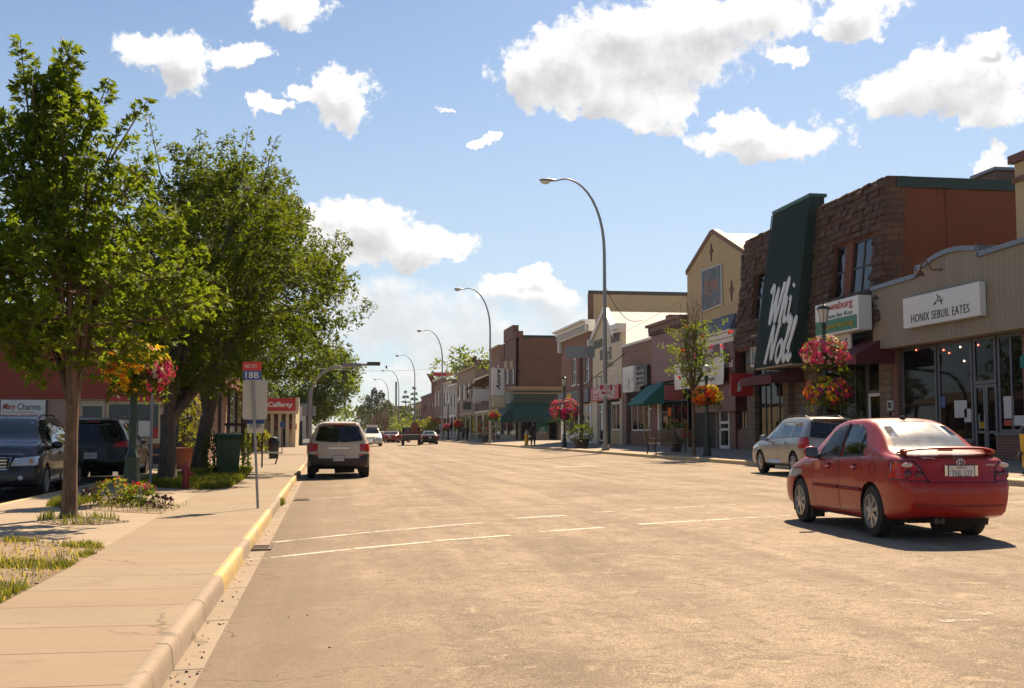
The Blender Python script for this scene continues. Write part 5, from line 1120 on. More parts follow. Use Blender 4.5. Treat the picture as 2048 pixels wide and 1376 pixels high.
for X_, y_, lab in ((24, 60, 'grey roof vent box on the yellow gabled shop'), (23, 73, 'small roof pipe vent behind the mauve cornice'), (24, 88, 'grey ventilator on the red brick shop roof'), (23.5, 140, 'roof vent on the far arcade shop')):
    z_ = hx(1024, 600, X_)[1] if False else {60: 9.6, 73: 7.2, 88: 9.4, 140: 11.5}[y_]; p = thing('roof_vent', lab, 'vent', (X_, y_, z_)); MB().lathe([(.25, z_ - 1), (.25, z_ + .7), (.4, z_ + .72), (.38, z_ + .95), (.05, z_ + 1.1)], (X_, y_, 0), 10).build('pipe', ALU, p)
# ---------------------------------------------------------------- left side buildings
GLASSL = glassmat('house_glass', (.09, .08, .07), .3)
YA = 49.6
TA = FY(YA)
def xa(px): return hy(px, 865, YA)[0]
def za(px, py): return hy(px, py, YA)[1]
rs_ = thing('red_sided_building', 'shop across the lot with dark red siding above pink panels and cream framed windows', 'building', (xa(160), YA, .13))
xl, xr = -30, xa(392); zr0 = za(60, 797); ztop = za(60, 618)
b = MB(TA); b.box(xl, xr, zr0, ztop, -.3, .1); b.build('siding_wall', REDSID, rs_); MB().box(xl, xr, YA + .31, YA + 13, .05, ztop - .3).build('wall', BROWNSID, rs_)
MB().box(xl, xr + .1, YA - .3, YA + 13.1, ztop + .003, ztop + .2).build('roof_edge', DGREEN, rs_)
PINK = mat('pink_panel', (.42, .26, .21), .7, bmp=.1)
b = MB(TA); wall(b, xl, xr, .1, zr0 - .003, [(xa(158), xa(208), .14, zr0 - .1), (xa(210), xa(322), 1.05, zr0 - .1), (xa(350), xa(388), .14, zr0 - .2)], -.25, .02); b.build('panel_wall', PINK, rs_)
one('interior', DARK, rs_, TA, (xa(150), xa(391), .1, zr0, -.31, -.28))
b = MB(TA); b.box(xa(210), xa(322), .1, 1.02, .022, .06); b.build('stall_riser', mat('charcoal_panel', (.03, .03, .032), .6), rs_)
window(rs_, TA, xa(210), xa(322), 1.05, zr0 - .1, CREAM, GLASSL, .12, -.03, mull=[xa(262)], sill=CREAM)
one('curtain', mat('cream_curtain', (.42, .36, .25), .9), rs_, TA, (xa(275), xa(300), 1.25, zr0 - .4, -.09, -.075), (xa(306), xa(318), 1.25, zr0 - .4, -.09, -.075))
one('poster', SRED, rs_, TA, (xa(306), xa(320), 1.2, 1.62, -.075, -.06)); one('poster', PAPER, rs_, TA, (xa(276), xa(300), 1.25, 1.9, -.07, -.06))
window(rs_, TA, xa(158), xa(208), .14, zr0 - .1, CREAM, GLASSL, .1, -.04, trans=[2.55], name='door')
one('dark_panel', BLACK, rs_, TA, (xa(338), xa(392), .14, zr0 - .1, .03, .08))
one('red_fascia', SRED, rs_, TA, (xa(215), xa(330), zr0 - .08, zr0 + .12, .102, .2))
b = MB(TA); u, v = xa(372), za(372, 825)
for k in range(7): a = k * .9; b.blob((u + .16 * math.cos(a), v + .16 * math.sin(a), .09), (.1, .08, .012), 1)
b.build('emblem', WHITE, rs_)
sg = thing('wall_sign', 'white board with red and black lettering on the red sided shop behind the dark SUV', 'sign', TA(xa(48), 2, .1))
u0, u1, z0, z1 = xa(1), xa(91), za(48, 858), za(48, 800)
one('board', SIGNW, sg, TA, (u0, u1, z0, z1, .05, .12)); one('frame', BLACK, sg, TA, (u0 - .05, u0 - .003, z0, z1, .05, .14), (u1 + .003, u1 + .05, z0, z1, .05, .14))
h = z1 - z0
text('Mary', h * .26, SRED, sg, TA, xa(18), z0 + h * .75, .121, uw=(u1 - u0) * .29, flip=1, shear=.35, bold=.015); text('Charms', h * .22, INK, sg, TA, xa(58), z0 + h * .77, .121, uw=(u1 - u0) * .52, flip=1)
text('Alterations   DRY CLEANING', h * .07, SRED, sg, TA, xa(46), z0 + h * .47, .121, uw=(u1 - u0) * .7, flip=1); text('DELI OPEN', h * .2, SRED, sg, TA, xa(56), z0 + h * .25, .121, uw=(u1 - u0) * .45, flip=1, bold=.01)
one('rule', SRED, sg, TA, (u0 + .1, u1 - .4, z0 + h * .57, z0 + h * .585, .121, .126))
# brown plank shop along the pavement
XB = -7.1; TB = FXp(XB)
def ub(px): return hx(px, 865, XB)[0]
sh = thing('plank_shop_building', 'low brown plank shop with dark posts along the left pavement', 'building', (XB, 60, .13))
ya_, yb_ = 51.0, 84.0
b = MB(TB); wall(b, ya_, yb_, .1, 4.1, [(57, 59.5, 1.0, 2.8), (62, 63.2, .14, 2.4), (67, 71, 1.0, 2.8), (75, 79, 1., 2.8)], -.2, 0); b.build('wall', BROWNSID, sh)
MB().box(-20, XB - .21, ya_ + .1, yb_ - .1, .1, 4.0).build('rear_wall', BROWNSID, sh)
for a, c_, z_ in ((57, 59.5, 1.0), (67, 71, 1.), (75, 79, 1.)): window(sh, TB, a, c_, z_, 2.8, CREAM, GLASSL, .1, -.05, mull=[(a + c_) / 2], sill=CREAM)
window(sh, TB, 62, 63.2, .14, 2.4, CREAM, GLASSL, .1, -.05, name='door')
b = MB(TB); b.quad((ya_ - .2, 4.5, -.4), (yb_, 4.5, -.4), (yb_, 3.55, 2.6), (ya_ - .2, 3.55, 2.6)); b.quad((ya_ - .2, 4.38, -.4), (yb_, 4.38, -.4), (yb_, 3.43, 2.6), (ya_ - .2, 3.43, 2.6)); b.build('porch_roof', mat('brown_shingle', (.15, .085, .06), .8), sh)
for k in range(8): y = ya_ + .5 + k * 4.5; MB().box(-4.75, -4.6, y - .08, y + .08, .13, 3.45).build('porch_post', DKF, sh)
b = MB(TB); b.box(ya_ - .1, ya_ + 10, 3.5, 4.35, 2.4, 2.55); b.build('fascia_sign', mat('faded_red_board', (.34, .12, .09), .6), sh)
# red fascia diner, front facing down the pavement
YC = 104.; TC = FY(YC)
dn_ = thing('diner_building', 'diner with a bright red sign fascia facing the pavement beyond the trees', 'building', (-5, YC, .13))
x0, z0 = hy(470, 822, YC); x1, z1 = hy(592, 797, YC)
one('fascia', SRED, dn_, TC, (x0, x1, z0, z1, -.3, 1.3)); MB().box(x1 + .003, x1 + .3, YC - 1.2, YC + .3, z0, z1 + .05).build('fascia_end', CREAM, dn_)
text('McCafferty', (z1 - z0) * .5, SIGNW, dn_, TC, hy(553, 809, YC)[0], hy(553, 811, YC)[1], 1.301, uw=2.9, flip=1, bold=.04)
MB().box(x0, x1, YC + .31, YC + 14, .1, z0 + .6).build('wall', CREAM, dn_)
one('soffit', CREAM, dn_, TC, (x0 - .1, x1 + .2, z0 - .25, z0 - .003, -.3, 1.2)); one('red_lintel', DRED, dn_, TC, (x1 - 2.4, x1, z0 - .8, z0 - .252, -.2, .6)); 
b = MB(TC); b.box(x1 - 2.0, x1 + .1, z0 - 1.6, z0 - 1.1, -.2, .5); b.build('red_panel', mat('dull_red_panel', (.28, .06, .05), .6), dn_)
for px in (545, 560, 575, 588): x = hy(px, 865, YC)[0]; MB().box(x - .14, x + .14, YC - .9, YC - .62, .13, z0 - .26).build('column', CREAM, dn_)
window(dn_, TC, x0 + .4, x1 - 2.6, .9, z0 - .4, CREAM, GLASSL, .12, .1, mull=[x0 + 1.6, x0 + 2.8]); window(dn_, TC, x1 - 1.6, x1 - .7, .14, 2.4, DKF, GLASSL, .12, .1, name='door')
YD = 120.; x0 = hy(590, 865, YD)[0] - 8; x1, z1 = hy(611, 812, YD)
wb_ = thing('white_office_building', 'small white building with a stepped gable beyond the red fascia diner', 'building', (x1 - 4, YD, .13))
MB().box(x0, x1, YD, YD + 12, .1, z1).build('wall', WHITE, wb_); MB().box(x0, x1 + .2, YD - .2, YD + 12, z1 + .003, z1 + .25).build('roof', BLUEG, wb_); MB().box(x1 - 1.4, x1 - .3, YD - .05, YD - .003, .14, 2.6).build('door', BLACK, wb_); MB().box(x1 - 3.4, x1 - 1.9, YD - .06, YD - .003, 1.2, 2.6).build('window', GLASSL, wb_)
# row carrying on behind the far trees (also what the shop windows opposite mirror)
for i, (y0, y1, h, m, lab) in enumerate(((136, 150, 5.2, BRK_RED, 'far red brick shop on the left beyond the white building'), (151, 168, 4.2, BUFF, 'far buff shop on the left past the red brick one'), (169, 190, 6., BRK_DK, 'far dark brick shop at the end of the left row'))):
    p = thing('shop_building', lab, 'building', (-7.3, (y0 + y1) / 2, .13)); T = FXp(-7.3)
    b = MB(T); wall(b, y0, y1, .1, h, [(y0 + 1, y0 + 6, .8, 2.9), (y0 + 8, y1 - 1.5, .8, 2.9)], -.2, 0); b.build('wall', m, p); MB().box(-20, -7.52, y0, y1, .1, h - .2).build('rear_wall', m, p)
    for a, c_ in ((y0 + 1, y0 + 6), (y0 + 8, y1 - 1.5)): window(p, T, a, c_, .8, 2.9, CREAM, GLASSL, .12, -.05, mull=[(a + c_) / 2])
    MB(T).box(y0 - .1, y1 + .1, h + .003, h + .25, -.3, .2).build('cornice', CREAM, p)

# ---------------------------------------------------------------- trees and bushes at the far end
def far_tree(label, x, y, h, r, seed, m=LF1, z=0., n=900, name='street_tree', sz=.5):
    q = np.random.default_rng(seed); p = thing(name, label, 'tree', (x, y, z)); B = Vector((x, y, z))
    b = MB(); b.tube([B, B + Vector((.1, 0, h * .35)), B + Vector((0, .1, h * .8))], [h * .03, h * .022, .03], 7)
    for k in range(6): a = k * 1.05 + seed; b.tube([B + Vector((0, 0, h * .32)), B + Vector((math.cos(a) * r * .4, math.sin(a) * r * .4, h * .55)), B + Vector((math.cos(a) * r * .7, math.sin(a) * r * .7, h * .75))], [h * .014, h * .008, .02], 5)
    b.build('trunk', BARK2, p, smooth=True)
    c = q.normal(0, 1, (14, 3)) * np.array([r * .45, r * .45, h * .16]) + np.array([x, y, z + h * .64])
    ci = q.integers(0, 14, n); d = unit(q.normal(0, 1, (n, 3))); P = c[ci] + d * (q.uniform(.2, 1, (n, 1)) ** .5) * np.array([r * .45, r * .45, h * .15])
    leaves('crown', P, d + q.normal(0, .4, (n, 3)), q.normal(0, .6, (n, 3)) + np.array([0, 0, .8]), q.uniform(.6, 1.3, n) * sz, q.uniform(.6, 1.3, n) * sz * .6, m, p)
    return p
def atd(px, dist, X=None): a = ray(px, 865); return a.x / a.y * dist, dist
CG = 'conifers at the far end of the street'
for px, d, py, r, lab, sp in ((748, 235, 776, 3.4, 'tallest dark spruce at the far end of the street, left of the last lamps', 0), (762, 240, 781, 3.6, 'dark spruce standing close right of the tallest one', 0), (735, 260, 790, 3.6, 'thin dark spruce left of the two tall ones', 0), (776, 270, 800, 3.5, 'lower dark spruce on the right of the spruce group', 0), (811, 265, 782, 2.8, 'sparse open conifer left of the forked chimney, beyond the third lamp pole', 1), (828, 285, 775, 2.8, 'sparse open conifer just left of the fourth lamp pole', 1), (722, 300, 810, 4, 'far spruce low at the left end of the spruce group', 0)):
    x, y = atd(px, d); h = hy(px, py, d)[1]; conifer('spruce_tree', lab, (x, y, 0), h, r, px, n=700 if sp else 1900, group=CG, sparse=bool(sp))
for i, (px, d, py, r, m, lab, n) in enumerate(((700, 300, 842, 6, LF2, 'far round green tree low at the street end, left side', 700), (790, 290, 835, 5, LF3, 'far pale bush like tree at the street end beyond the pickup', 700), (772, 310, 840, 6, LF2, 'far dull green tree between the spruces and the pickup', 700), (822, 250, 838, 4, LF1, 'far bright green tree behind the dark pickup', 700), (850, 215, 832, 4, LF3, 'olive street tree by the forked chimney building', 900), (756, 330, 846, 6, LF2, 'lowest far green tree just above the white van', 600), (862, 195, 840, 2.6, LF3, 'small olive street tree right of the dark pickup', 700))):
    x, y = atd(px, d); far_tree(lab, x, y, hy(px, py, d)[1], r, i + 3, m, n=n, sz=.55 if d > 230 else .42)
for i, (px, d, py, lab) in enumerate(((922, 215, 712, 'tall leafy green poplar rising behind the tan brick building'), (946, 205, 700, 'broad green poplar rising behind the dark brick block'), (962, 220, 712, 'dull greenish poplar beside the lamp pole behind the roofs'))):
    x, y = atd(px, d); far_tree(lab, x, y, hy(px, py, d)[1] + .5, 4.0, 40 + i, LF1, n=1300, sz=.75, name='poplar_tree')
for i, (px, d, py, lab) in enumerate(((770, 225, 850, 'bare brownish shrub at the far street end under the spruces'), (752, 210, 852, 'bare reddish tree beside the far white van'))):
    x, y = atd(px, d); p = thing('bare_tree', lab, 'tree', (x, y, 0)); q = random.Random(i); b = MB(); h = hy(px, py - 40, d)[1]
    for k in range(26): a = q.uniform(0, 6.28); r = q.uniform(.5, 2.2); b.tube([(x, y, 0), (x + math.cos(a) * r * .3, y + math.sin(a) * r * .3, h * .5), (x + math.cos(a) * r, y + math.sin(a) * r, h * q.uniform(.6, 1))], [.12, .08, .03], 4)
    b.build('branches', mat('bare_twig', (.20, .14, .10), .9), p)
for i, (x, y, h, r) in enumerate(((-17, 72, 10, 5), (-24, 92, 11, 6), (-18, 118, 10, 5), (-27, 64, 11, 6))): far_tree(('nearest', 'second', 'third', 'leftmost')[i] + ' round tree in the yards behind the low left shops', x, y, h, r, 60 + i, LF2, n=1100, sz=.75, name='yard_tree')
tag(shrub(None, (0, 430, 2), (60, 25, 9), 2600, 2.2, LF2, 5, 'far_woods', True), None, None, None, 'stuff')
# bushes by the left buildings
for i, (px, py, r, m, lab) in enumerate(((612, 885, (1.0, .9, 1.7), LF3, 'light green bush at the end of the left pavement beside the mast pole'), (520, 905, (.9, .7, .75), LF3, 'low pale bush beside the black trash bin'), (505, 900, (.8, .8, 1.0), LF1, 'green bush behind the blue and white sign'))):
    x, y = walk(px, py); p = thing('bush', lab, 'bush', (x, y, .13)); shrub(p, (x, y, .13 + r[2] * .8), r, 800, .2, m, i, 'foliage'); b = MB(); [b.tube([(x, y, .1), (x + .2 * math.cos(k), y + .2 * math.sin(k), .13 + r[2])], .02, 5) for k in range(5)]; b.build('stems', BARK2, p)
# ---------------------------------------------------------------- lamps, poles, baskets, signs, bins
GALV = mat('galvanised_steel', (.27, .275, .265), .5, .35, var=.12); GALVD = mat('dull_grey_steel', (.22, .22, .215), .6, .2); LENS = mat('lamp_glass', (.62, .60, .52), .25, var=.05)
def cobra(label, X, Y, h, arm, grp='tall curved street lights along the right kerb', concrete_=True):
    z = zwalk(15.9) - .02; p = thing('street_light', label, 'street light', (0, 0, 0), grp)
    pts = [(0, 0, 0), (0, 0, h * .4), (0, 0, h * .72)]
    for k in range(1, 11): a = R(90 * k / 10); pts.append((-arm * .80 * (1 - math.cos(a)), 0, h * .72 + h * .28 * math.sin(a) ** .92))
    pts.append((-arm * .95, 0, h - .12)); rad = [.15, .115, .095] + [.095 - .0045 * k for k in range(1, 11)] + [.045]
    MB().tube(pts, rad, 12).build('pole', GALV, p, smooth=True)
    MB().lathe([(.24, 0), (.24, .25), (.2, .3)], (0, 0, 0), 12).build('base', mat('pole_base', (.30, .28, .24), .8), p)
    b = MB(); x = -arm * .95; zt = h - .12
    prof = [(0, .05, .06), (-.15, .11, .11), (-.45, .20, .15), (-.85, .17, .14), (-1.05, .05, .05)]
    rings = [[b.P((x + dx, w * math.cos(2 * math.pi * k / 10), zt - .02 + hh * (math.sin(2 * math.pi * k / 10) * (.9 if math.sin(2 * math.pi * k / 10) > 0 else .35)))) for k in range(10)] for dx, w, hh in prof]
    for r0, r1 in zip(rings, rings[1:]):
        for k in range(10): b.face([r0[k], r0[(k + 1) % 10], r1[(k + 1) % 10], r1[k]])
    b.face(rings[0]); b.face(rings[-1][::-1]); b.build('lamp_head', GALV, p, smooth=True)
    MB().blob((x - .68, 0, zt - .08), (.30, .15, .17), 2).build('lens', LENS, p, smooth=True)
    p.location = (X, Y, z); return p
PX = 15.75
def poleat(px): return hx(px, 865, PX)[0]
y1 = poleat(1211); hh = hx(1100, 357, PX)[1]
heads = ((1211, 1100, 357), (980, 920, 577), (884, 842, 661), (829, 797, 711), (797, 768, 741), (776, 752, 759))
labs = ('tallest looking street light with curved arm, at the kerb by the cream false front', 'second curved street light, by the white projecting sign', 'third curved street light, in front of the far red brick shops', 'fourth curved street light, over the dark pickup', 'fifth curved street light, between the spruces and the sparse conifer', 'smallest curved street light, beside the spruce group')
cl0 = None
for (px, hx_, hy_), lab in zip(heads, labs):
    y = poleat(px); h = hx(px, hy_, PX)[1] - zwalk(15.75)
    # arm length from the head's own bearing
    d = ray(hx_, hy_); ax = d.x / d.y * y; arm = PX - ax
    if cl0 is None: cl0 = cobra(lab, PX, y, h, arm * .92); H0 = h
    else:
        c_ = copy_tree(cl0, (PX, y, zwalk(PX) - .02), 0, lab); k = h / H0; c_.scale = (arm * .92 / (cl0_arm), k, k)
    if px == 1211: cl0_arm = arm * .92
x, y = atd(741, 190); g = copy_tree(cl0, (-1.9, 205, .1), R(180), 'small curved street light on the left kerb above the far white van'); g.scale = (.4, .48, .48); g['group'] = 'street lights on the left'
ps_ = thing('parking_sign', 'small red and white parking sign strapped to the tall light pole', 'sign', (PX - .2, y1, 4.2)); z0, z1 = hx(1211, 792, PX)[1], hx(1211, 768, PX)[1]
TP = FY(y1 - .2); one('plate', SIGNW, ps_, TP, (PX - .42, PX + .42, z0, z1, .0, .03)); one('border', SRED, ps_, TP, (PX - .36, PX + .36, z0 + (z1 - z0) * .5, z1 - .06, .031, .035)); text('30', .3, SIGNW, ps_, TP, PX, z0 + (z1 - z0) * .72, .036, uw=.45, flip=1, bold=.02); text('MIN', .2, SRED, ps_, TP, PX, z0 + (z1 - z0) * .25, .031, uw=.55, flip=1, bold=.01)
wr = thing('service_cable', 'thin dark overhead cable from the light pole down to the roofs', 'cable', (PX, y1, 9)); a = Vector((PX, y1, hx(1211, 570, PX)[1])); e = Vector((XF, U(1285), V(1285, 640)))
MB().tube([a + (e - a) * k / 10 + Vector((0, 0, -.8 * math.sin(math.pi * k / 10))) for k in range(11)], .022, 5).build('cable', BLACK, wr)
# Victorian lamp posts
LG = 'black lantern lamp posts carrying flower baskets'
PAINT = DGREEN
def lamppost(label, loc, h, globe=False, hoops=()):
    p = thing('lamp_post', label, 'lamp post', (0, 0, 0), LG)
    MB().lathe([(.20, 0), (.20, .10), (.17, .14), (.15, .5), (.125, .74), (.135, .78), (.135, .83), (.09, .92), (.075, 1.0)], (0, 0, 0), 16, flute=.06).build('base', PAINT, p, auto=R(25))
    MB().lathe([(.075, 1.0), (.07, h * .45), (.06, h - .62), (.085, h - .60), (.085, h - .55), (.05, h - .50)], (0, 0, 0), 14).build('pole', PAINT, p, smooth=True)
    if globe: MB().blob((0, 0, h - .22), (.17, .17, .18), 2).build('globe', LENS, p, smooth=True)
    else:
        MB().lathe([(.05, h - .50), (.10, h - .46), (.105, h - .44)], (0, 0, 0), 6).build('lantern_cup', PAINT, p)
        MB().lathe([(.10, h - .44), (.185, h - .02), (.18, h)], (0, 0, 0), 6).build('lantern_glass', LENS, p)
        b = MB(); [b.tube([(.102 * math.cos(a), .102 * math.sin(a), h - .44), (.19 * math.cos(a), .19 * math.sin(a), h)], .011, 5) for a in [k * math.pi / 3 for k in range(6)]]; b.build('lantern_frame', PAINT, p)
        MB().lathe([(.235, h), (.225, h + .03), (.12, h + .14), (.06, h + .17), (.055, h + .21), (.02, h + .24), (.028, h + .28), (.004, h + .34)], (0, 0, 0), 12).build('lantern_cap', PAINT, p, auto=R(30))
    b = MB()
    for z, r in hoops: b.tube([(-r, 0, z), (-r * .6, 0, z + .12), (0, 0, z + .14), (r * .6, 0, z + .12), (r, 0, z)], .016, 6); b.tube([(0, -r, z), (0, 0, z + .14), (0, r, z)], .016, 6)
    if hoops: b.build('basket_arm', PAINT, p)
    else: b.b.free()
    p.location = loc; return p
def basket(label, c, r, rz, cols, n, seed, dark=LF2, zone=None, zmin=-.75, sz=.06, grp='flower baskets hung on the lamp posts', leafn=None):
    p = thing('flower_basket', label, 'flower basket', c, grp); x, y, z = c
    MB().lathe([(.03, -rz * .95), (r * .35, -rz * .8), (r * .55, -rz * .2), (r * .56, 0)], (x, y, z), 14).build('bowl', mat('dark_moss', (.05, .035, .02), .95), p)
    shrub(p, c, (r * .93, r * .93, rz * .95), leafn or int(n * 1.2), sz * 1.7, dark, seed, 'foliage')
    q = np.random.default_rng(seed); k = 26; a = q.uniform(0, 6.283, k); dr = q.uniform(.25, .6, k) * rz; tp = np.concatenate([np.stack([x + np.cos(a) * r * (.75 + .2 * f), y + np.sin(a) * r * (.75 + .2 * f), z - rz * .35 - dr * 1.5 * f], 1) for f in (0, .25, .5, .75, 1)])
    leaves('leaves', tp, q.normal(0, .6, tp.shape) + np.array([0, 0, -.7]), q.normal(0, 1, tp.shape), np.full(len(tp), sz * 1.7), np.full(len(tp), sz * .9), dark, p)
    blossoms(p, c, (r, r, rz), n, sz, cols, seed, 'blossoms', zmin, zone); return p
xl_, yl_ = walk(262, 1003)
lamppost('dark green lamp post rising from the flower bed among the street trees', (xl_, yl_, .13), 4.2, hoops=((2.75, .55),))
def zl(v, q):
    s = v[0] * .9 + v[2] * .3 + q.normal(0, .18); k = v[2]
    if k > .35 and v[0] > -.5: return 0 if q.random() < .9 else 3
    if v[0] > .35: return (2, 2, 3, 4, 2)[q.integers(5)]
    if v[0] < -.5: return (1, 1, 0)[q.integers(3)]
    return (0, 0, 1)[q.integers(3)]
basket('yellow, orange and pink flower basket half hidden by the street maple', (xl_ + .08, yl_ - .02, 2.58), .58, .50, [PM['yellow'], PM['orange'], PM['pink'], PM['magenta'], PM['white']], 900, 3, zone=zl, sz=.062)
rp_ = ((1652, 935, 597, False), (1414, 916, 727, True), (1129, 897, 749, False))
def rwalk(px, py): return hg(px, py, .384 - .047 * 15.4, .047)
LP = {}
XLP = 16.0
for (px, py, pt, gl), lab, hp in zip(rp_, ('black lantern lamp post with two flower baskets behind the silver SUV', 'slim globe topped lamp post with an orange basket beside the young tree', 'black lantern lamp post with a magenta basket near the shrub planter'), (((3.75, .5), (2.55, .5)), ((2.8, .5),), ((3.0, .6),))):
    y = hx(px, 865, XLP)[0]; ht = hx(px, pt, XLP)[1] - zwalk(XLP); LP[px] = y
    lamppost(lab, (XLP, y, zwalk(XLP) - .01), ht - (.0 if gl else .32), gl, hp)
def bk(px, py, w, h, lab, cols, n, seed, **k):
    y = hx(px, py, XLP)[0]; z = hx(px, py, XLP)[1]; s = (XLP * math.sin(PS) + y * math.cos(PS)) / F
    basket(lab, (XLP, y, z), w / 2 * s, h / 2 * s, cols, n, seed, **k)
bk(1651, 707, 92, 62, 'pink and magenta flower basket, upper one on the post behind the silver SUV', [PM['pink'], PM['magenta'], PM['pink'], PM['white']], 560, 5, sz=.075)
def z2(v, q):
    if v[1] < .2 and v[0] < -.1: return (5, 0, 5, 0, 1)[q.integers(5)] if v[0] > -.6 else (1, 1, 0, 2)[q.integers(4)]
    return (2, 2, 3, 3, 4, 1)[q.integers(6)]
bk(1656, 784, 88, 58, 'mixed yellow, purple and orange flower basket, lower one on the post', [PM['yellow'], PM['orange'], PM['violet'], PM['magenta'], PM['red'], PM['lime']], 480, 6, zone=z2, sz=.075)
bk(1414, 792, 60, 42, 'orange and yellow flower basket below the globe lamp', [PM['orange'], PM['yellow'], PM['red'], PM['yellow']], 420, 7, sz=.075)
bk(1130, 820, 58, 44, 'magenta flower basket on the lamp post by the side street', [PM['magenta'], PM['pink'], PM['magenta'], PM['violet']], 420, 8, sz=.095)
for px, py, w, h, lab, cc in ((988, 831, 17, 10, 'red flower basket on the second tall light pole', 'red'), (917, 848, 16, 14, 'far red flower basket beyond the tan brick shop', 'red'), (896, 853, 16, 9, 'far magenta flower basket left of the red one', 'magenta')):
    y = hx(px, py, 15.9)[0]; z = hx(px, py, 15.9)[1]; s = (15.9 * math.sin(PS) + y * math.cos(PS)) / F
    basket(lab, (15.9, y, z), w / 2 * s, h / 2 * s, [PM[cc], PM['pink']], 160, px, sz=.22, leafn=90)
for px, py, lab in ((917, 885, 'far black basket post under the red flowers'), (896, 886, 'far black basket post under the magenta flowers')):
    y = hx(px, py, 15.9)[0]; p = thing('lamp_post', lab, 'lamp post', (15.9, y, .4)); MB().lathe([(.2, .4), (.14, 1.1), (.08, 1.2), (.07, 5.2)], (15.9, y, 0), 8).build('pole', BLACK, p); MB().blob((15.9, y, 5.4), (.22, .22, .3), 1).build('globe', LENS, p)
# young flowering tree on the right kerb
yt = hx(1388, 918, 15.95)[0]
def relR(px, py): Yv, z = hx(px, py, 15.95); return Vector((0, Yv - yt, z - zwalk(15.95)))
s_ = (15.95 * math.sin(PS) + yt * math.cos(PS)) / F
ld = []
for a, b_, n in (((1375, 700), (1318, 690), 46), ((1385, 690), (1330, 655), 40), ((1400, 690), (1440, 655), 40), ((1410, 720), (1450, 705), 34), ((1375, 740), (1330, 738), 34), ((1400, 670), (1412, 640), 30), ((1392, 760), (1365, 765), 26), ((1405, 650), (1452, 640), 16)):
    ld.append((relR(*a), relR(*b_), n))
yt_tree = tree('street_tree', 'small young tree with red blossoms and bare top twigs by the white banner', (15.95, yt, zwalk(15.95) - .02), 3.1, .085, [(3.0, .5), (3.6, .9), (4.4, 1.25), (5.2, 1.05), (6, .5)], (3.0, 5.9), 62, 26, .15, 1., LF1, BARK, leaders=ld, limbs=8, seed=31, spread=.26, compound=2, bare=16)
q = np.random.default_rng(4); n = 12; P = np.array([15.95, yt, zwalk(15.95) + 4.7]) + q.normal(0, 1, (n, 3)) * np.array([.5, .9, .6]); Pr = np.repeat(P, 5, 0)
leaves('blossoms', Pr, q.normal(0, 1, (n * 5, 3)), q.normal(0, 1, (n * 5, 3)), np.full(n * 5, .17), np.full(n * 5, .12), [PM['red'], PM['pink']], yt_tree, mi=np.repeat(q.integers(0, 2, n), 5))
# bench, planter, hydrant and other pavement things on the right
WOODB = mat('bench_slat', (.34, .25, .16), .6); IRON = mat('black_iron', (.02, .02, .02), .5, .4)
bx_, by_ = rwalk(1335, 909); bx_ = 15.95; by_ = hx(1332, 909, bx_)[0]
be = thing('park_bench', 'wooden slatted bench with black iron frame seen from behind, near the young tree', 'bench', (0, 0, 0))
L_ = 1.9
for k in range(4): MB().box(-.05 + k * .11, .04 + k * .11, -L_ / 2, L_ / 2, .43, .46).build('seat_slat', WOODB, be)
for k in range(5): MB().box(-.14 - k * .022, -.11 - k * .022, -L_ / 2, L_ / 2, .50 + k * .10, .58 + k * .10).build('back_slat', WOODB, be)
for s in (-1, 1):
    y = s * (L_ / 2 - .08); b = MB(); b.tube([(-.10, y, 0), (-.02, y, .22), (-.06, y, .44), (-.12, y, .6), (-.24, y, 1.02)], .028, 6); b.tube([(.45, y, 0), (.36, y, .22), (.40, y, .42), (.42, y, .62), (-.14, y, .66)], .026, 6); b.tube([(-.05, y, .42), (.4, y, .42)], .02, 6); b.build('side_frame', IRON, be)
be.location = (bx_ - .1, by_, zwalk(bx_)); be.rotation_euler.z = R(-62); be.scale = (1.15, 1.15, 1.12)
c2_ = thing('planter_pot', 'dark planter with a red flowering bush beside the bench', 'planter', (17.2, 0, 0)); yy_ = hx(1352, 890, 17.2)[0]; c2_.location.y = yy_; OFF[c2_] = Vector((17.2, yy_, 0)); zz = zwalk(17.2)
MB().lathe([(.25, zz), (.36, zz + .5), (.4, zz + .55)], (17.2, yy_, 0), 12).build('pot', BLACK, c2_); shrub(c2_, (17.2, yy_, zz + .95), (.6, .6, .6), 380, .16, LF2, 3); blossoms(c2_, (17.2, yy_, zz + 1.0), (.6, .6, .6), 30, .12, [PM['red'], PM['pink']], 4)
def planter(label, X, px, w, hgt, r, seed, potm, flowers=None, m=LF2):
    y = hx(px, 880, X)[0]; z = zwalk(X) - .01; p = thing('planter_box', label, 'planter', (X, y, z)); b = MB(); b.prism([(y - w / 2, z), (y + w / 2, z), (y + w * .56, z + hgt), (y - w * .56, z + hgt)], X - w / 2, X + w / 2) if False else b.lathe([(w * .45, z), (w * .55, z + hgt), (w * .58, z + hgt + .04), (w * .5, z + hgt + .03)], (X, y, 0), 12); b.build('pot', potm, p, auto=R(30))
    shrub(p, (X, y, z + hgt + r[2] * .6), r, 620, .17, m, seed)
    if flowers: blossoms(p, (X, y, z + hgt + r[2] * .6), r, 70, .1, flowers, seed)
planter('round brown planter with a spreading dark green shrub by the black lamp post', 16.3, 1163, .95, .55, (.85, .85, .62), 12, mat('brown_planter', (.12, .07, .05), .7))
planter('small planter with pink flowers at the foot of the second light pole', 16.0, 973, 1.0, .6, (.9, .9, 1.2), 13, mat('dark_planter', (.05, .045, .04), .7), [PM['pink'], PM['red']])
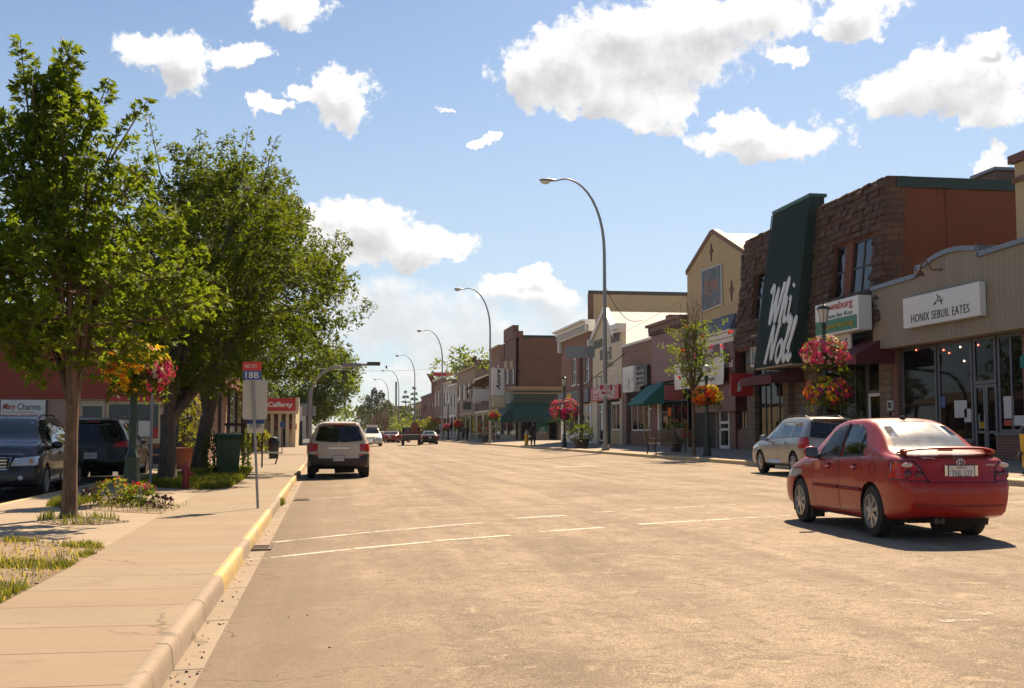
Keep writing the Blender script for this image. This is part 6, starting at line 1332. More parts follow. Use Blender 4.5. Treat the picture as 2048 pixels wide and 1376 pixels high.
def hydrant(label, loc, m, capm, h=.8):
    p = thing('fire_hydrant', label, 'hydrant', loc); x, y, z = loc; k = h / .8
    MB().lathe([(.15 * k, z), (.15 * k, z + .04), (.10 * k, z + .05), (.10 * k, z + .5 * k), (.125 * k, z + .51 * k), (.125 * k, z + .55 * k), (.10 * k, z + .57 * k)], (x, y, 0), 14).build('barrel', m, p, auto=R(30))
    MB().lathe([(.11 * k, z + .57 * k), (.09 * k, z + .68 * k), (.04 * k, z + .74 * k), (.03 * k, z + .8 * k)], (x, y, 0), 12).build('cap', capm, p, smooth=True)
    for s in (-1, 1): MB().lathe([(.055 * k, .08 * k), (.055 * k, .17 * k), (.065 * k, .17 * k), (.065 * k, .20 * k)], (0, 0, 0), 10, axis='x').build('nozzle', capm, p)
    for s, o in zip((-1, 1), [c for c in p.children if c.name.startswith('nozzle')]): o.data.transform(Matrix.Scale(s, 4, (1, 0, 0))); o.data.transform(Matrix.Translation((0, 0, .42 * k)) ); o.location = (0, 0, 0); o.data.transform(Matrix.Translation(Vector((x, y, z)))) if False else None
    return p
def fixnoz(p):
    for o in p.children:
        if o.name.startswith('nozzle'): o.data.transform(Matrix.Translation(OFF[p]))
xh = 15.75; yh = hx(1053, 885, xh)[0]; p = hydrant('yellow fire hydrant with grey cap at the corner kerb', (xh, yh, zwalk(xh)), mat('hydrant_yellow', (.62, .36, .02), .5), mat('hydrant_cap', (.40, .38, .34), .5), 1.25); fixnoz(p)
x, y = walk(371, 977); p = hydrant('weathered red fire hydrant in the grass under the forked tree', (x, y, .13), mat('hydrant_red', (.22, .02, .015), .5), mat('hydrant_red_cap', (.26, .025, .02), .5), .62); fixnoz(p)
yb = hx(2064, 955, 16.6)[0]; zz = zwalk(16.6); p = thing('pavement_bin', 'yellow pavement bin with a black hood at the right edge of the view', 'bin', (16.6, yb, zz))
MB().lathe([(.20, zz + .15), (.25, zz + .95)], (16.6, yb, 0), 14).build('body', MATS['hydrant_yellow'], p); MB().lathe([(.28, zz + .951), (.27, zz + 1.02), (.16, zz + 1.16), (.03, zz + 1.2)], (16.6, yb, 0), 14).build('hood', BLACK, p, auto=R(30)); MB().lathe([(.24, zz), (.19, zz + .149)], (16.6, yb, 0), 14).build('base', BLACK, p)
MB().tube([(16.33, yb, zz + .5), (16.26, yb - .05, zz + .42), (16.30, yb, zz + .3)], .05, 6).build('latch', BLACK, p)
ns = thing('notice_box', 'white notice box on the brick pier left of the taupe cafe windows', 'notice', T0(U(1789), 2.2, .1)); one('case', WHITE, ns, T0, (U(1793), U(1784.5), V(1789, 820), V(1789, 801), .065, .16)); one('panel', INK, ns, T0, (U(1792), U(1786), V(1789, 817), V(1789, 804), .161, .165)); one('label', mat('pink_label', (.5, .2, .2), .6), ns, T0, (U(1793), U(1785), V(1789, 832), V(1789, 824), .065, .1))
# back-to-back sign on a brown post by the brick shop
xs = 16.8; ysn = hx(1163, 890, xs)[0]; p = thing('sign_post', 'two grey sign backs on a tall brown post before the red brick shop', 'sign', (xs, ysn, zwalk(xs))); zt_ = hx(1163, 716, xs)[1]
MB().tube([(xs, ysn, zwalk(xs)), (xs, ysn, zt_ + .3)], .14, 8).build('post', mat('brown_post', (.10, .05, .04), .7), p)
b = MB(FY(ysn - .16)); z0, z1 = hx(1158, 718, xs)[1], hx(1158, 694, xs)[1]; b.box(xs - 1.15, xs + .3, z0, z1, 0, .05); b.build('plate', GALV, p); b = MB(FY(ysn - .16)); b.box(xs + .34, xs + .9, z0 + .05, z1, 0, .05); b.build('plate', GALVD, p)
MB().tube([(xs, ysn, zt_ - 2), (XF, ysn + .5, zt_ + .4)], .03, 5).build('stay', BLACK, p)
# sign on a slim pole standing on the left pavement
xs, ys = walk(516, 1017); p = thing('bus_stop_sign', 'slim steel pole with a red and blue numbered plate above a blank rounded sign back', 'sign', (xs, ys, .14)); yq = ys - .03; T = FY(yq)
zt_ = hy(505, 726, ys)[1]; lean = hy(504, 730, ys)[0] - xs
def xl__(z): return xs + lean * (z - .14) / (zt_ - .14)
MB().tube([(xs, ys, .10), (xl__(zt_), ys, zt_)], .022, 8).build('pole', GALV, p)
def plate(name, x0, y0, x1, y1, m, rad, d0, d1):
    a, za_ = hy(x0, y1, yq); c_, zb_ = hy(x1, y0, yq); b = MB(T); b.prism([(cx + rad * math.cos(R(t_)), cy + rad * math.sin(R(t_))) for cx, cy, s in ((c_ - rad, zb_ - rad, 0), (a + rad, zb_ - rad, 90), (a + rad, za_ + rad, 180), (c_ - rad, za_ + rad, 270)) for t_ in (s, s + 30, s + 60, s + 90)], d0, d1); b.build(name, m, p); return (a + c_) / 2, (za_ + zb_) / 2, c_ - a, zb_ - za_
cx, cz, w, h = plate('red_plate', 485, 724, 523, 741, mat('sign_bright_red', (.62, .03, .02), .45), .02, .0, .012); text('NO 571', h * .42, SIGNW, p, T, cx - .02, cz, .0125, uw=w * .6, flip=1)
cx, cz, w, h = plate('blue_plate', 486, 741.5, 523, 759, SBLUE, .012, .0, .012); text('18B', h * .7, SIGNW, p, T, cx, cz, .0125, uw=w * .72, flip=1, bold=.005)
plate('sign_back', 484, 759.5, 535, 839, mat('sign_back_grey', (.46, .44, .38), .6, .1, bmp=.1), .05, -.065, -.05)
# blue and white sign in the left garden strip
xs, ys = walk(508, 935); p = thing('shop_sign', 'small blue and white lettered board on posts in the left garden strip', 'sign', (xs, ys, .13)); T = FY(ys); a, z0 = hy(494, 866, ys); c_, z1 = hy(528, 840, ys); zm = hy(510, 847, ys)[1]
one('board', SIGNW, p, T, (a, c_, z0, zm - .01, 0, .04)); one('blue_panel', SBLUE, p, T, (a, c_, zm, z1, 0, .04)); text('THRIFT', .22, SBLUE, p, T, (a + c_) / 2, z0 + .28, .041, uw=(c_ - a) * .8, flip=1, bold=.02)
for x in (a + .05, c_ - .05): MB().tube([(x, ys + .03, .1), (x, ys + .03, z1)], .03, 6).build('post', IRON, p)
# black steel frame with hooks
xs, ys = walk(486, 938); p = thing('hanging_rack', 'black square tube frame with hanging chain beside the green wheelie bin', 'rack', (xs, ys, .13)); z1 = hy(486, 852, ys)[1]; x2 = hy(455, 852, ys)[0]
for x in (xs, x2): MB().box(x - .04, x + .04, ys - .04, ys + .04, .1, z1).build('post', IRON, p)
MB().box(x2 - .1, xs + .08, ys - .041, ys + .041, z1 + .002, z1 + .1).build('crossbar', IRON, p)
MB().tube([(x2 + .1, ys, z1), (x2 + .25, ys, z1 - .25), (xs - .25, ys, z1 - .22), (xs - .1, ys, z1)], .015, 5).build('chain', GALV, p)
# bins
def wheelie(label, loc, w, dpt, h, m, rz=0, lidm=None, tilt=0):
    p = thing('wheelie_bin', label, 'bin', (0, 0, 0)); b = MB()
    a = [b.P((s * w * .40, t_ * dpt * .40, .06)) for s, t_ in ((-1, -1), (1, -1), (1, 1), (-1, 1))]; c_ = [b.P((s * w * .5, t_ * dpt * .5, h * .9)) for s, t_ in ((-1, -1), (1, -1), (1, 1), (-1, 1))]
    b.face(a[::-1]); b.face(c_)
    for i in range(4): b.face([a[i], a[(i + 1) % 4], c_[(i + 1) % 4], c_[i]])
    b.build('body', m, p, bevel=.015)
    b = MB(); b.box(-w * .53, w * .53, -dpt * .54, dpt * .5, h * .9 + .003, h * .94); b.build('rim', m, p, bevel=.01)
    b = MB(lambda x, y, z: (x, y * 1, z)); n = 6
    for k in range(n): pass
    b.T = FY(0); b.T = lambda u, v, d: (d, u, v); b.prism([(dpt * .52, h * .943), (-dpt * .56, h * .943), (-dpt * .5, h * 1.0), (0, h * 1.04), (dpt * .45, h * 1.0)], -w * .52, w * .52); b.build('lid', lidm or m, p, bevel=.01)
    for s in (-1, 1): MB().lathe([(.10, -.03), (.10, .03)], (s * w * .42, dpt * .42, .10), 12, axis='x').build('wheel', BLACK, p)
    MB().tube([(-w * .4, dpt * .58, h * .88), (w * .4, dpt * .58, h * .88)], .018, 6).build('handle', m, p)
    for k in (-1, 1): MB().box(k * w * .16 - .01, k * w * .16 + .01, -dpt * .5, -dpt * .44, h * .3, h * .85).build('rib', m, p)
    p.location = loc; p.rotation_euler.z = rz; return p
x, y = walk(455, 952); wheelie('green wheelie bin on the grass with ivy growing against it', (x, y, .135), .72, .8, 1.22, mat('bin_green', (.008, .045, .016), .45), R(8))
iv = thing('ivy_bush', 'dark climbing shrub hugging the green wheelie bin', 'bush', (x - .35, y + .2, .13)); shrub(iv, (x - .4, y + .15, .75), (.38, .42, .62), 900, .1, LF2, 9); shrub(iv, (x + .05, y + .5, 1.15), (.5, .2, .25), 300, .1, LF2, 10); MB().tube([(x - .4, y + .2, .1), (x - .4, y + .2, .9)], .025, 6).build('stem', BARK2, iv); shrub(iv, (x + .5, y + .35, .7), (.12, .2, .5), 200, .1, LF1, 12)
x, y = walk(547, 917); p = thing('litter_bin', 'black domed litter bin standing on the left pavement', 'bin', (x, y, .14)); MB().lathe([(.22, .14), (.27, .85)], (x, y, 0), 14).build('body', BLACK, p); MB().lathe([(.29, .853), (.28, 1.0), (.2, 1.16), (.06, 1.22)], (x, y, 0), 14).build('hood', BLACK, p, auto=R(30)); MB().box(x + .1, x + .33, y - .15, y + .15, .9, 1.0).build('flap', GALVD, p)
for px, py, h, lab in ((300, 975, 3.3, 'thin grey sign pole standing in the shade by the forked tree'), (465, 925, 4.4, 'thin dark pole behind the green bin frame')):
    x, y = walk(px, py); p = thing('steel_pole', lab, 'pole', (x, y, .13)); MB().tube([(x, y, .1), (x, y, h)], .035, 6).build('pole', GALVD, p); MB().lathe([(.1, .13), (.1, .16)], (x, y, 0), 8).build('foot_plate', GALVD, p)
# mast arm
xm, ym = -1.35, 70.; xm = hy(619, 865, ym)[0]; p = thing('mast_arm_pole', 'grey curved mast arm pole reaching over the road, holding a dark beacon box', 'mast arm', (xm, ym, .14)); zt_ = hy(640, 733, ym)[1]
xe, ze = hy(757, 727, ym); pts = [(xm, ym, .1), (xm, ym, zt_ * .66)] + [(xm + 1.9 * (1 - math.cos(R(9 * k))), ym, zt_ * .66 + (zt_ * .34) * math.sin(R(9 * k))) for k in range(1, 11)] + [(xe, ym, ze)]
MB().tube(pts, [.15, .13] + [.12 - .004 * k for k in range(10)] + [.06], 10).build('pole', GALV, p, smooth=True)
x0, z0 = hy(734, 732, ym); MB().box(x0, xe + .1, ym - .16, ym + .16, ze - .13, ze + .09).build('beacon_box', BLACK, p, bevel=.02); x0 = hy(686, 731, ym)[0]; MB().box(x0, x0 + 1.1, ym - .1, ym + .1, ze - .2, ze + .0).build('arm_bracket', GALVD, p); MB().tube([(x0 + 2.6, ym, ze - .13), (x0 + 2.6, ym, ze - .3)], .05, 6).build('sensor', BLACK, p)
MB().box(xm - .45, xm - .12, ym - .02, ym + .02, hy(619, 832, ym)[1], hy(619, 812, ym)[1]).build('sign_back', GALV, p); MB().box(xm + .14, xm + .36, ym - .02, ym + .02, hy(619, 832, ym)[1], hy(619, 812, ym)[1]).build('sign_back', GALV, p)
# flower bed around the lamp foot
for i, (px, py, r, m, fl_, lab) in enumerate(((228, 1010, (.36, .3, .25), LF3, PM['red'], 'light green mound plant with a few red flowers left of the lamp foot'), (283, 1012, (.26, .2, .22), LF1, PM['pink'], 'leafy plant with pink and red flowers right of the lamp foot'), (318, 1016, (.24, .16, .11), mat('purple_leaf', (.09, .022, .03), .6), PM['red'], 'low purple leaved plant at the bed corner'), (180, 1000, (.18, .14, .12), MATS['purple_leaf'], PM['red'], 'low purple leaved plant beside the maple trunk'))):
    x, y = walk(px, py); p = thing('bedding_plant', lab, 'plant', (x, y, .13), 'plants in the lamp post bed'); shrub(p, (x, y, .14 + r[2] * .8), r, 420 if i < 2 else 150, .075, m, i + 50); b = MB(); [b.tube([(x, y, .12), (x + r[0] * .5 * math.cos(k), y + r[1] * .5 * math.sin(k), .14 + r[2])], .006, 4) for k in range(6)]; b.build('stems', BARK, p)
    if i < 2: blossoms(p, (x, y, .14 + r[2] * .9), r, 16 if i == 0 else 34, .035, [fl_, PM['orange'] if i == 0 else PM['red']], i, zmin=.1)
x, y = walk(275, 1005); gp_ = blossoms(None, (x, y, .42), (.10, .08, .08), 26, .04, [PM['red']], 77, 'geranium', -.2); tag(gp_, 'bright red geranium head against the lamp post foot', 'flower')
x, y = hg(362, 938, .13); p = thing('potted_tree', 'bushy light green tree in a big terracotta pot between the two trunks', 'potted plant', (x, y, .13)); MB().lathe([(.34, .13), (.45, .75), (.50, .76), (.50, .88), (.42, .84)], (x, y, 0), 16).build('pot', mat('terracotta', (.30, .09, .045), .8), p, auto=R(30))
for k, (dx, z, r) in enumerate(((.35, 1.25, .45), (.25, 1.9, .42), (.3, 2.4, .45), (-.1, 2.8, .35))): shrub(p, (x + dx, y, z), (r, r, .34), 260, .13, LF3, 60 + k)
MB().tube([(x, y, .9), (x + .2, y, 1.8), (x + .15, y, 2.9)], [.05, .04, .02], 6).build('trunk', BARK2, p)
x, y = hg(315, 935, .13); p = thing('metal_chair', 'thin brown metal chair standing outside the cream framed window', 'chair', (x, y, .13))
b = MB(); b.box(x - .24, x + .24, y - .22, y + .22, .56, .60); b.build('seat', MATS['rust'], p)
for sx in (-1, 1):
    for sy in (-1, 1): MB().tube([(x + sx * .22, y + sy * .2, .13), (x + sx * .22, y + sy * .2, .56 if sy < 0 else 1.02)], .018, 5).build('leg', MATS['rust'], p)
MB().box(x - .24, x + .24, y + .19, y + .22, .85, 1.02).build('backrest', MATS['rust'], p)
x, y = walk(525, 928); p = thing('park_bench', 'thin metal backless bench by the black litter bin on the left', 'bench', (x, y, .13)); MB().box(x - .9, x + .8, y - .2, y + .2, .56, .62).build('seat', GALV, p)
for sx in (-.7, .6): MB().tube([(x + sx - .1, y, .12), (x + sx, y, .4), (x + sx, y, .56)], .03, 6).build('leg', IRON, p)
x, y = walk(564, 905); p = thing('notice_post', 'small blue notice on a thin post by the diner front', 'sign', (x, y, .13)); MB().tube([(x, y, .1), (x, y, 2.2)], .03, 6).build('post', GALV, p); MB().box(x - .16, x + .16, y - .06, y - .035, 1.75, 2.1).build('plate', SBLUE, p)
# ---------------------------------------------------------------- vehicles
CGLASS = glassmat('car_glass', (.16, .18, .18), .55, .012, 1.6); CGLASSD = glassmat('dark_car_glass', (.04, .045, .05), .3, .012, 1.6)
RUBBER = mat('tyre_rubber', (.022, .02, .019), .8, bmp=.3, bs=60); RIM = mat('alloy_rim', (.42, .41, .39), .35, .75, var=.15); RIMD = mat('rim_backing', (.03, .03, .03), .7); TRIM = mat('black_car_trim', (.018, .018, .018), .5); GAP = mat('panel_gap', (.008, .006, .006), .9, var=0)
CHROME = mat('chrome', (.62, .62, .62), .12, 1., var=0); SEATM = mat('seat_fabric', (.11, .09, .075), .9); TLRED = mat('tail_lamp_red', (.42, .008, .008), .25, coat=.15, var=0); TLDK = mat('tail_lamp_dark', (.10, .003, .003), .2, coat=.25, var=0); TLCLR = mat('lamp_clear', (.55, .42, .36), .1, coat=.8, var=.1); AMBER = mat('amber_lamp', (.6, .2, .02), .15, coat=.6, var=0); HEADL = mat('headlamp_glass', (.50, .52, .54), .08, .3, coat=1., var=.3, vs=9)
def paint(name, col, flake=.2, rough=.28, dirt=.15, coat=.5):
    if name in MATS: return MATS[name]
    m, t, b = newmat(name); n = t.noise(1.6, t.pos(), 5); n2 = t.noise(7, t.pos(), 6, .7)
    c = t.mix(t.m('MULTIPLY', t.step(n2, .45, .75), dirt), sc(col, 1.), (.22, .17, .12)); t.put(b.inputs['Base Color'], c)
    b.inputs['Metallic'].default_value = flake; t.put(b.inputs['Roughness'], t.step(n, .3, .7, rough, rough + .12)); b.inputs['Coat Weight'].default_value = coat; b.inputs['Specular IOR Level'].default_value = .3; t.put(b.inputs['Coat Roughness'], t.step(n2, .3, .7, .02, .09)); return m
def pch(pts):
    """monotone cubic through (x, y) points"""
    xs = np.array([p[0] for p in pts], float); ys = np.array([p[1] for p in pts], float); h = np.diff(xs); dl = np.diff(ys) / h; m = np.zeros(len(xs))
    m[0], m[-1] = dl[0], dl[-1]
    for i in range(1, len(xs) - 1): m[i] = 0 if dl[i - 1] * dl[i] <= 0 else 2 * dl[i - 1] * dl[i] / (dl[i - 1] + dl[i])
    def f(x):
        x = min(max(x, xs[0]), xs[-1]); i = min(max(int(np.searchsorted(xs, x)) - 1, 0), len(h) - 1); s = (x - xs[i]) / h[i]
        return float(ys[i] * (1 + 2 * s) * (1 - s) ** 2 + h[i] * m[i] * s * (1 - s) ** 2 + ys[i + 1] * s * s * (3 - 2 * s) + h[i] * m[i + 1] * s * s * (s - 1))
    return f
def wheel(parent, c, r, w, side, spokes=7, rimm=RIM, detail=True):
    """tyre and rim; axle along y, outer face towards side"""
    x, y, z = c; e = bpy.data.objects.new('wheel', None); COL.objects.link(e); e.parent = parent; OFF[e] = OFF[parent]
    rr = r * .66; sg = 20 if detail else 14
    MB().lathe([(rr, -w * .46), (r * .86, -w * .5), (r * .965, -w * .42), (r, -w * .26), (r, w * .26), (r * .965, w * .42), (r * .86, w * .5), (rr, w * .46), (rr * .98, w * .3), (rr * .98, -w * .3)], (x, y, z), 28 if detail else 16, axis='y').build('tyre', RUBBER, e, auto=R(35))
    b = MB(); o = side * w * .5
    b.lathe([(rr * 1.005, -.02), (rr * 1.02, .012), (rr * .94, .016), (rr * .90, -.03)] if side > 0 else [(rr * 1.005, .02), (rr * 1.02, -.012), (rr * .94, -.016), (rr * .90, .03)], (x, y + o * .93, z), sg, axis='y')
    for k in range(spokes):
        a = 2 * math.pi * k / spokes + .2; ca, sa = math.cos(a), math.sin(a); q = []
        for rad, hw, dd in ((rr * .14, rr * .13, .015), (rr * .55, rr * .12, .004), (rr * .95, rr * .17, -.004)):
            for s in (-1, 1): q.append(b.P((x + ca * rad - sa * hw * s, y + o * .93 + side * dd, z + sa * rad + ca * hw * s)))
            for s in (-1, 1): q.append(b.P((x + ca * rad - sa * hw * s, y + o * .93 + side * (dd - .03), z + sa * rad + ca * hw * s)))
        for i in (0, 4): b.face([q[i], q[i + 1], q[i + 5], q[i + 4]]); b.face([q[i], q[i + 4], q[i + 6], q[i + 2]]); b.face([q[i + 1], q[i + 3], q[i + 7], q[i + 5]])
    b.lathe([(rr * .2, -.025), (rr * .2, .02), (rr * .12, .028)] if side > 0 else [(rr * .2, .025), (rr * .2, -.02), (rr * .12, -.028)], (x, y + o * .93, z), 14, axis='y')
    b.lathe([(rr * .97, -.05), (rr * .97, -.045)] if side > 0 else [(rr * .97, .05), (rr * .97, .045)], (x, y + o * .93, z), sg, axis='y')
    for f in b.b.faces: f.material_index = 0
    ob = b.build('rim', [rimm, RIMD], e, auto=R(30))
    for p in ob.data.polygons:      # the backing disc is dark
        if abs(p.normal.y) > .9 and abs((p.center.y + OFF[parent].y) - (y + o * .93) + side * .045) < .012 and p.area > .05 * rr: p.material_index = 1
    return e
def car(name, label, cat, sp, group=None):
    L, W = sp['L'], sp['W']; root = thing(name, label, cat, (0, 0, 0), group); P_ = sp['paint']; G_ = sp.get('glass', CGLASS); fine = sp.get('fine', 1)
    top, belt, bot = pch(sp['top']), pch(sp['belt']), pch(sp.get('bot', [(0, .3), (.5, .2), (L - .5, .2), (L, .28)]))
    roff, foff = pch(sp['rear']), pch(sp['front']); Dr, Df = sp.get('Dr', .9), sp.get('Df', .9); rh = sp['roofw'] / 2; Hm = max(p[1] for p in sp['top']); gb = sp.get('gh', Hm - belt(L * .45)); rr = sp.get('rr', .38); pr = sp.get('pr', .13)
    wmul = pch(sp.get('wid', [(0, 1), (L, 1)]))
    def ring(x):
        e = min(x, L - x); s = 1 - (1 - math.sqrt(max(0, 1 - (1 - min(1, e / rr)) ** 2))) * pr; ws = W / 2 * s * wmul(x)
        zt, b = top(x), bot(x); zb = min(belt(x), zt - .035); hg = zt - zb; c = min(1, hg / .12); k = min(1, max(0, (hg - .04) / (gb - .04))); k = k * k * (3 - 2 * k)
        wb = ws - .045; wt = (wb - .07) * (1 - k) + min(rh, wb - .04) * k; md = b + .58 * (zb - b)
        pts = [(0, b), (ws - .22, b), (ws - .075, b + .012), (ws - .03, b + .06), (ws - .012, b + .5 * (md - b)), (ws, md), (ws - .004, md + .45 * (zb - md)), (ws - .02, zb - .035), (wb, zb)]
        pts += [(wb + (wt - wb) * f + .022 * c * math.sin(math.pi * f), zb + (zt - .055 * c - zb) * f) for f in (.2, .4, .6, .8, .94)]
        pts += [(wt - .008 * c, zt - .045 * c), (wt - .035 * c, zt - .03 * c), (wt * .86, zt - .018 * c), (wt * .6, zt - .006), (wt * .3, zt - .001), (0, zt)]
        return pts
    ns = sp.get('ns', 64)
    xs = sorted({round(x, 4) for x in list(np.linspace(0, L, ns)) + [L * 0 + rr * (1 - math.cos(a)) for a in np.linspace(0, 1.5, 9)] + [L - rr * (1 - math.cos(a)) for a in np.linspace(0, 1.5, 9)] + list(sp.get('xs', []))})
    bm = bmesh.new(); rings = []
    for x in xs:
        pts = ring(x); full = [(y, z) for y, z in pts] + [(-y, z) for y, z in pts[-2:0:-1]]
        rings.append([bm.verts.new((x + roff(z) * max(0, 1 - x / Dr) - foff(z) * max(0, 1 - (L - x) / Df), y, z)) for y, z in full])
    n = len(rings[0]); K = n // 2
    for r0, r1 in zip(rings, rings[1:]):
        for i in range(n): bm.faces.new([r0[i], r1[i], r1[(i + 1) % n], r0[(i + 1) % n]])
    for rg, sgn, bul in ((rings[0], -1, sp.get('bulge', .10)), (rings[-1], 1, sp.get('bulgef', .16))):
        m_ = 14; prev = None
        for i in range(1, K):
            a, b_ = rg[i], rg[n - i]; row = [a]
            for j in range(1, m_):
                t_ = 1 - 2 * j / m_; row.append(bm.verts.new((a.co.x + sgn * bul * (1 - abs(t_) ** 2.6) * min(1, abs(a.co.y) / (W * .3)), a.co.y * t_, a.co.z)))
            row.append(b_)
            if prev:
                for j in range(m_): bm.faces.new([prev[j], prev[j + 1], row[j + 1], row[j]])
            else:
                for j in range(m_): bm.faces.new([rg[0], row[j + 1], row[j]]) if False else None
            prev = row
        # close under and over
        bm.faces.new(prev + [rg[K]]) ; bm.verts.ensure_lookup_table()
    bmesh.ops.remove_doubles(bm, verts=bm.verts, dist=1e-4); bmesh.ops.recalc_face_normals(bm, faces=bm.faces)
    mats = [P_]; tags = {0: ('body', P_)}
    side = lambda f: abs(f.normal.y) > .30 and abs(f.calc_center_median().y) > W * .22
    rear = lambda f: f.calc_center_median().x < .75 and (f.normal.x < -.22)
    rearw = lambda f: f.calc_center_median().x < sp.get('reach', .5) and (f.normal.x < -.12 or abs(f.normal.y) > .3)
    front = lambda f: f.calc_center_median().x > L - .9 and f.normal.x > .2
    frontw = lambda f: f.calc_center_median().x > L - .9 and (f.normal.x > .12 or abs(f.normal.y) > .3)
    up = lambda f: f.normal.z > .12 and f.calc_center_median().z > sp.get('upz', .8)
    PR = dict(side=(side, 0, 2), rear=(rear, 1, 2), rearw=(rearw, 1, 2), front=(front, 1, 2), frontw=(frontw, 1, 2), top=(up, 0, 1))
    def carve(poly, proj, tg, only=None, sym=True):
        pred, a, c = PR[proj]
        for s in ((1, -1) if (sym and proj != 'side') else (1,)):
            pl = [(u * s, v) for u, v in poly] if a == 1 else ([(u, v * s) for u, v in poly] if proj == 'top' else poly)
            if s < 0 and proj == 'top': continue
            us = [p[0] for p in pl]; vs = [p[1] for p in pl]; bx = (min(us) - .12, max(us) + .12, min(vs) - .12, max(vs) + .12)
            def near(f):
                q = f.calc_center_median(); return bx[0] < q[a] < bx[1] and bx[2] < q[c] < bx[3] and pred(f)
            for i in range(len(pl)):
                p, q = pl[i], pl[(i + 1) % len(pl)]; d = (q[0] - p[0], q[1] - p[1]); no = [0, 0, 0]; no[a], no[c] = -d[1], d[0]; co_ = [0, 0, 0]; co_[a], co_[c] = p
                fs = [f for f in bm.faces if near(f)]; g = set(fs)
                for f in fs: g.update(f.edges); g.update(f.verts)
                bmesh.ops.bisect_plane(bm, geom=list(g), plane_co=co_, plane_no=no, dist=1e-5)
            for f in bm.faces:
                if not pred(f) or (only is not None and f.material_index not in only): continue
                q = f.calc_center_median()
                if inside((q[a], q[c]), pl): f.material_index = tg
    tn = 0; ins = []
    for it in sp['carve']:
        nm, proj, poly, m_, inset, im = it[:6]; tn += 1; tags[tn] = (nm, m_)
        carve(poly, proj, tn, it[6] if len(it) > 6 else None)
        if inset: ins.append((tn, inset, im))
    # wheel arches
    ra = sp['r'] * 1.16
    for ax in sp['axles']:
        circ = [(ax + ra * math.cos(2 * math.pi * k / 22), sp['r'] + ra * math.sin(2 * math.pi * k / 22)) for k in range(22)]
        tn += 1; carve(circ, 'side', tn)
        dl = [f for f in bm.faces if f.material_index == tn or (f.normal.z < -.3 and math.hypot(f.calc_center_median().x - ax, f.calc_center_median().z - sp['r']) < ra and abs(f.calc_center_median().y) > W * .25)]
        bmesh.ops.delete(bm, geom=dl, context='FACES')
    gi = tn + 1; tags[gi] = ('gap', GAP)
    ring_of = {}
    for tg, th, im in ins:
        fs = [f for f in bm.faces if f.material_index == tg]
        if not fs: continue
        r_ = bmesh.ops.inset_region(bm, faces=fs, thickness=th, depth=0, use_even_offset=True, use_boundary=True)
        for f in r_['faces']: f.material_index = 1000 + tg if False else tg; ring_of[f] = im
    for f in bm.faces: f.smooth = True
    bm.normal_update(); bm.verts.index_update()
    nrm = {}
    for v in bm.verts: nrm[(round(v.co.x, 4), round(v.co.y, 4), round(v.co.z, 4))] = v.normal.copy()
    # split into parts; windows, doors, lights left and right on their own
    groups = {}
    for f in bm.faces:
        tg = f.material_index; q = f.calc_center_median(); nm = tags[tg][0]
        key = (tg, 0 if nm in ('body', 'windshield', 'rear_window', 'bumper', 'trunk_lid', 'tailgate', 'grille', 'front_bumper', 'cladding') else (1 if q.y > 0 else -1)); groups.setdefault(key, []).append(f)
    parts = {}
    for (tg, s), fs in groups.items():
        nm, m_ = tags[tg]; me = bpy.data.meshes.new(nm); vm = {}; vs = []; fc = []; mi = []; ml = [m_]
        for f in fs:
            idx = []
            for v in f.verts:
                if v not in vm: vm[v] = len(vs); vs.append(v.co.copy())
                idx.append(vm[v])
            fc.append(idx); im = ring_of.get(f)
            if im is not None:
                if im not in ml: ml.append(im)
                mi.append(ml.index(im))
            else: mi.append(0)
        ns_ = [nrm[(round(v.x, 4), round(v.y, 4), round(v.z, 4))] for v in vs]
        me.from_pydata(vs, [], fc)
        for p, k in zip(me.polygons, mi): p.material_index = k; p.use_smooth = True
        me.update(); me.normals_split_custom_set_from_vertices(ns_)
        o = link_mesh(nm, me, ml, root); parts[(nm, s)] = o
    bv = BVHTree.FromBMesh(bm); bm.free()
    # underside, wheel wells, cabin
    r = sp['r']; b = MB(); y = W / 2 - .10
    a0, a1 = sp['axles']; zz = bot(L / 2)
    b.box(.35, a0 - ra, -y + .14, y - .14, zz + .0, zz + .3); b.box(a0 + ra, a1 - ra, -y, y, zz - .01, .5); b.box(a1 + ra, L - .35, -y, y, zz, zz + .3)
    for ax in (a0, a1): b.box(ax - ra, ax + ra, -y + .24, y - .24, zz, r * 2.1); b.tube([(ax, -y, r), (ax, y, r)], .05, 6)
    if sp.get('exhaust'): 
        for yy in sp['exhaust']: b.tube([(.05, yy, .25), (.7, yy, .27)], .035, 8)
    b.tube([(.5, .1, zz - .03), (.6, -.45, zz - .02)], .10, 8); b.build('underbody', mat('underbody_black', (.012, .011, .010), .8), root)
    b = MB()
    for ax in (a0, a1):
        for s in (-1, 1):
            b = MB(); q = [(ax + (ra + .005) * math.cos(a), r + (ra + .005) * math.sin(a)) for a in np.linspace(-.45, math.pi + .45, 16)]
            for (x0, z0), (x1, z1) in zip(q, q[1:]): b.quad((x0, s * (W / 2 - .03), z0), (x1, s * (W / 2 - .03), z1), (x1, s * (W / 2 - .33), z1), (x0, s * (W / 2 - .33), z0))
            b.build('wheel_well', MATS['underbody_black'], root)
    pass
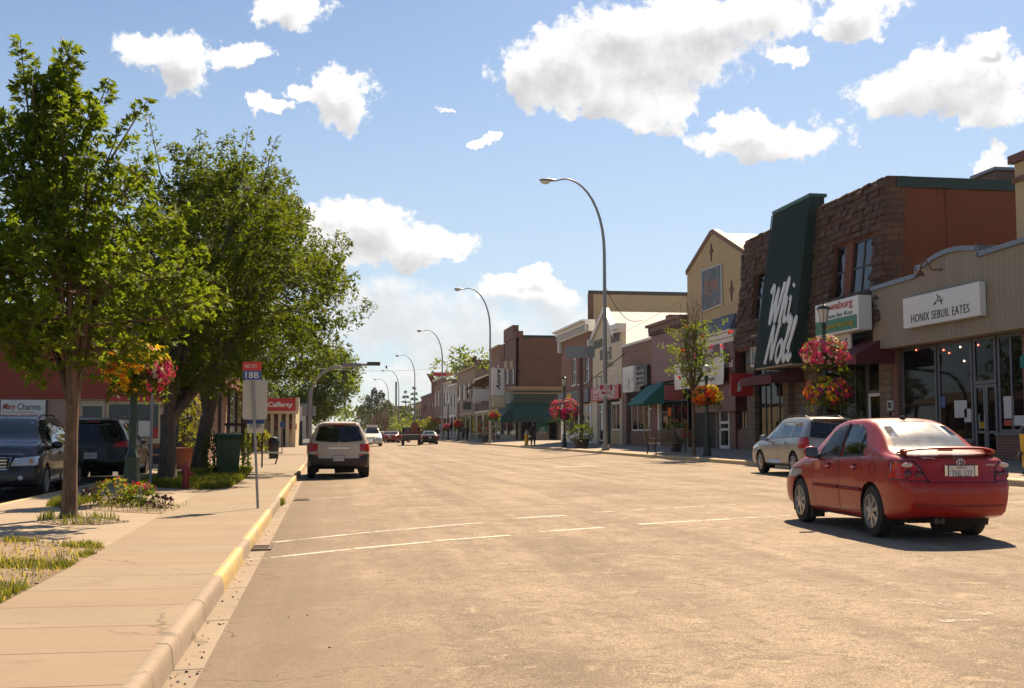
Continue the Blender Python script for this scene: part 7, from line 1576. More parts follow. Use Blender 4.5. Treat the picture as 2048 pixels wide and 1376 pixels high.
    if sp.get('cabin', True):
        c0, c1 = sp['cab']; zb = belt((c0 + c1) / 2); b = MB(); yy = W / 2 - .14
        b.box(c0, c1, -yy, yy, .3, .52); b.box(c0 + .02, c1 - .02, -yy, -yy + .04, .5, zb - .05); b.box(c0 + .02, c1 - .02, yy - .04, yy, .5, zb - .05); b.box(c1 - .25, c1 + .25, -yy, yy, .5, zb - .02); b.box(c0 - .35, c0, -yy, yy, .5, zb - .06); b.build('cabin', mat('cabin_plastic', (.05, .045, .04), .8), root)
        for sx, w_ in ((c0 + .1, 1), (c0 + .1, -1), (c0 + (c1 - c0) * .5, 1), (c0 + (c1 - c0) * .5, -1)):
            b = MB(); b.T = FY(0); b.T = lambda u, v, d, w_=w_: (u, w_ * W * .2 + d, v)
            b.prism([(sx, .5), (sx + .5, .5), (sx + .52, .68), (sx + .12, .66), (sx - .08, zb + .22), (sx - .2, zb + .2)], -.22, .22); b.build('seat', SEATM, root, bevel=.03)
            b = MB(b.T); b.box(sx - .2, sx - .08, zb + .22, zb + .38, -.11, .11); b.build('headrest', SEATM, root, bevel=.03)
        MB().tube([(c1 - .32 + .17 * .4 * math.sin(a), W * .2 + .17 * math.cos(a), zb - .02 + .17 * math.sin(a)) for a in np.linspace(0, 6.28, 17)], .016, 6).build('steering_wheel', TRIM, root)
    for ax in (a0, a1):
        for s in (1, -1): wheel(root, (ax, s * (W / 2 - sp.get('tw', .21) / 2 - .005), r), r, sp.get('tw', .21), s, sp.get('spokes', 7), sp.get('rim', RIM), fine)
    def hit(o, d):
        h = bv.ray_cast(Vector(o), Vector(d)); return h[0] if h[0] else Vector(o)
    R_ = lambda y, z: hit((-3, y, z), (1, 0, 0)); Fh = lambda y, z: hit((L + 3, y, z), (-1, 0, 0)); Sd = lambda x, z, s=1: hit((x, s * 3, z), (0, -s, 0)); Tp = lambda x, y: hit((x, y, 4), (0, 0, -1))
    # mirrors and handles
    for s in (1, -1):
        if 'mirror' in sp:
            mx, mz = sp['mirror']; q = Sd(mx, mz, s); mm_ = MB(); mm_.blob((mx - .0, q.y + s * .15, mz + .06), (.075, .125, .085), 2)
            for v in mm_.b.verts:
                if v.co.x < mx - .04: v.co.x = mx - .04
            mo = mm_.build('mirror', sp.get('mirrorm', P_), root, smooth=True); MB().box(mx - .02, mx + .04, min(q.y - s * .03, q.y + s * .09), max(q.y - s * .03, q.y + s * .09), mz - .03, mz + .03).build('mirror_arm', TRIM, root)
            MB().box(mx - .046, mx - .041, q.y + s * .15 - .10, q.y + s * .15 + .10, mz + .0, mz + .12).build('mirror_glass', CHROME, mo)
        for hx_, hz_ in sp.get('handles', []):
            q = Sd(hx_, hz_, s); b = MB(); b.tube([(hx_ - .09, q.y - s * .005, hz_), (hx_ - .07, q.y + s * .028, hz_ + .004), (hx_ + .06, q.y + s * .028, hz_ + .006), (hx_ + .09, q.y - s * .005, hz_)], .016, 6); dd = parts.get(('door', s)); b.build('handle', sp.get('handlem', P_), dd or root, smooth=True)
            b = MB(); b.lathe([(.05, -.004), (.05, .004)], (hx_, q.y, hz_), 12, axis='y'); b.build('handle_recess', GAP, dd or root)
    if 'rail' in sp:
        for s in (1, -1):
            x0, x1, yy, zr = sp['rail']; q = [Vector((x, s * yy, Tp(x, s * yy).z)) for x in np.linspace(x0, x1, 7)]; b = MB(); b.tube([q[0] + Vector((0, 0, -.01))] + [v + Vector((0, 0, zr)) for v in q[1:-1]] + [q[-1] + Vector((0, 0, -.01))], .018, 6); b.build('roof_rail', sp.get('railm', TRIM), root, smooth=True)
    if 'plate' in sp:
        for (nm_, yy, z_, w_, h_, txt, f_) in sp['plate']:
            q = R_(yy, z_) if f_ < 0 else Fh(yy, z_); T = (lambda u, v, d: (q.x - .012 - d, -u, v)) if f_ < 0 else (lambda u, v, d: (q.x + .012 + d, u, v))
            pl = one('license_plate', mat('plate_white', (.60, .56, .50), .5, var=.12, vs=8), root, T, (-yy * f_ * f_ - w_ / 2 if f_ > 0 else -yy - w_ / 2, yy + w_ / 2 if f_ > 0 else -yy + w_ / 2, z_ - h_ / 2, z_ + h_ / 2, 0, .008)) if False else None
            uc = -yy if f_ < 0 else yy
            pl = one('license_plate', mat('plate_white', (.60, .56, .50), .5, var=.12, vs=8), root, T, (uc - w_ / 2, uc + w_ / 2, z_ - h_ / 2, z_ + h_ / 2, 0, .008))
            one('plate_frame', TRIM, pl, T, (uc - w_ / 2 - .012, uc + w_ / 2 + .012, z_ - h_ / 2 - .012, z_ + h_ / 2 + .012, -.03, -.0015))
            text(txt, h_ * .45, mat('plate_ink', (.05, .06, .12), .5, var=0), pl, T, uc, z_ - h_ * .04, .0085, uw=w_ * .82, flip=1, ext=.002); text('ALBERTA', h_ * .14, mat('plate_red', (.4, .08, .06), .5, var=0), pl, T, uc, z_ + h_ * .37, .0085, uw=w_ * .4, flip=1, ext=.002)
    root['_L'] = L
    return root, dict(R=R_, F=Fh, S=Sd, T=Tp, parts=parts, L=L, W=W)
def place(root, x, y, z, head, L):
    """centre of the car at (x, y); head = heading, degrees clockwise from the street axis"""
    a = R(90 - head); root.rotation_euler.z = a; root.location = (x - math.cos(a) * L / 2, y - math.sin(a) * L / 2, z)
def ringmesh(nm, m, parent, T, u, v, ru, rv, d, th=.008):
    MB(T).tube([(u + ru * math.cos(a), v + rv * math.sin(a), d) for a in np.linspace(0, 6.2832, 25)], th, 6).build(nm, m, parent, smooth=True)

# --- red sedan
def dust_glare_glass(name):  # dusty rear window; the dust is whitened so its colour also imitates sun glare
    m, t, b = newmat(name); n = t.noise(5, t.pos(), 6, .7)
    tr = t.n('ShaderNodeBsdfTransparent', {'Color': (.10, .11, .11, 1)}); gl = t.n('ShaderNodeBsdfGlossy', {'Roughness': .03, 'Color': (1, 1, 1, 1)}); gd = t.n('ShaderNodeBsdfGlossy', {'Roughness': .24, 'Color': (.95, .92, .86, 1)}); df = t.n('ShaderNodeBsdfDiffuse', {'Color': (.66, .63, .57, 1)})
    fr = t.n('ShaderNodeFresnel', {'IOR': 1.75})
    a = t.n('ShaderNodeMixShader', {0: fr.outputs[0], 1: tr.outputs[0], 2: gl.outputs[0]}); d = t.n('ShaderNodeMixShader', {0: .35, 1: gd.outputs[0], 2: df.outputs[0]})
    ms = t.n('ShaderNodeMixShader', {0: t.step(n, .3, .75, .34, .6), 1: a.outputs[0], 2: d.outputs[0]})
    out = [x for x in m.node_tree.nodes if x.type == 'OUTPUT_MATERIAL'][0]; t.put(out.inputs[0], ms.outputs[0]); return m
DUSTGLARE = dust_glare_glass('dust_and_glare_rear_glass')
RED = paint('red_car_paint', (.31, .009, .004), .0, .34, .05, .45)
L = 4.40; W = 1.60
sed = dict(reach=.42, L=L, W=W, paint=RED, roofw=1.08, r=.315, tw=.21, axles=(.98, 3.58), cab=(1.62, 3.05), spokes=7, ns=70, rr=.52, pr=.17, bulge=.11, bulgef=.2, gh=.50,
    top=[(0, .985), (.12, 1.015), (.42, 1.045), (.62, 1.075), (1.0, 1.285), (1.38, 1.43), (1.75, 1.475), (2.2, 1.475), (2.65, 1.42), (3.0, 1.235), (3.25, 1.055), (3.5, .985), (4.0, .90), (4.3, .80), (L, .72)],
    belt=[(0, .95), (.5, .985), (1.2, .985), (2.6, .945), (3.3, .91), (4.0, .82), (L, .66)],
    bot=[(0, .30), (.5, .235), (1.5, .205), (3.4, .205), (4.0, .22), (L, .25)],
    rear=[(.2, .12), (.34, .03), (.45, .0), (.60, -.04), (.675, -.035), (.70, .045), (.85, .065), (.97, .085), (1.05, .11)], Dr=.6,
    front=[(.2, .1), (.35, .0), (.55, .0), (.7, .08), (.9, .3)], Df=.8, mirror=(2.86, .955), handles=((1.50, .84), (2.42, .83)),
    plate=[('rear', 0, .815, .36, .165, 'TNL 127', -1)], exhaust=(.33, .25),
    carve=[('door', 'side', [(1.10, .30), (2.06, .27), (2.06, .945), (1.36, .972), (1.24, .75), (1.10, .56)], RED, .010, GAP),
           ('door', 'side', [(2.06, .27), (2.98, .27), (3.08, .6), (3.02, .90), (2.06, .945)], RED, .010, GAP),
           ('window', 'side', [(1.30, 1.0), (2.00, .972), (2.07, 1.385), (1.72, 1.395), (1.46, 1.31), (1.28, 1.12)], CGLASS, .022, TRIM),
           ('front_window', 'side', [(2.10, .97), (2.90, .945), (2.86, 1.04), (2.62, 1.29), (2.42, 1.37), (2.13, 1.388)], glassmat('open_window', (.55, .52, .48), .92, .02, 1.2), .022, TRIM),
           ('rear_window', 'top', [(.66, -.56), (1.24, -.49), (1.40, -.30), (1.43, 0), (1.40, .30), (1.24, .49), (.66, .56), (.60, .3), (.59, 0), (.60, -.3)], DUSTGLARE, .02, TRIM),
           ('windshield', 'top', [(2.66, -.42), (3.16, -.60), (3.22, 0), (3.16, .60), (2.66, .42)], CGLASS, .02, TRIM),
           ('trunk_lid', 'rear', [(-.50, .70), (.50, .70), (.53, .80), (.66, .985), (.6, 1.05), (-.6, 1.05), (-.66, .985), (-.53, .80)], RED, .010, GAP),
           ('tail_light', 'rearw', [(.47, .715), (.86, .725), (.86, .93), (.62, .955), (.52, .84)], TLRED, .014, TRIM),
           ('headlight', 'frontw', [(.45, .62), (.86, .64), (.86, .78), (.5, .74)], HEADL, .006, TRIM)])
rc, I = car('red_sedan', 'red four door sedan in the right lane with sun glare on its rear window', 'car', sed)
for s in (1, -1):
    tl = I['parts'].get(('tail_light', s))
    for yy, zz, rr_ in ((.565, .785, .058), (.685, .79, .066)):
        q = I['R'](s * yy, zz); MB().blob((q.x + .008, s * yy, zz), (.03, rr_, rr_), 2).build('lens', TLDK, tl or rc, smooth=True)
    q = I['R'](s * .66, .905); MB().blob((q.x + .012, s * .67, .90), (.03, .10, .032), 2).build('reversing_lens', TLCLR, tl or rc, smooth=True)
q = I['R'](.0, .93); T = lambda u, v, d: (q.x - .004 - d, -u, v)
ringmesh('emblem', CHROME, rc, T, 0, .932, .055, .036, .004, .006); MB(T).tube([(-.025, .908, .004), (-.012, .95, .006), (.0, .93, .006), (.012, .912, .006), (.026, .955, .004)], .006, 5).build('emblem_bar', CHROME, rc)
for u0 in (.215, -.215): one('plate_flank', CHROME, rc, lambda u, v, d: (I['R'](0, .815).x - .006 - d, -u, v), (u0 - .02, u0 + .02, .74, .90, 0, .006))
qb = I['R'](-.42, .91); text('Sporta', .035, CHROME, rc, lambda u, v, d: (qb.x - .004 - d, -u, v), .42, .905, 0, uw=.15, flip=1, ext=.004, shear=.3)
# spoiler
b = MB(); zs_ = 1.135
n_ = 18
for i in range(n_):
    y0, y1 = -.66 + 1.32 * i / n_, -.66 + 1.32 * (i + 1) / n_
    def pr_(y):
        k = 1 - (abs(y) / .66) ** 4; z0 = 1.035 + .045 * k; x0 = .06 + .16 * (abs(y) / .66) ** 2
        return [(x0, y, z0 + .028), (x0 + .03, y, z0 + .04), (x0 + .24, y, z0 + .012), (x0 + .24, y, z0 - .004), (x0 + .02, y, z0 + .008)]
    a, c_ = [b.P(p) for p in pr_(y0)], [b.P(p) for p in pr_(y1)]
    for j in range(5): b.face([a[j], a[(j + 1) % 5], c_[(j + 1) % 5], c_[j]])
b.build('spoiler', RED, rc, smooth=True); MB().box(.33, .37, -.10, .10, 1.062, 1.085).build('brake_lamp', TLRED, rc)
for s in (1, -1): MB().prism([(0, 0)], 0, 0).b.free() if False else MB().box(.28, .36, s * .62 - .03, s * .62 + .03, 1.02, 1.09).build('spoiler_foot', RED, rc)
q = I['T'](1.55, 0); MB().lathe([(.05, -.01), (.035, .03), (.012, .05)], q, 10).build('antenna_base', TRIM, rc); MB().tube([q + Vector((0, 0, .04)), q + Vector((-.13, 0, .20))], .006, 5).build('antenna', TRIM, rc)
for s in (1, -1):
    b = MB(); 
    for x0, x1 in ((1.30, 2.03), (2.09, 3.0)):
        pts = [I['S'](x, .565, s) for x in np.linspace(x0, x1, 6)]; b.tube([p + Vector((0, s * .003, 0)) for p in pts], .026, 6)
    b.build('side_moulding', MATS.get('dull_red') or mat('dull_red', (.20, .008, .006), .6, spec=.2), rc, smooth=True); MB().box(3.17, 3.2, min(s * .55, s * .76), max(s * .55, s * .76), .1, .24).build('mud_flap', TRIM, rc)
    pts = [I['S'](x, z, s) for x, z in ((1.27, .995), (2.04, .962), (2.92, .93))]; MB().tube(pts, .009, 5).build('window_trim', TRIM, rc)
    pts = [I['S'](2.085, z, s) + Vector((0, s * .002, 0)) for z in np.linspace(.965, 1.395, 6)]; MB().tube(pts, .026, 6).build('pillar', TRIM, rc); pts = [I['S'](1.42 + .09 * (z - 1.0), z, s) + Vector((0, s * .002, 0)) for z in np.linspace(.99, 1.27, 6)]; MB().tube(pts, .012, 6).build('window_divider', TRIM, rc)
q = I['S'](.92, .83, 1); fl_ = MB(); fl_.tube([(q.x + .085 * math.cos(a), I['S'](q.x + .085 * math.cos(a), q.z + .09 * math.sin(a), 1).y + .001, q.z + .09 * math.sin(a)) for a in np.linspace(0, 6.2832, 22)], .004, 4); fl_.build('fuel_door_seam', GAP, rc)
b = MB(); zc_ = .40
pts = [I['R'](y, .43) + Vector((-.002, 0, 0)) for y in np.linspace(-.62, .62, 12)]; b.tube(pts, .012, 5); b.build('bumper_groove_shade', mat('shadow_red', (.16, .006, .004), .5), rc)  # darker red strip on the surface, shade of the bumper recess put into colour
pts = [I['R'](y, .655) + Vector((-.004, 0, 0)) for y in np.linspace(-.74, .74, 16)]; MB().tube(pts, .014, 5).build('bumper_ridge', RED, rc, smooth=True)
for yy in (.33, .25): MB().lathe([(.036, -.02), (.036, .10), (.028, .10), (.028, .0)], (0, 0, 0), 12, axis='x').build('exhaust_tip', mat('dark_chrome', (.05, .045, .04), .4, .6), rc).data.transform(Matrix.Translation((.03, yy, .25)))
RCX, RCY, RCH = 7.55, 15.05, 2.0
place(rc, RCX, RCY, zroad(RCX) - .004, RCH, L); rc.scale = (.93, .89, 1.02)

# --- generic two-box cars
def suv(label, name, P_, H=1.72, L=4.5, W=1.82, clad=None, glass=None, rail=True, plate='KLM 482', rimm=RIM, fine=1, mirrorm=None, rearz=(.98, 1.45), tl='side', wind3=True, group=None, cat='car', ns=50, front=True, cabin=True, hk=1.0):
    k = H / 1.70; z = lambda v: v * k; r = .345 * min(1.08, k)
    sp = dict(L=L, W=W, paint=P_, roofw=1.16 * W / 1.82, r=r, tw=.23, axles=(.86, L - .92), cab=(.9, L - 1.55), ns=ns, rr=.42, pr=.15, bulge=.09, bulgef=.18, gh=z(.60), fine=fine, upz=.95, cabin=cabin,
        top=[(0, z(1.64)), (.25, z(1.675)), (1.0, H), (2.0, H), (L - 2.05, z(1.655)), (L - 1.75, z(1.54)), (L - 1.15, z(1.14) * hk), (L - .95, z(1.085) * hk), (L - .4, z(.99) * hk ** 1.5), (L - .12, z(.90) * hk ** 2), (L, z(.80) * hk ** 2)],
        belt=[(0, z(1.07)), (1, z(1.06)), (L - 1.5, z(1.0)), (L - .9, z(.98) * hk), (L - .3, z(.86) * hk ** 2), (L, z(.72) * hk ** 2)], bot=[(0, .36), (.5, .29), (L - .6, .27), (L, .31)],
        rear=[(.28, .10), (.42, .0), (.62, -.02), (.74, .02), (z(1.0), .05), (z(1.12), .09), (z(1.5), .25), (H, .34)], Dr=1.1, front=[(.2, .08), (.4, .0), (.7, .03), (.9, .1), (1.1, .3)], Df=.9,
        mirror=(L - 1.48, z(1.03)), mirrorm=mirrorm or P_, handles=((1.45, z(.93)), (2.42, z(.91))), handlem=P_, rim=rimm, glass=glass or CGLASSD,
        carve=[('door', 'side', [(1.10 + .12, .36), (2.08, .33), (2.08, z(1.01)), (1.26, z(1.03)), (1.22, .8)], P_, .008, GAP), ('door', 'side', [(2.08, .33), (L - 1.42, .33), (L - 1.36, .8), (L - 1.42, z(.97)), (2.08, z(1.01))], P_, .008, GAP),
            ('window', 'side', [(.44, z(1.13)), (1.16, z(1.11)), (1.18, z(1.54)), (.62, z(1.53))], glass or CGLASSD, .02, TRIM), ('window', 'side', [(1.23, z(1.105)), (2.05, z(1.09)), (2.07, z(1.565)), (1.25, z(1.545))], glass or CGLASSD, .02, TRIM),
            ('window', 'side', [(2.12, z(1.085)), (L - 1.55, z(1.06)), (L - 1.72, z(1.30)), (L - 2.02, z(1.52)), (2.14, z(1.565))], glass or CGLASSD, .02, TRIM),
            ('windshield', 'top', [(L - 1.98, -.50), (L - 1.22, -.70), (L - 1.16, 0), (L - 1.22, .70), (L - 1.98, .50)], glass or CGLASSD, .02, TRIM),
            ('tailgate', 'rear', [(-.58, .60), (.58, .60), (.66, z(1.0)), (.64, z(1.08)), (.56, z(1.62)), (-.56, z(1.62)), (-.64, z(1.08)), (-.66, z(1.0))], P_, .007, GAP),
            ('rear_window', 'rear', [(-.69, z(1.12)), (-.2, z(1.075)), (.2, z(1.075)), (.69, z(1.12)), (.56, z(1.53)), (.3, z(1.57)), (-.3, z(1.57)), (-.56, z(1.53))], glass or CGLASSD, .022, TRIM),
            ('tail_light', 'rearw', [(.62, z(.80)), (.95, z(.80)), (.95, z(1.06)), (.60, z(1.02))] if tl == 'side' else ([(.71, z(.80)), (.95, z(.80)), (.95, z(1.12)), (.72, z(1.12))] if tl == 'tall' else [(.5, z(.92)), (.95, z(.90)), (.95, z(1.10)), (.64, z(1.06))]), TLRED, .008, TRIM),
            ('headlight', 'frontw', [(.42, .68 * k), (.93, .70 * k), (.93, .88 * k), (.5, .84 * k)], HEADL, .008, CHROME), ('grille', 'front', [(-.40, .62 * k), (.40, .62 * k), (.44, .86 * k), (-.44, .86 * k)], TRIM, .02, CHROME)],
        plate=[('rear', 0, .70 * k if not clad else .60 * k, .31, .155, plate, -1), ('front', 0, .5, .31, .155, plate, 1)])
    if clad: sp['carve'].append(('cladding', 'rearw', [(-1, .2), (1, .2), (1, .72 * k), (-1, .72 * k)], clad, 0, None, (0, 6)))
    if rail: sp['rail'] = (.55, L - 2.1, .50 * W / 1.82, .05)
    root, I = car(name, label, cat, sp, group)
    q = I['R'](0, z(1.04)); ringmesh('emblem', CHROME, root, lambda u, v, d: (q.x - .006 - d, -u, v), 0, z(1.03), .06, .045, 0, .008)
    MB().box(I['R'](0, z(1.60)).x - .06, I['R'](0, z(1.60)).x + .10, -.5, .5, z(1.615), z(1.645)).build('rear_spoiler', P_, root); q = I['R'](0, z(1.585)); MB().box(q.x - .02, q.x + .02, -.16, .16, z(1.58), z(1.606)).build('brake_lamp', TLRED, root)
    w = [I['R'](y, z(1.13) + .04) + Vector((-.01, 0, 0)) for y in (0, .12, .28, .40)]; w[-1].z += .10; MB().tube(w, .009, 5).build('wiper', TRIM, root)
    if front:
        for zz in (.68, .74, .80): q = I['F'](0, zz * k); MB().box(q.x - .03, q.x + .012, -.36, .36, zz * k - .012, zz * k + .012).build('grille_bar', CHROME, root)
        for s in (1, -1):
            q = I['F'](s * .62, .48); MB().blob((q.x - .01, s * .62, .48), (.03, .06, .06), 2).build('fog_lamp', HEADL, root, smooth=True); q = I['F'](s * .80, .78 * k); MB().blob((q.x, s * .80, .78 * k), (.03, .05, .045), 1).build('indicator_lamp', AMBER, root)
    return root, I
BEIGE = paint('beige_car_paint', (.54, .43, .31), .15, .32); SILV = paint('silver_car_paint', (.30, .285, .265), .45, .33); NAVY = paint('dark_navy_paint', (.008, .009, .016), .0, .25, .03, .35); BLK = paint('black_car_paint', (.007, .006, .006), .0, .25, .03, .35); WHT = paint('white_car_paint', (.62, .60, .56), .05, .35)
b1, I = suv('beige crossover with black lower bumper parked at the left yellow kerb, seen from behind', 'parked_crossover', BEIGE, 1.72, 4.5, 1.80, clad=TRIM, plate='BRX 209', tl='side', mirrorm=TRIM)
for s in (1, -1): q = I['R'](s * .62, .70); MB().box(q.x - .01, q.x + .03, s * .62 - .09, s * .62 + .09, .675, .715).build('reflector', TLRED, b1)
q = I['R'](0, .93); MB().box(q.x - .02, q.x + .01, -.3, .3, .90, .925).build('tailgate_strip', CHROME, b1)
XS, YS = road(677, 957); place(b1, XS, YS + 2.25, zroad(XS) - .004, 0, 4.5); b1.scale = (1.06, 1.07, 1.03)
c1, I = suv('silver boxy estate parked at the right kerb just beyond the red sedan', 'parked_estate', SILV, 1.66, 4.45, 1.76, tl='tall', plate='CPJ 331', glass=glassmat('tinted_blue_glass', (.10, .14, .15), .45, .012, 1.7), rearz=(1, 1.4), mirrorm=TRIM)
XS = 13.75; YS = hx(1598, 950, XS - .85)[0]; place(c1, XS, YS + 1.6, zroad(XS) - .004, 1.5, 4.45)
d1, I = suv('dark navy truck like SUV facing the camera in the side lot, with chrome barred grille', 'parked_suv', NAVY, 1.80, 4.9, 1.95, plate='HVZ 774', rail=True, hk=1.08)
xx, yy = hg(68, 997, 0); place(d1, xx - .78, yy + 1.4, -.003, 177, 4.9)
e1, I = suv('black SUV seen from behind in the side lot, left of the lamp post', 'parked_suv', BLK, 1.74, 4.65, 1.88, plate='ASD 511', tl='wide', rearz=(1, 1.4))
xx, yy = hg(232, 964, 0); place(e1, xx - .70, yy + 2.1, -.003, -1, 4.65); e1.scale = (1.05, 1.1, 1.07)
text('T BAIX', .06, CHROME, e1, lambda u, v, d: (I['R'](0, .88).x - .006 - d, -u, v), .0, .885, 0, uw=.5, flip=1, ext=.004)
# plain sedans and far traffic
def sedan(label, name, P_, plate, fine=0, L=4.6, W=1.78, H=1.44, group=None):
    k = H / 1.475; z = lambda v: v * k
    sp = dict(L=L, W=W, paint=P_, roofw=1.14, r=.32, tw=.21, axles=(1.0, L - .9), cab=(1.2, L - 1.4), ns=40, rr=.5, pr=.17, bulge=.12, bulgef=.2, gh=.48, fine=fine, glass=CGLASSD,
        top=[(0, z(.985)), (.42, z(1.05)), (.7, z(1.09)), (1.3, z(1.40)), (1.8, H), (2.3, H), (L - 1.8, z(1.40)), (L - 1.2, z(1.06)), (L - .9, z(.98)), (L - .3, z(.85)), (L, z(.72))], belt=[(0, z(.95)), (1.2, z(.98)), (L - 1.5, z(.93)), (L - .6, z(.84)), (L, z(.66))], bot=[(0, .3), (.5, .22), (L - .5, .2), (L, .25)],
        rear=[(.2, .1), (.4, .0), (.7, .0), (1.0, .08)], Dr=.6, front=[(.2, .1), (.4, 0), (.7, .06), (.9, .3)], Df=.8, mirror=(L - 1.55, z(.95)), handles=((1.5, z(.85)), (2.5, z(.84))),
        carve=[('door', 'side', [(1.2, .3), (2.15, .27), (2.15, z(.93)), (1.3, z(.95))], P_, .008, GAP), ('door', 'side', [(2.15, .27), (L - 1.45, .27), (L - 1.4, z(.9)), (2.15, z(.93))], P_, .008, GAP), ('window', 'side', [(1.25, z(1.02)), (2.1, z(.98)), (2.14, z(1.38)), (1.6, z(1.36))], CGLASSD, .02, TRIM), ('window', 'side', [(2.18, z(.98)), (L - 1.6, z(.96)), (L - 1.95, z(1.3)), (2.2, z(1.38))], CGLASSD, .02, TRIM),
            ('rear_window', 'top', [(.75, -.55), (1.35, -.45), (1.35, .45), (.75, .55)], CGLASSD, .02, TRIM), ('windshield', 'top', [(L - 1.85, -.42), (L - 1.22, -.62), (L - 1.22, .62), (L - 1.85, .42)], CGLASSD, .02, TRIM), ('tail_light', 'rearw', [(.45, z(.72)), (.9, z(.72)), (.9, z(.92)), (.5, z(.92))], TLRED, .008, TRIM), ('headlight', 'frontw', [(.45, z(.62)), (.88, z(.62)), (.88, z(.77)), (.5, z(.75))], HEADL, .008, TRIM)],
        plate=[('rear', 0, z(.78), .31, .155, plate, -1)])
    return car(name, label, 'car', sp, group)
f1, I = sedan('black car half hidden between the navy SUV and the black SUV in the side lot', 'parked_sedan', BLK, 'JTR 640', H=1.50)
xx, yy = hg(160, 979, 0); f1.scale = (.8, .94, .98); place(f1, -7.35, 31.25, -.003, 178, 3.68)
def van(label, H, L, W, P_, px, py, head, name='white_van'):
    r_, I = suv(label, name, P_, H, L, W, plate='VAN 118', ns=34, fine=0, rail=False, cat='van', mirrorm=TRIM); x, y = road(px, py); place(r_, x, y + L / 2, zroad(x) - .004, head, L); return r_
vn = van('white van driving towards the camera with a ladder box on its roof', 1.85, 4.7, 1.85, WHT, 746, 893, 180)
MB().box(1.2, 2.6, -.55, .55, 1.88, 2.12).build('roof_box', WHITE, vn)
rd = paint('maroon_paint', (.16, .02, .015), .2); r1, I = sedan('small dark red car far away on the road left of the pickup', 'red_car', rd, 'RFD 221'); x, y = road(780, 885.5); place(r1, x, y + 2.3, zroad(x), 12, 4.6)
r1, I = sedan('far maroon car with white roof ahead of the small dark red one', 'red_car', WHT, 'RFD 228'); x, y = road(776, 883); place(r1, x - .3, y + 14, zroad(x), 4, 4.6)
r1, I = sedan('second far red car close to the left side of the pickup', 'red_car', rd, 'RGD 224'); x, y = road(800, 886); place(r1, x, y + 4, zroad(x), 30, 4.6)
r1, I = suv('dark red SUV far off, mostly hidden behind the beige crossover and the van', 'red_suv', rd, 1.7, 4.5, 1.8, ns=30, fine=0, rail=False); x, y = road(727, 886.5); place(r1, x, y + 3, zroad(x), 180, 4.5)
r1, I = sedan('dark car parked far off by the right kerb near the people', 'dark_car', BLK, 'BLK 400'); x, y = road(866, 889); place(r1, x - .2, y + 2.6, zroad(x), 2, 4.6)
# pickup
pk = thing('pickup_truck', 'dark pickup truck with a loaded bed in the far right lane', 'pickup', (0, 0, 0)); PD = paint('brown_black_paint', (.018, .012, .010), .2)
Lp, Wp = 5.4, 1.95
for nm, pr_, yy in (('bed', [(.0, .55), (2.3, .55), (2.3, 1.12), (0, 1.12)], Wp / 2), ('cab', [(2.32, .5), (4.0, .5), (4.0, 1.15), (3.55, 1.78), (2.55, 1.82), (2.34, 1.2)], Wp / 2 - .06), ('hood', [(4.002, .5), (5.4, .5), (5.4, .95), (5.2, 1.08), (4.002, 1.15)], Wp / 2 - .02)):
    b = MB(lambda u, v, d: (u, d, v)); b.prism(pr_, -yy, yy); b.build(nm, PD, pk, bevel=.05, bseg=2)
b = MB(); b.box(2.30, 2.335, -.7, .7, 1.28, 1.7); b.build('rear_window', CGLASSD, pk); b = MB(); b.box(-.12, .0, -.95, .95, .52, .66); b.build('rear_bumper', TRIM, pk)
for s in (1, -1):
    MB().box(-.01, .1, s * .92 - .05, s * .92 + .05, .78, 1.05).build('tail_light', TLRED, pk); MB().box(2.7, 3.5, s * (Wp / 2 - .05) - .01, s * (Wp / 2 - .05) + .01, 1.2, 1.65).build('window', CGLASSD, pk); MB().box(3.75, 3.87, s * 1.12 - .12, s * 1.12 + .12, 1.18, 1.42).build('mirror', TRIM, pk)
    for ax in (1.1, 4.5): wheel(pk, (ax, s * .84, .38), .38, .26, s, 6, RIM, 0)
MB().box(-.012, -.002, -.8, .8, 1.08, 1.11).build('tailgate_strip', CHROME, pk)
x, y = road(826, 891); place(pk, x, y + 2.7, zroad(x), 3, Lp)
ld_ = thing('bed_load', 'red machine and timber load standing in the bed of the dark pickup', 'machine', (x + .1, y + 1.2, zroad(x))); z0 = zroad(x) + 1.13; b = MB(); b.box(x - .7, x + .8, y + .5, y + 1.9, z0, z0 + .35); b.build('base', mat('load_red', (.20, .04, .025), .7), ld_); MB().box(x - .1, x + .5, y + .8, y + 1.5, z0 + .352, z0 + 1.15).build('engine', MATS['load_red'], ld_); MB().tube([(x + .25, y + 1.1, z0 + 1.1), (x + .25, y + 1.1, z0 + 1.35)], .06, 6).build('exhaust', BLACK, ld_)
# ---------------------------------------------------------------- thin summer haze along the street
hm = bpy.data.materials.new('haze_air'); hm.use_nodes = True; nt = hm.node_tree; nt.nodes.clear()
pv = nt.nodes.new('ShaderNodeVolumePrincipled'); ou = nt.nodes.new('ShaderNodeOutputMaterial'); nt.links.new(pv.outputs[0], ou.inputs['Volume'])
pv.inputs['Color'].default_value = (.88, .92, 1, 1); pv.inputs['Density'].default_value = .00008; pv.inputs['Anisotropy'].default_value = .3
hz_ = MB().box(-2600, 2600, -300, 5100, -1.2, 60).build('haze', hm); hz_['kind'] = 'stuff'
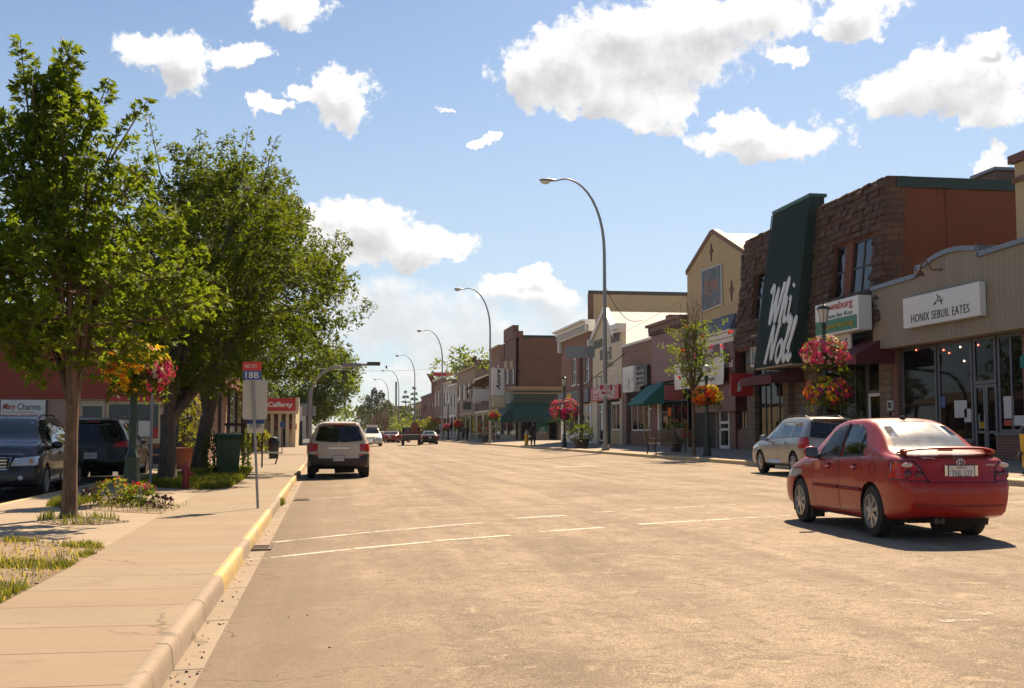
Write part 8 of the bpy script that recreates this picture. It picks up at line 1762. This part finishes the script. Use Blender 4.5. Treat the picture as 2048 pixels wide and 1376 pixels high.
# ---------------------------------------------------------------- people on the far pavement
def person(label, loc, h, top, legs_, hair, skin=(.30, .17, .11), rz=0, stride=.12, arm=.18):
    """one continuous skinned body grown from the pelvis; clothes and hair are children"""
    k = h / 1.75; p = thing('person', label, 'person', (0, 0, 0))
    J = [(0, 0, .93), (0, 0, 1.12), (0, 0, 1.34), (0, 0, 1.47), (0, .02, 1.60), (0, .015, 1.70)]; rad = [.15, .135, .165, .06, .088, .075]
    E = [(0, 1), (1, 2), (2, 3), (3, 4), (4, 5)]
    def add(par, c, r): J.append(c); rad.append(r); E.append((par, len(J) - 1)); return len(J) - 1
    for s in (-1, 1):
        a = add(2, (s * .20, 0, 1.40), .062); a = add(a, (s * .26, -.02 * s, 1.14), .047); a = add(a, (s * .27, arm * .6, .92), .036); hnd = add(a, (s * .265, arm, .84), .034)
        for f in range(3): add(hnd, (s * (.255 + .012 * (f - 1)), arm + .02 + .015 * (f - 1), .755 + .01 * abs(f - 1)), .011)
        add(hnd, (s * .235, arm + .035, .80), .012)
        l = add(0, (s * .095, 0, .86), .105); l = add(l, (s * .10, s * stride * .5 + .02, .50), .070); l = add(l, (s * .10, s * stride, .10), .045); add(l, (s * .11, s * stride + .14, .04), .038)
    me = bpy.data.meshes.new('body'); me.from_pydata([Vector(j) * k for j in J], E, []); o = bpy.data.objects.new('body', me); COL.objects.link(o)
    m = o.modifiers.new('s', 'SKIN'); 
    for i, v in enumerate(me.skin_vertices[0].data): v.radius = (rad[i] * k, rad[i] * k * (.72 if i in (0, 1, 2) else 1)); v.use_root = (i == 0)
    o.modifiers.new('d', 'SUBSURF').levels = 1
    dg = bpy.context.evaluated_depsgraph_get(); m2 = bpy.data.meshes.new_from_object(o.evaluated_get(dg)); bpy.data.objects.remove(o)
    SK = mat('skin_%d' % int(skin[0] * 100), skin, .6); 
    for f in m2.polygons: f.use_smooth = True
    body_ = link_mesh('body', m2, SK, p)
    # clothing: shells grown from the matching part of the body
    def shell(nm, test, mt, off):
        bm = bmesh.new(); bm.from_mesh(m2); bmesh.ops.delete(bm, geom=[f for f in bm.faces if not test(f.calc_center_median() / k)], context='FACES'); bm.normal_update()
        for v in bm.verts: v.co += v.normal * off
        s = bpy.data.meshes.new(nm); bm.to_mesh(s); bm.free(); link_mesh(nm, s, mt, p)
    shell('jacket', lambda c: .90 < c.z < 1.46 and not (abs(c.x) > .2 and c.z < .93), top, .022); shell('trousers', lambda c: .12 < c.z < 1.0 and abs(c.x) < .21, legs_, .016); shell('shoes', lambda c: c.z <= .13, BLACK, .012)
    shell('hair', lambda c: c.z > 1.645 or (c.z > 1.56 and c.y < -.01), hair, .014)
    hd = Vector((0, .02, 1.615)) * k; b = MB()
    for s in (-1, 1): b.blob((hd.x + s * .03 * k, hd.y + .082 * k, hd.z + .01 * k), (.012, .008, .009), 1)
    b.build('eyes', BLACK, p); b = MB(); b.blob((hd.x, hd.y + .095 * k, hd.z - .02 * k), (.012, .02, .022), 1); b.build('nose', SK, p); MB().box(hd.x - .022, hd.x + .022, hd.y + .08 * k, hd.y + .092 * k, hd.z - .058 * k, hd.z - .05 * k).build('mouth', mat('lips', (.25, .08, .07), .6), p)
    b = MB(); [b.blob((hd.x + s * .088 * k, hd.y, hd.z), (.012, .02, .03), 1) for s in (-1, 1)]; b.build('ears', SK, p)
    p.location = loc; p.rotation_euler.z = rz; return p
DKC = mat('dark_cloth', (.018, .017, .018), .9); GRC = mat('grey_cloth', (.16, .16, .17), .9); BLC = mat('navy_cloth', (.02, .03, .07), .9); HRD = mat('dark_hair', (.03, .018, .01), .7); HRL = mat('fair_hair', (.26, .15, .06), .7); TANC = mat('tan_cloth', (.25, .18, .12), .9)
for px, X, lab, tp, lg, hr, h, rz in ((1066, 15.95, 'person in dark clothes with fair hair standing beside the yellow hydrant', DKC, DKC, HRL, 1.85, 2.8), (876, 15.9, 'person in a black coat at the far kerb below the red flower basket', DKC, DKC, HRD, 1.8, 2.6), (884, 16.6, 'person in grey top and tan trousers beside the one in the black coat', GRC, TANC, HRD, 1.75, .4),
        (926, 16.4, 'person in a navy jacket on the far pavement, left of a similar walker', BLC, DKC, HRD, 1.75, 2.9), (934, 16.9, 'person in dark jacket right of the navy jacketed walker, under red flowers', DKC, BLC, HRD, 1.78, .2)):
    y = hx(px, 880, X)[0]; person(lab, (X, y, zwalk(X)), h, tp, lg, hr, rz=rz)
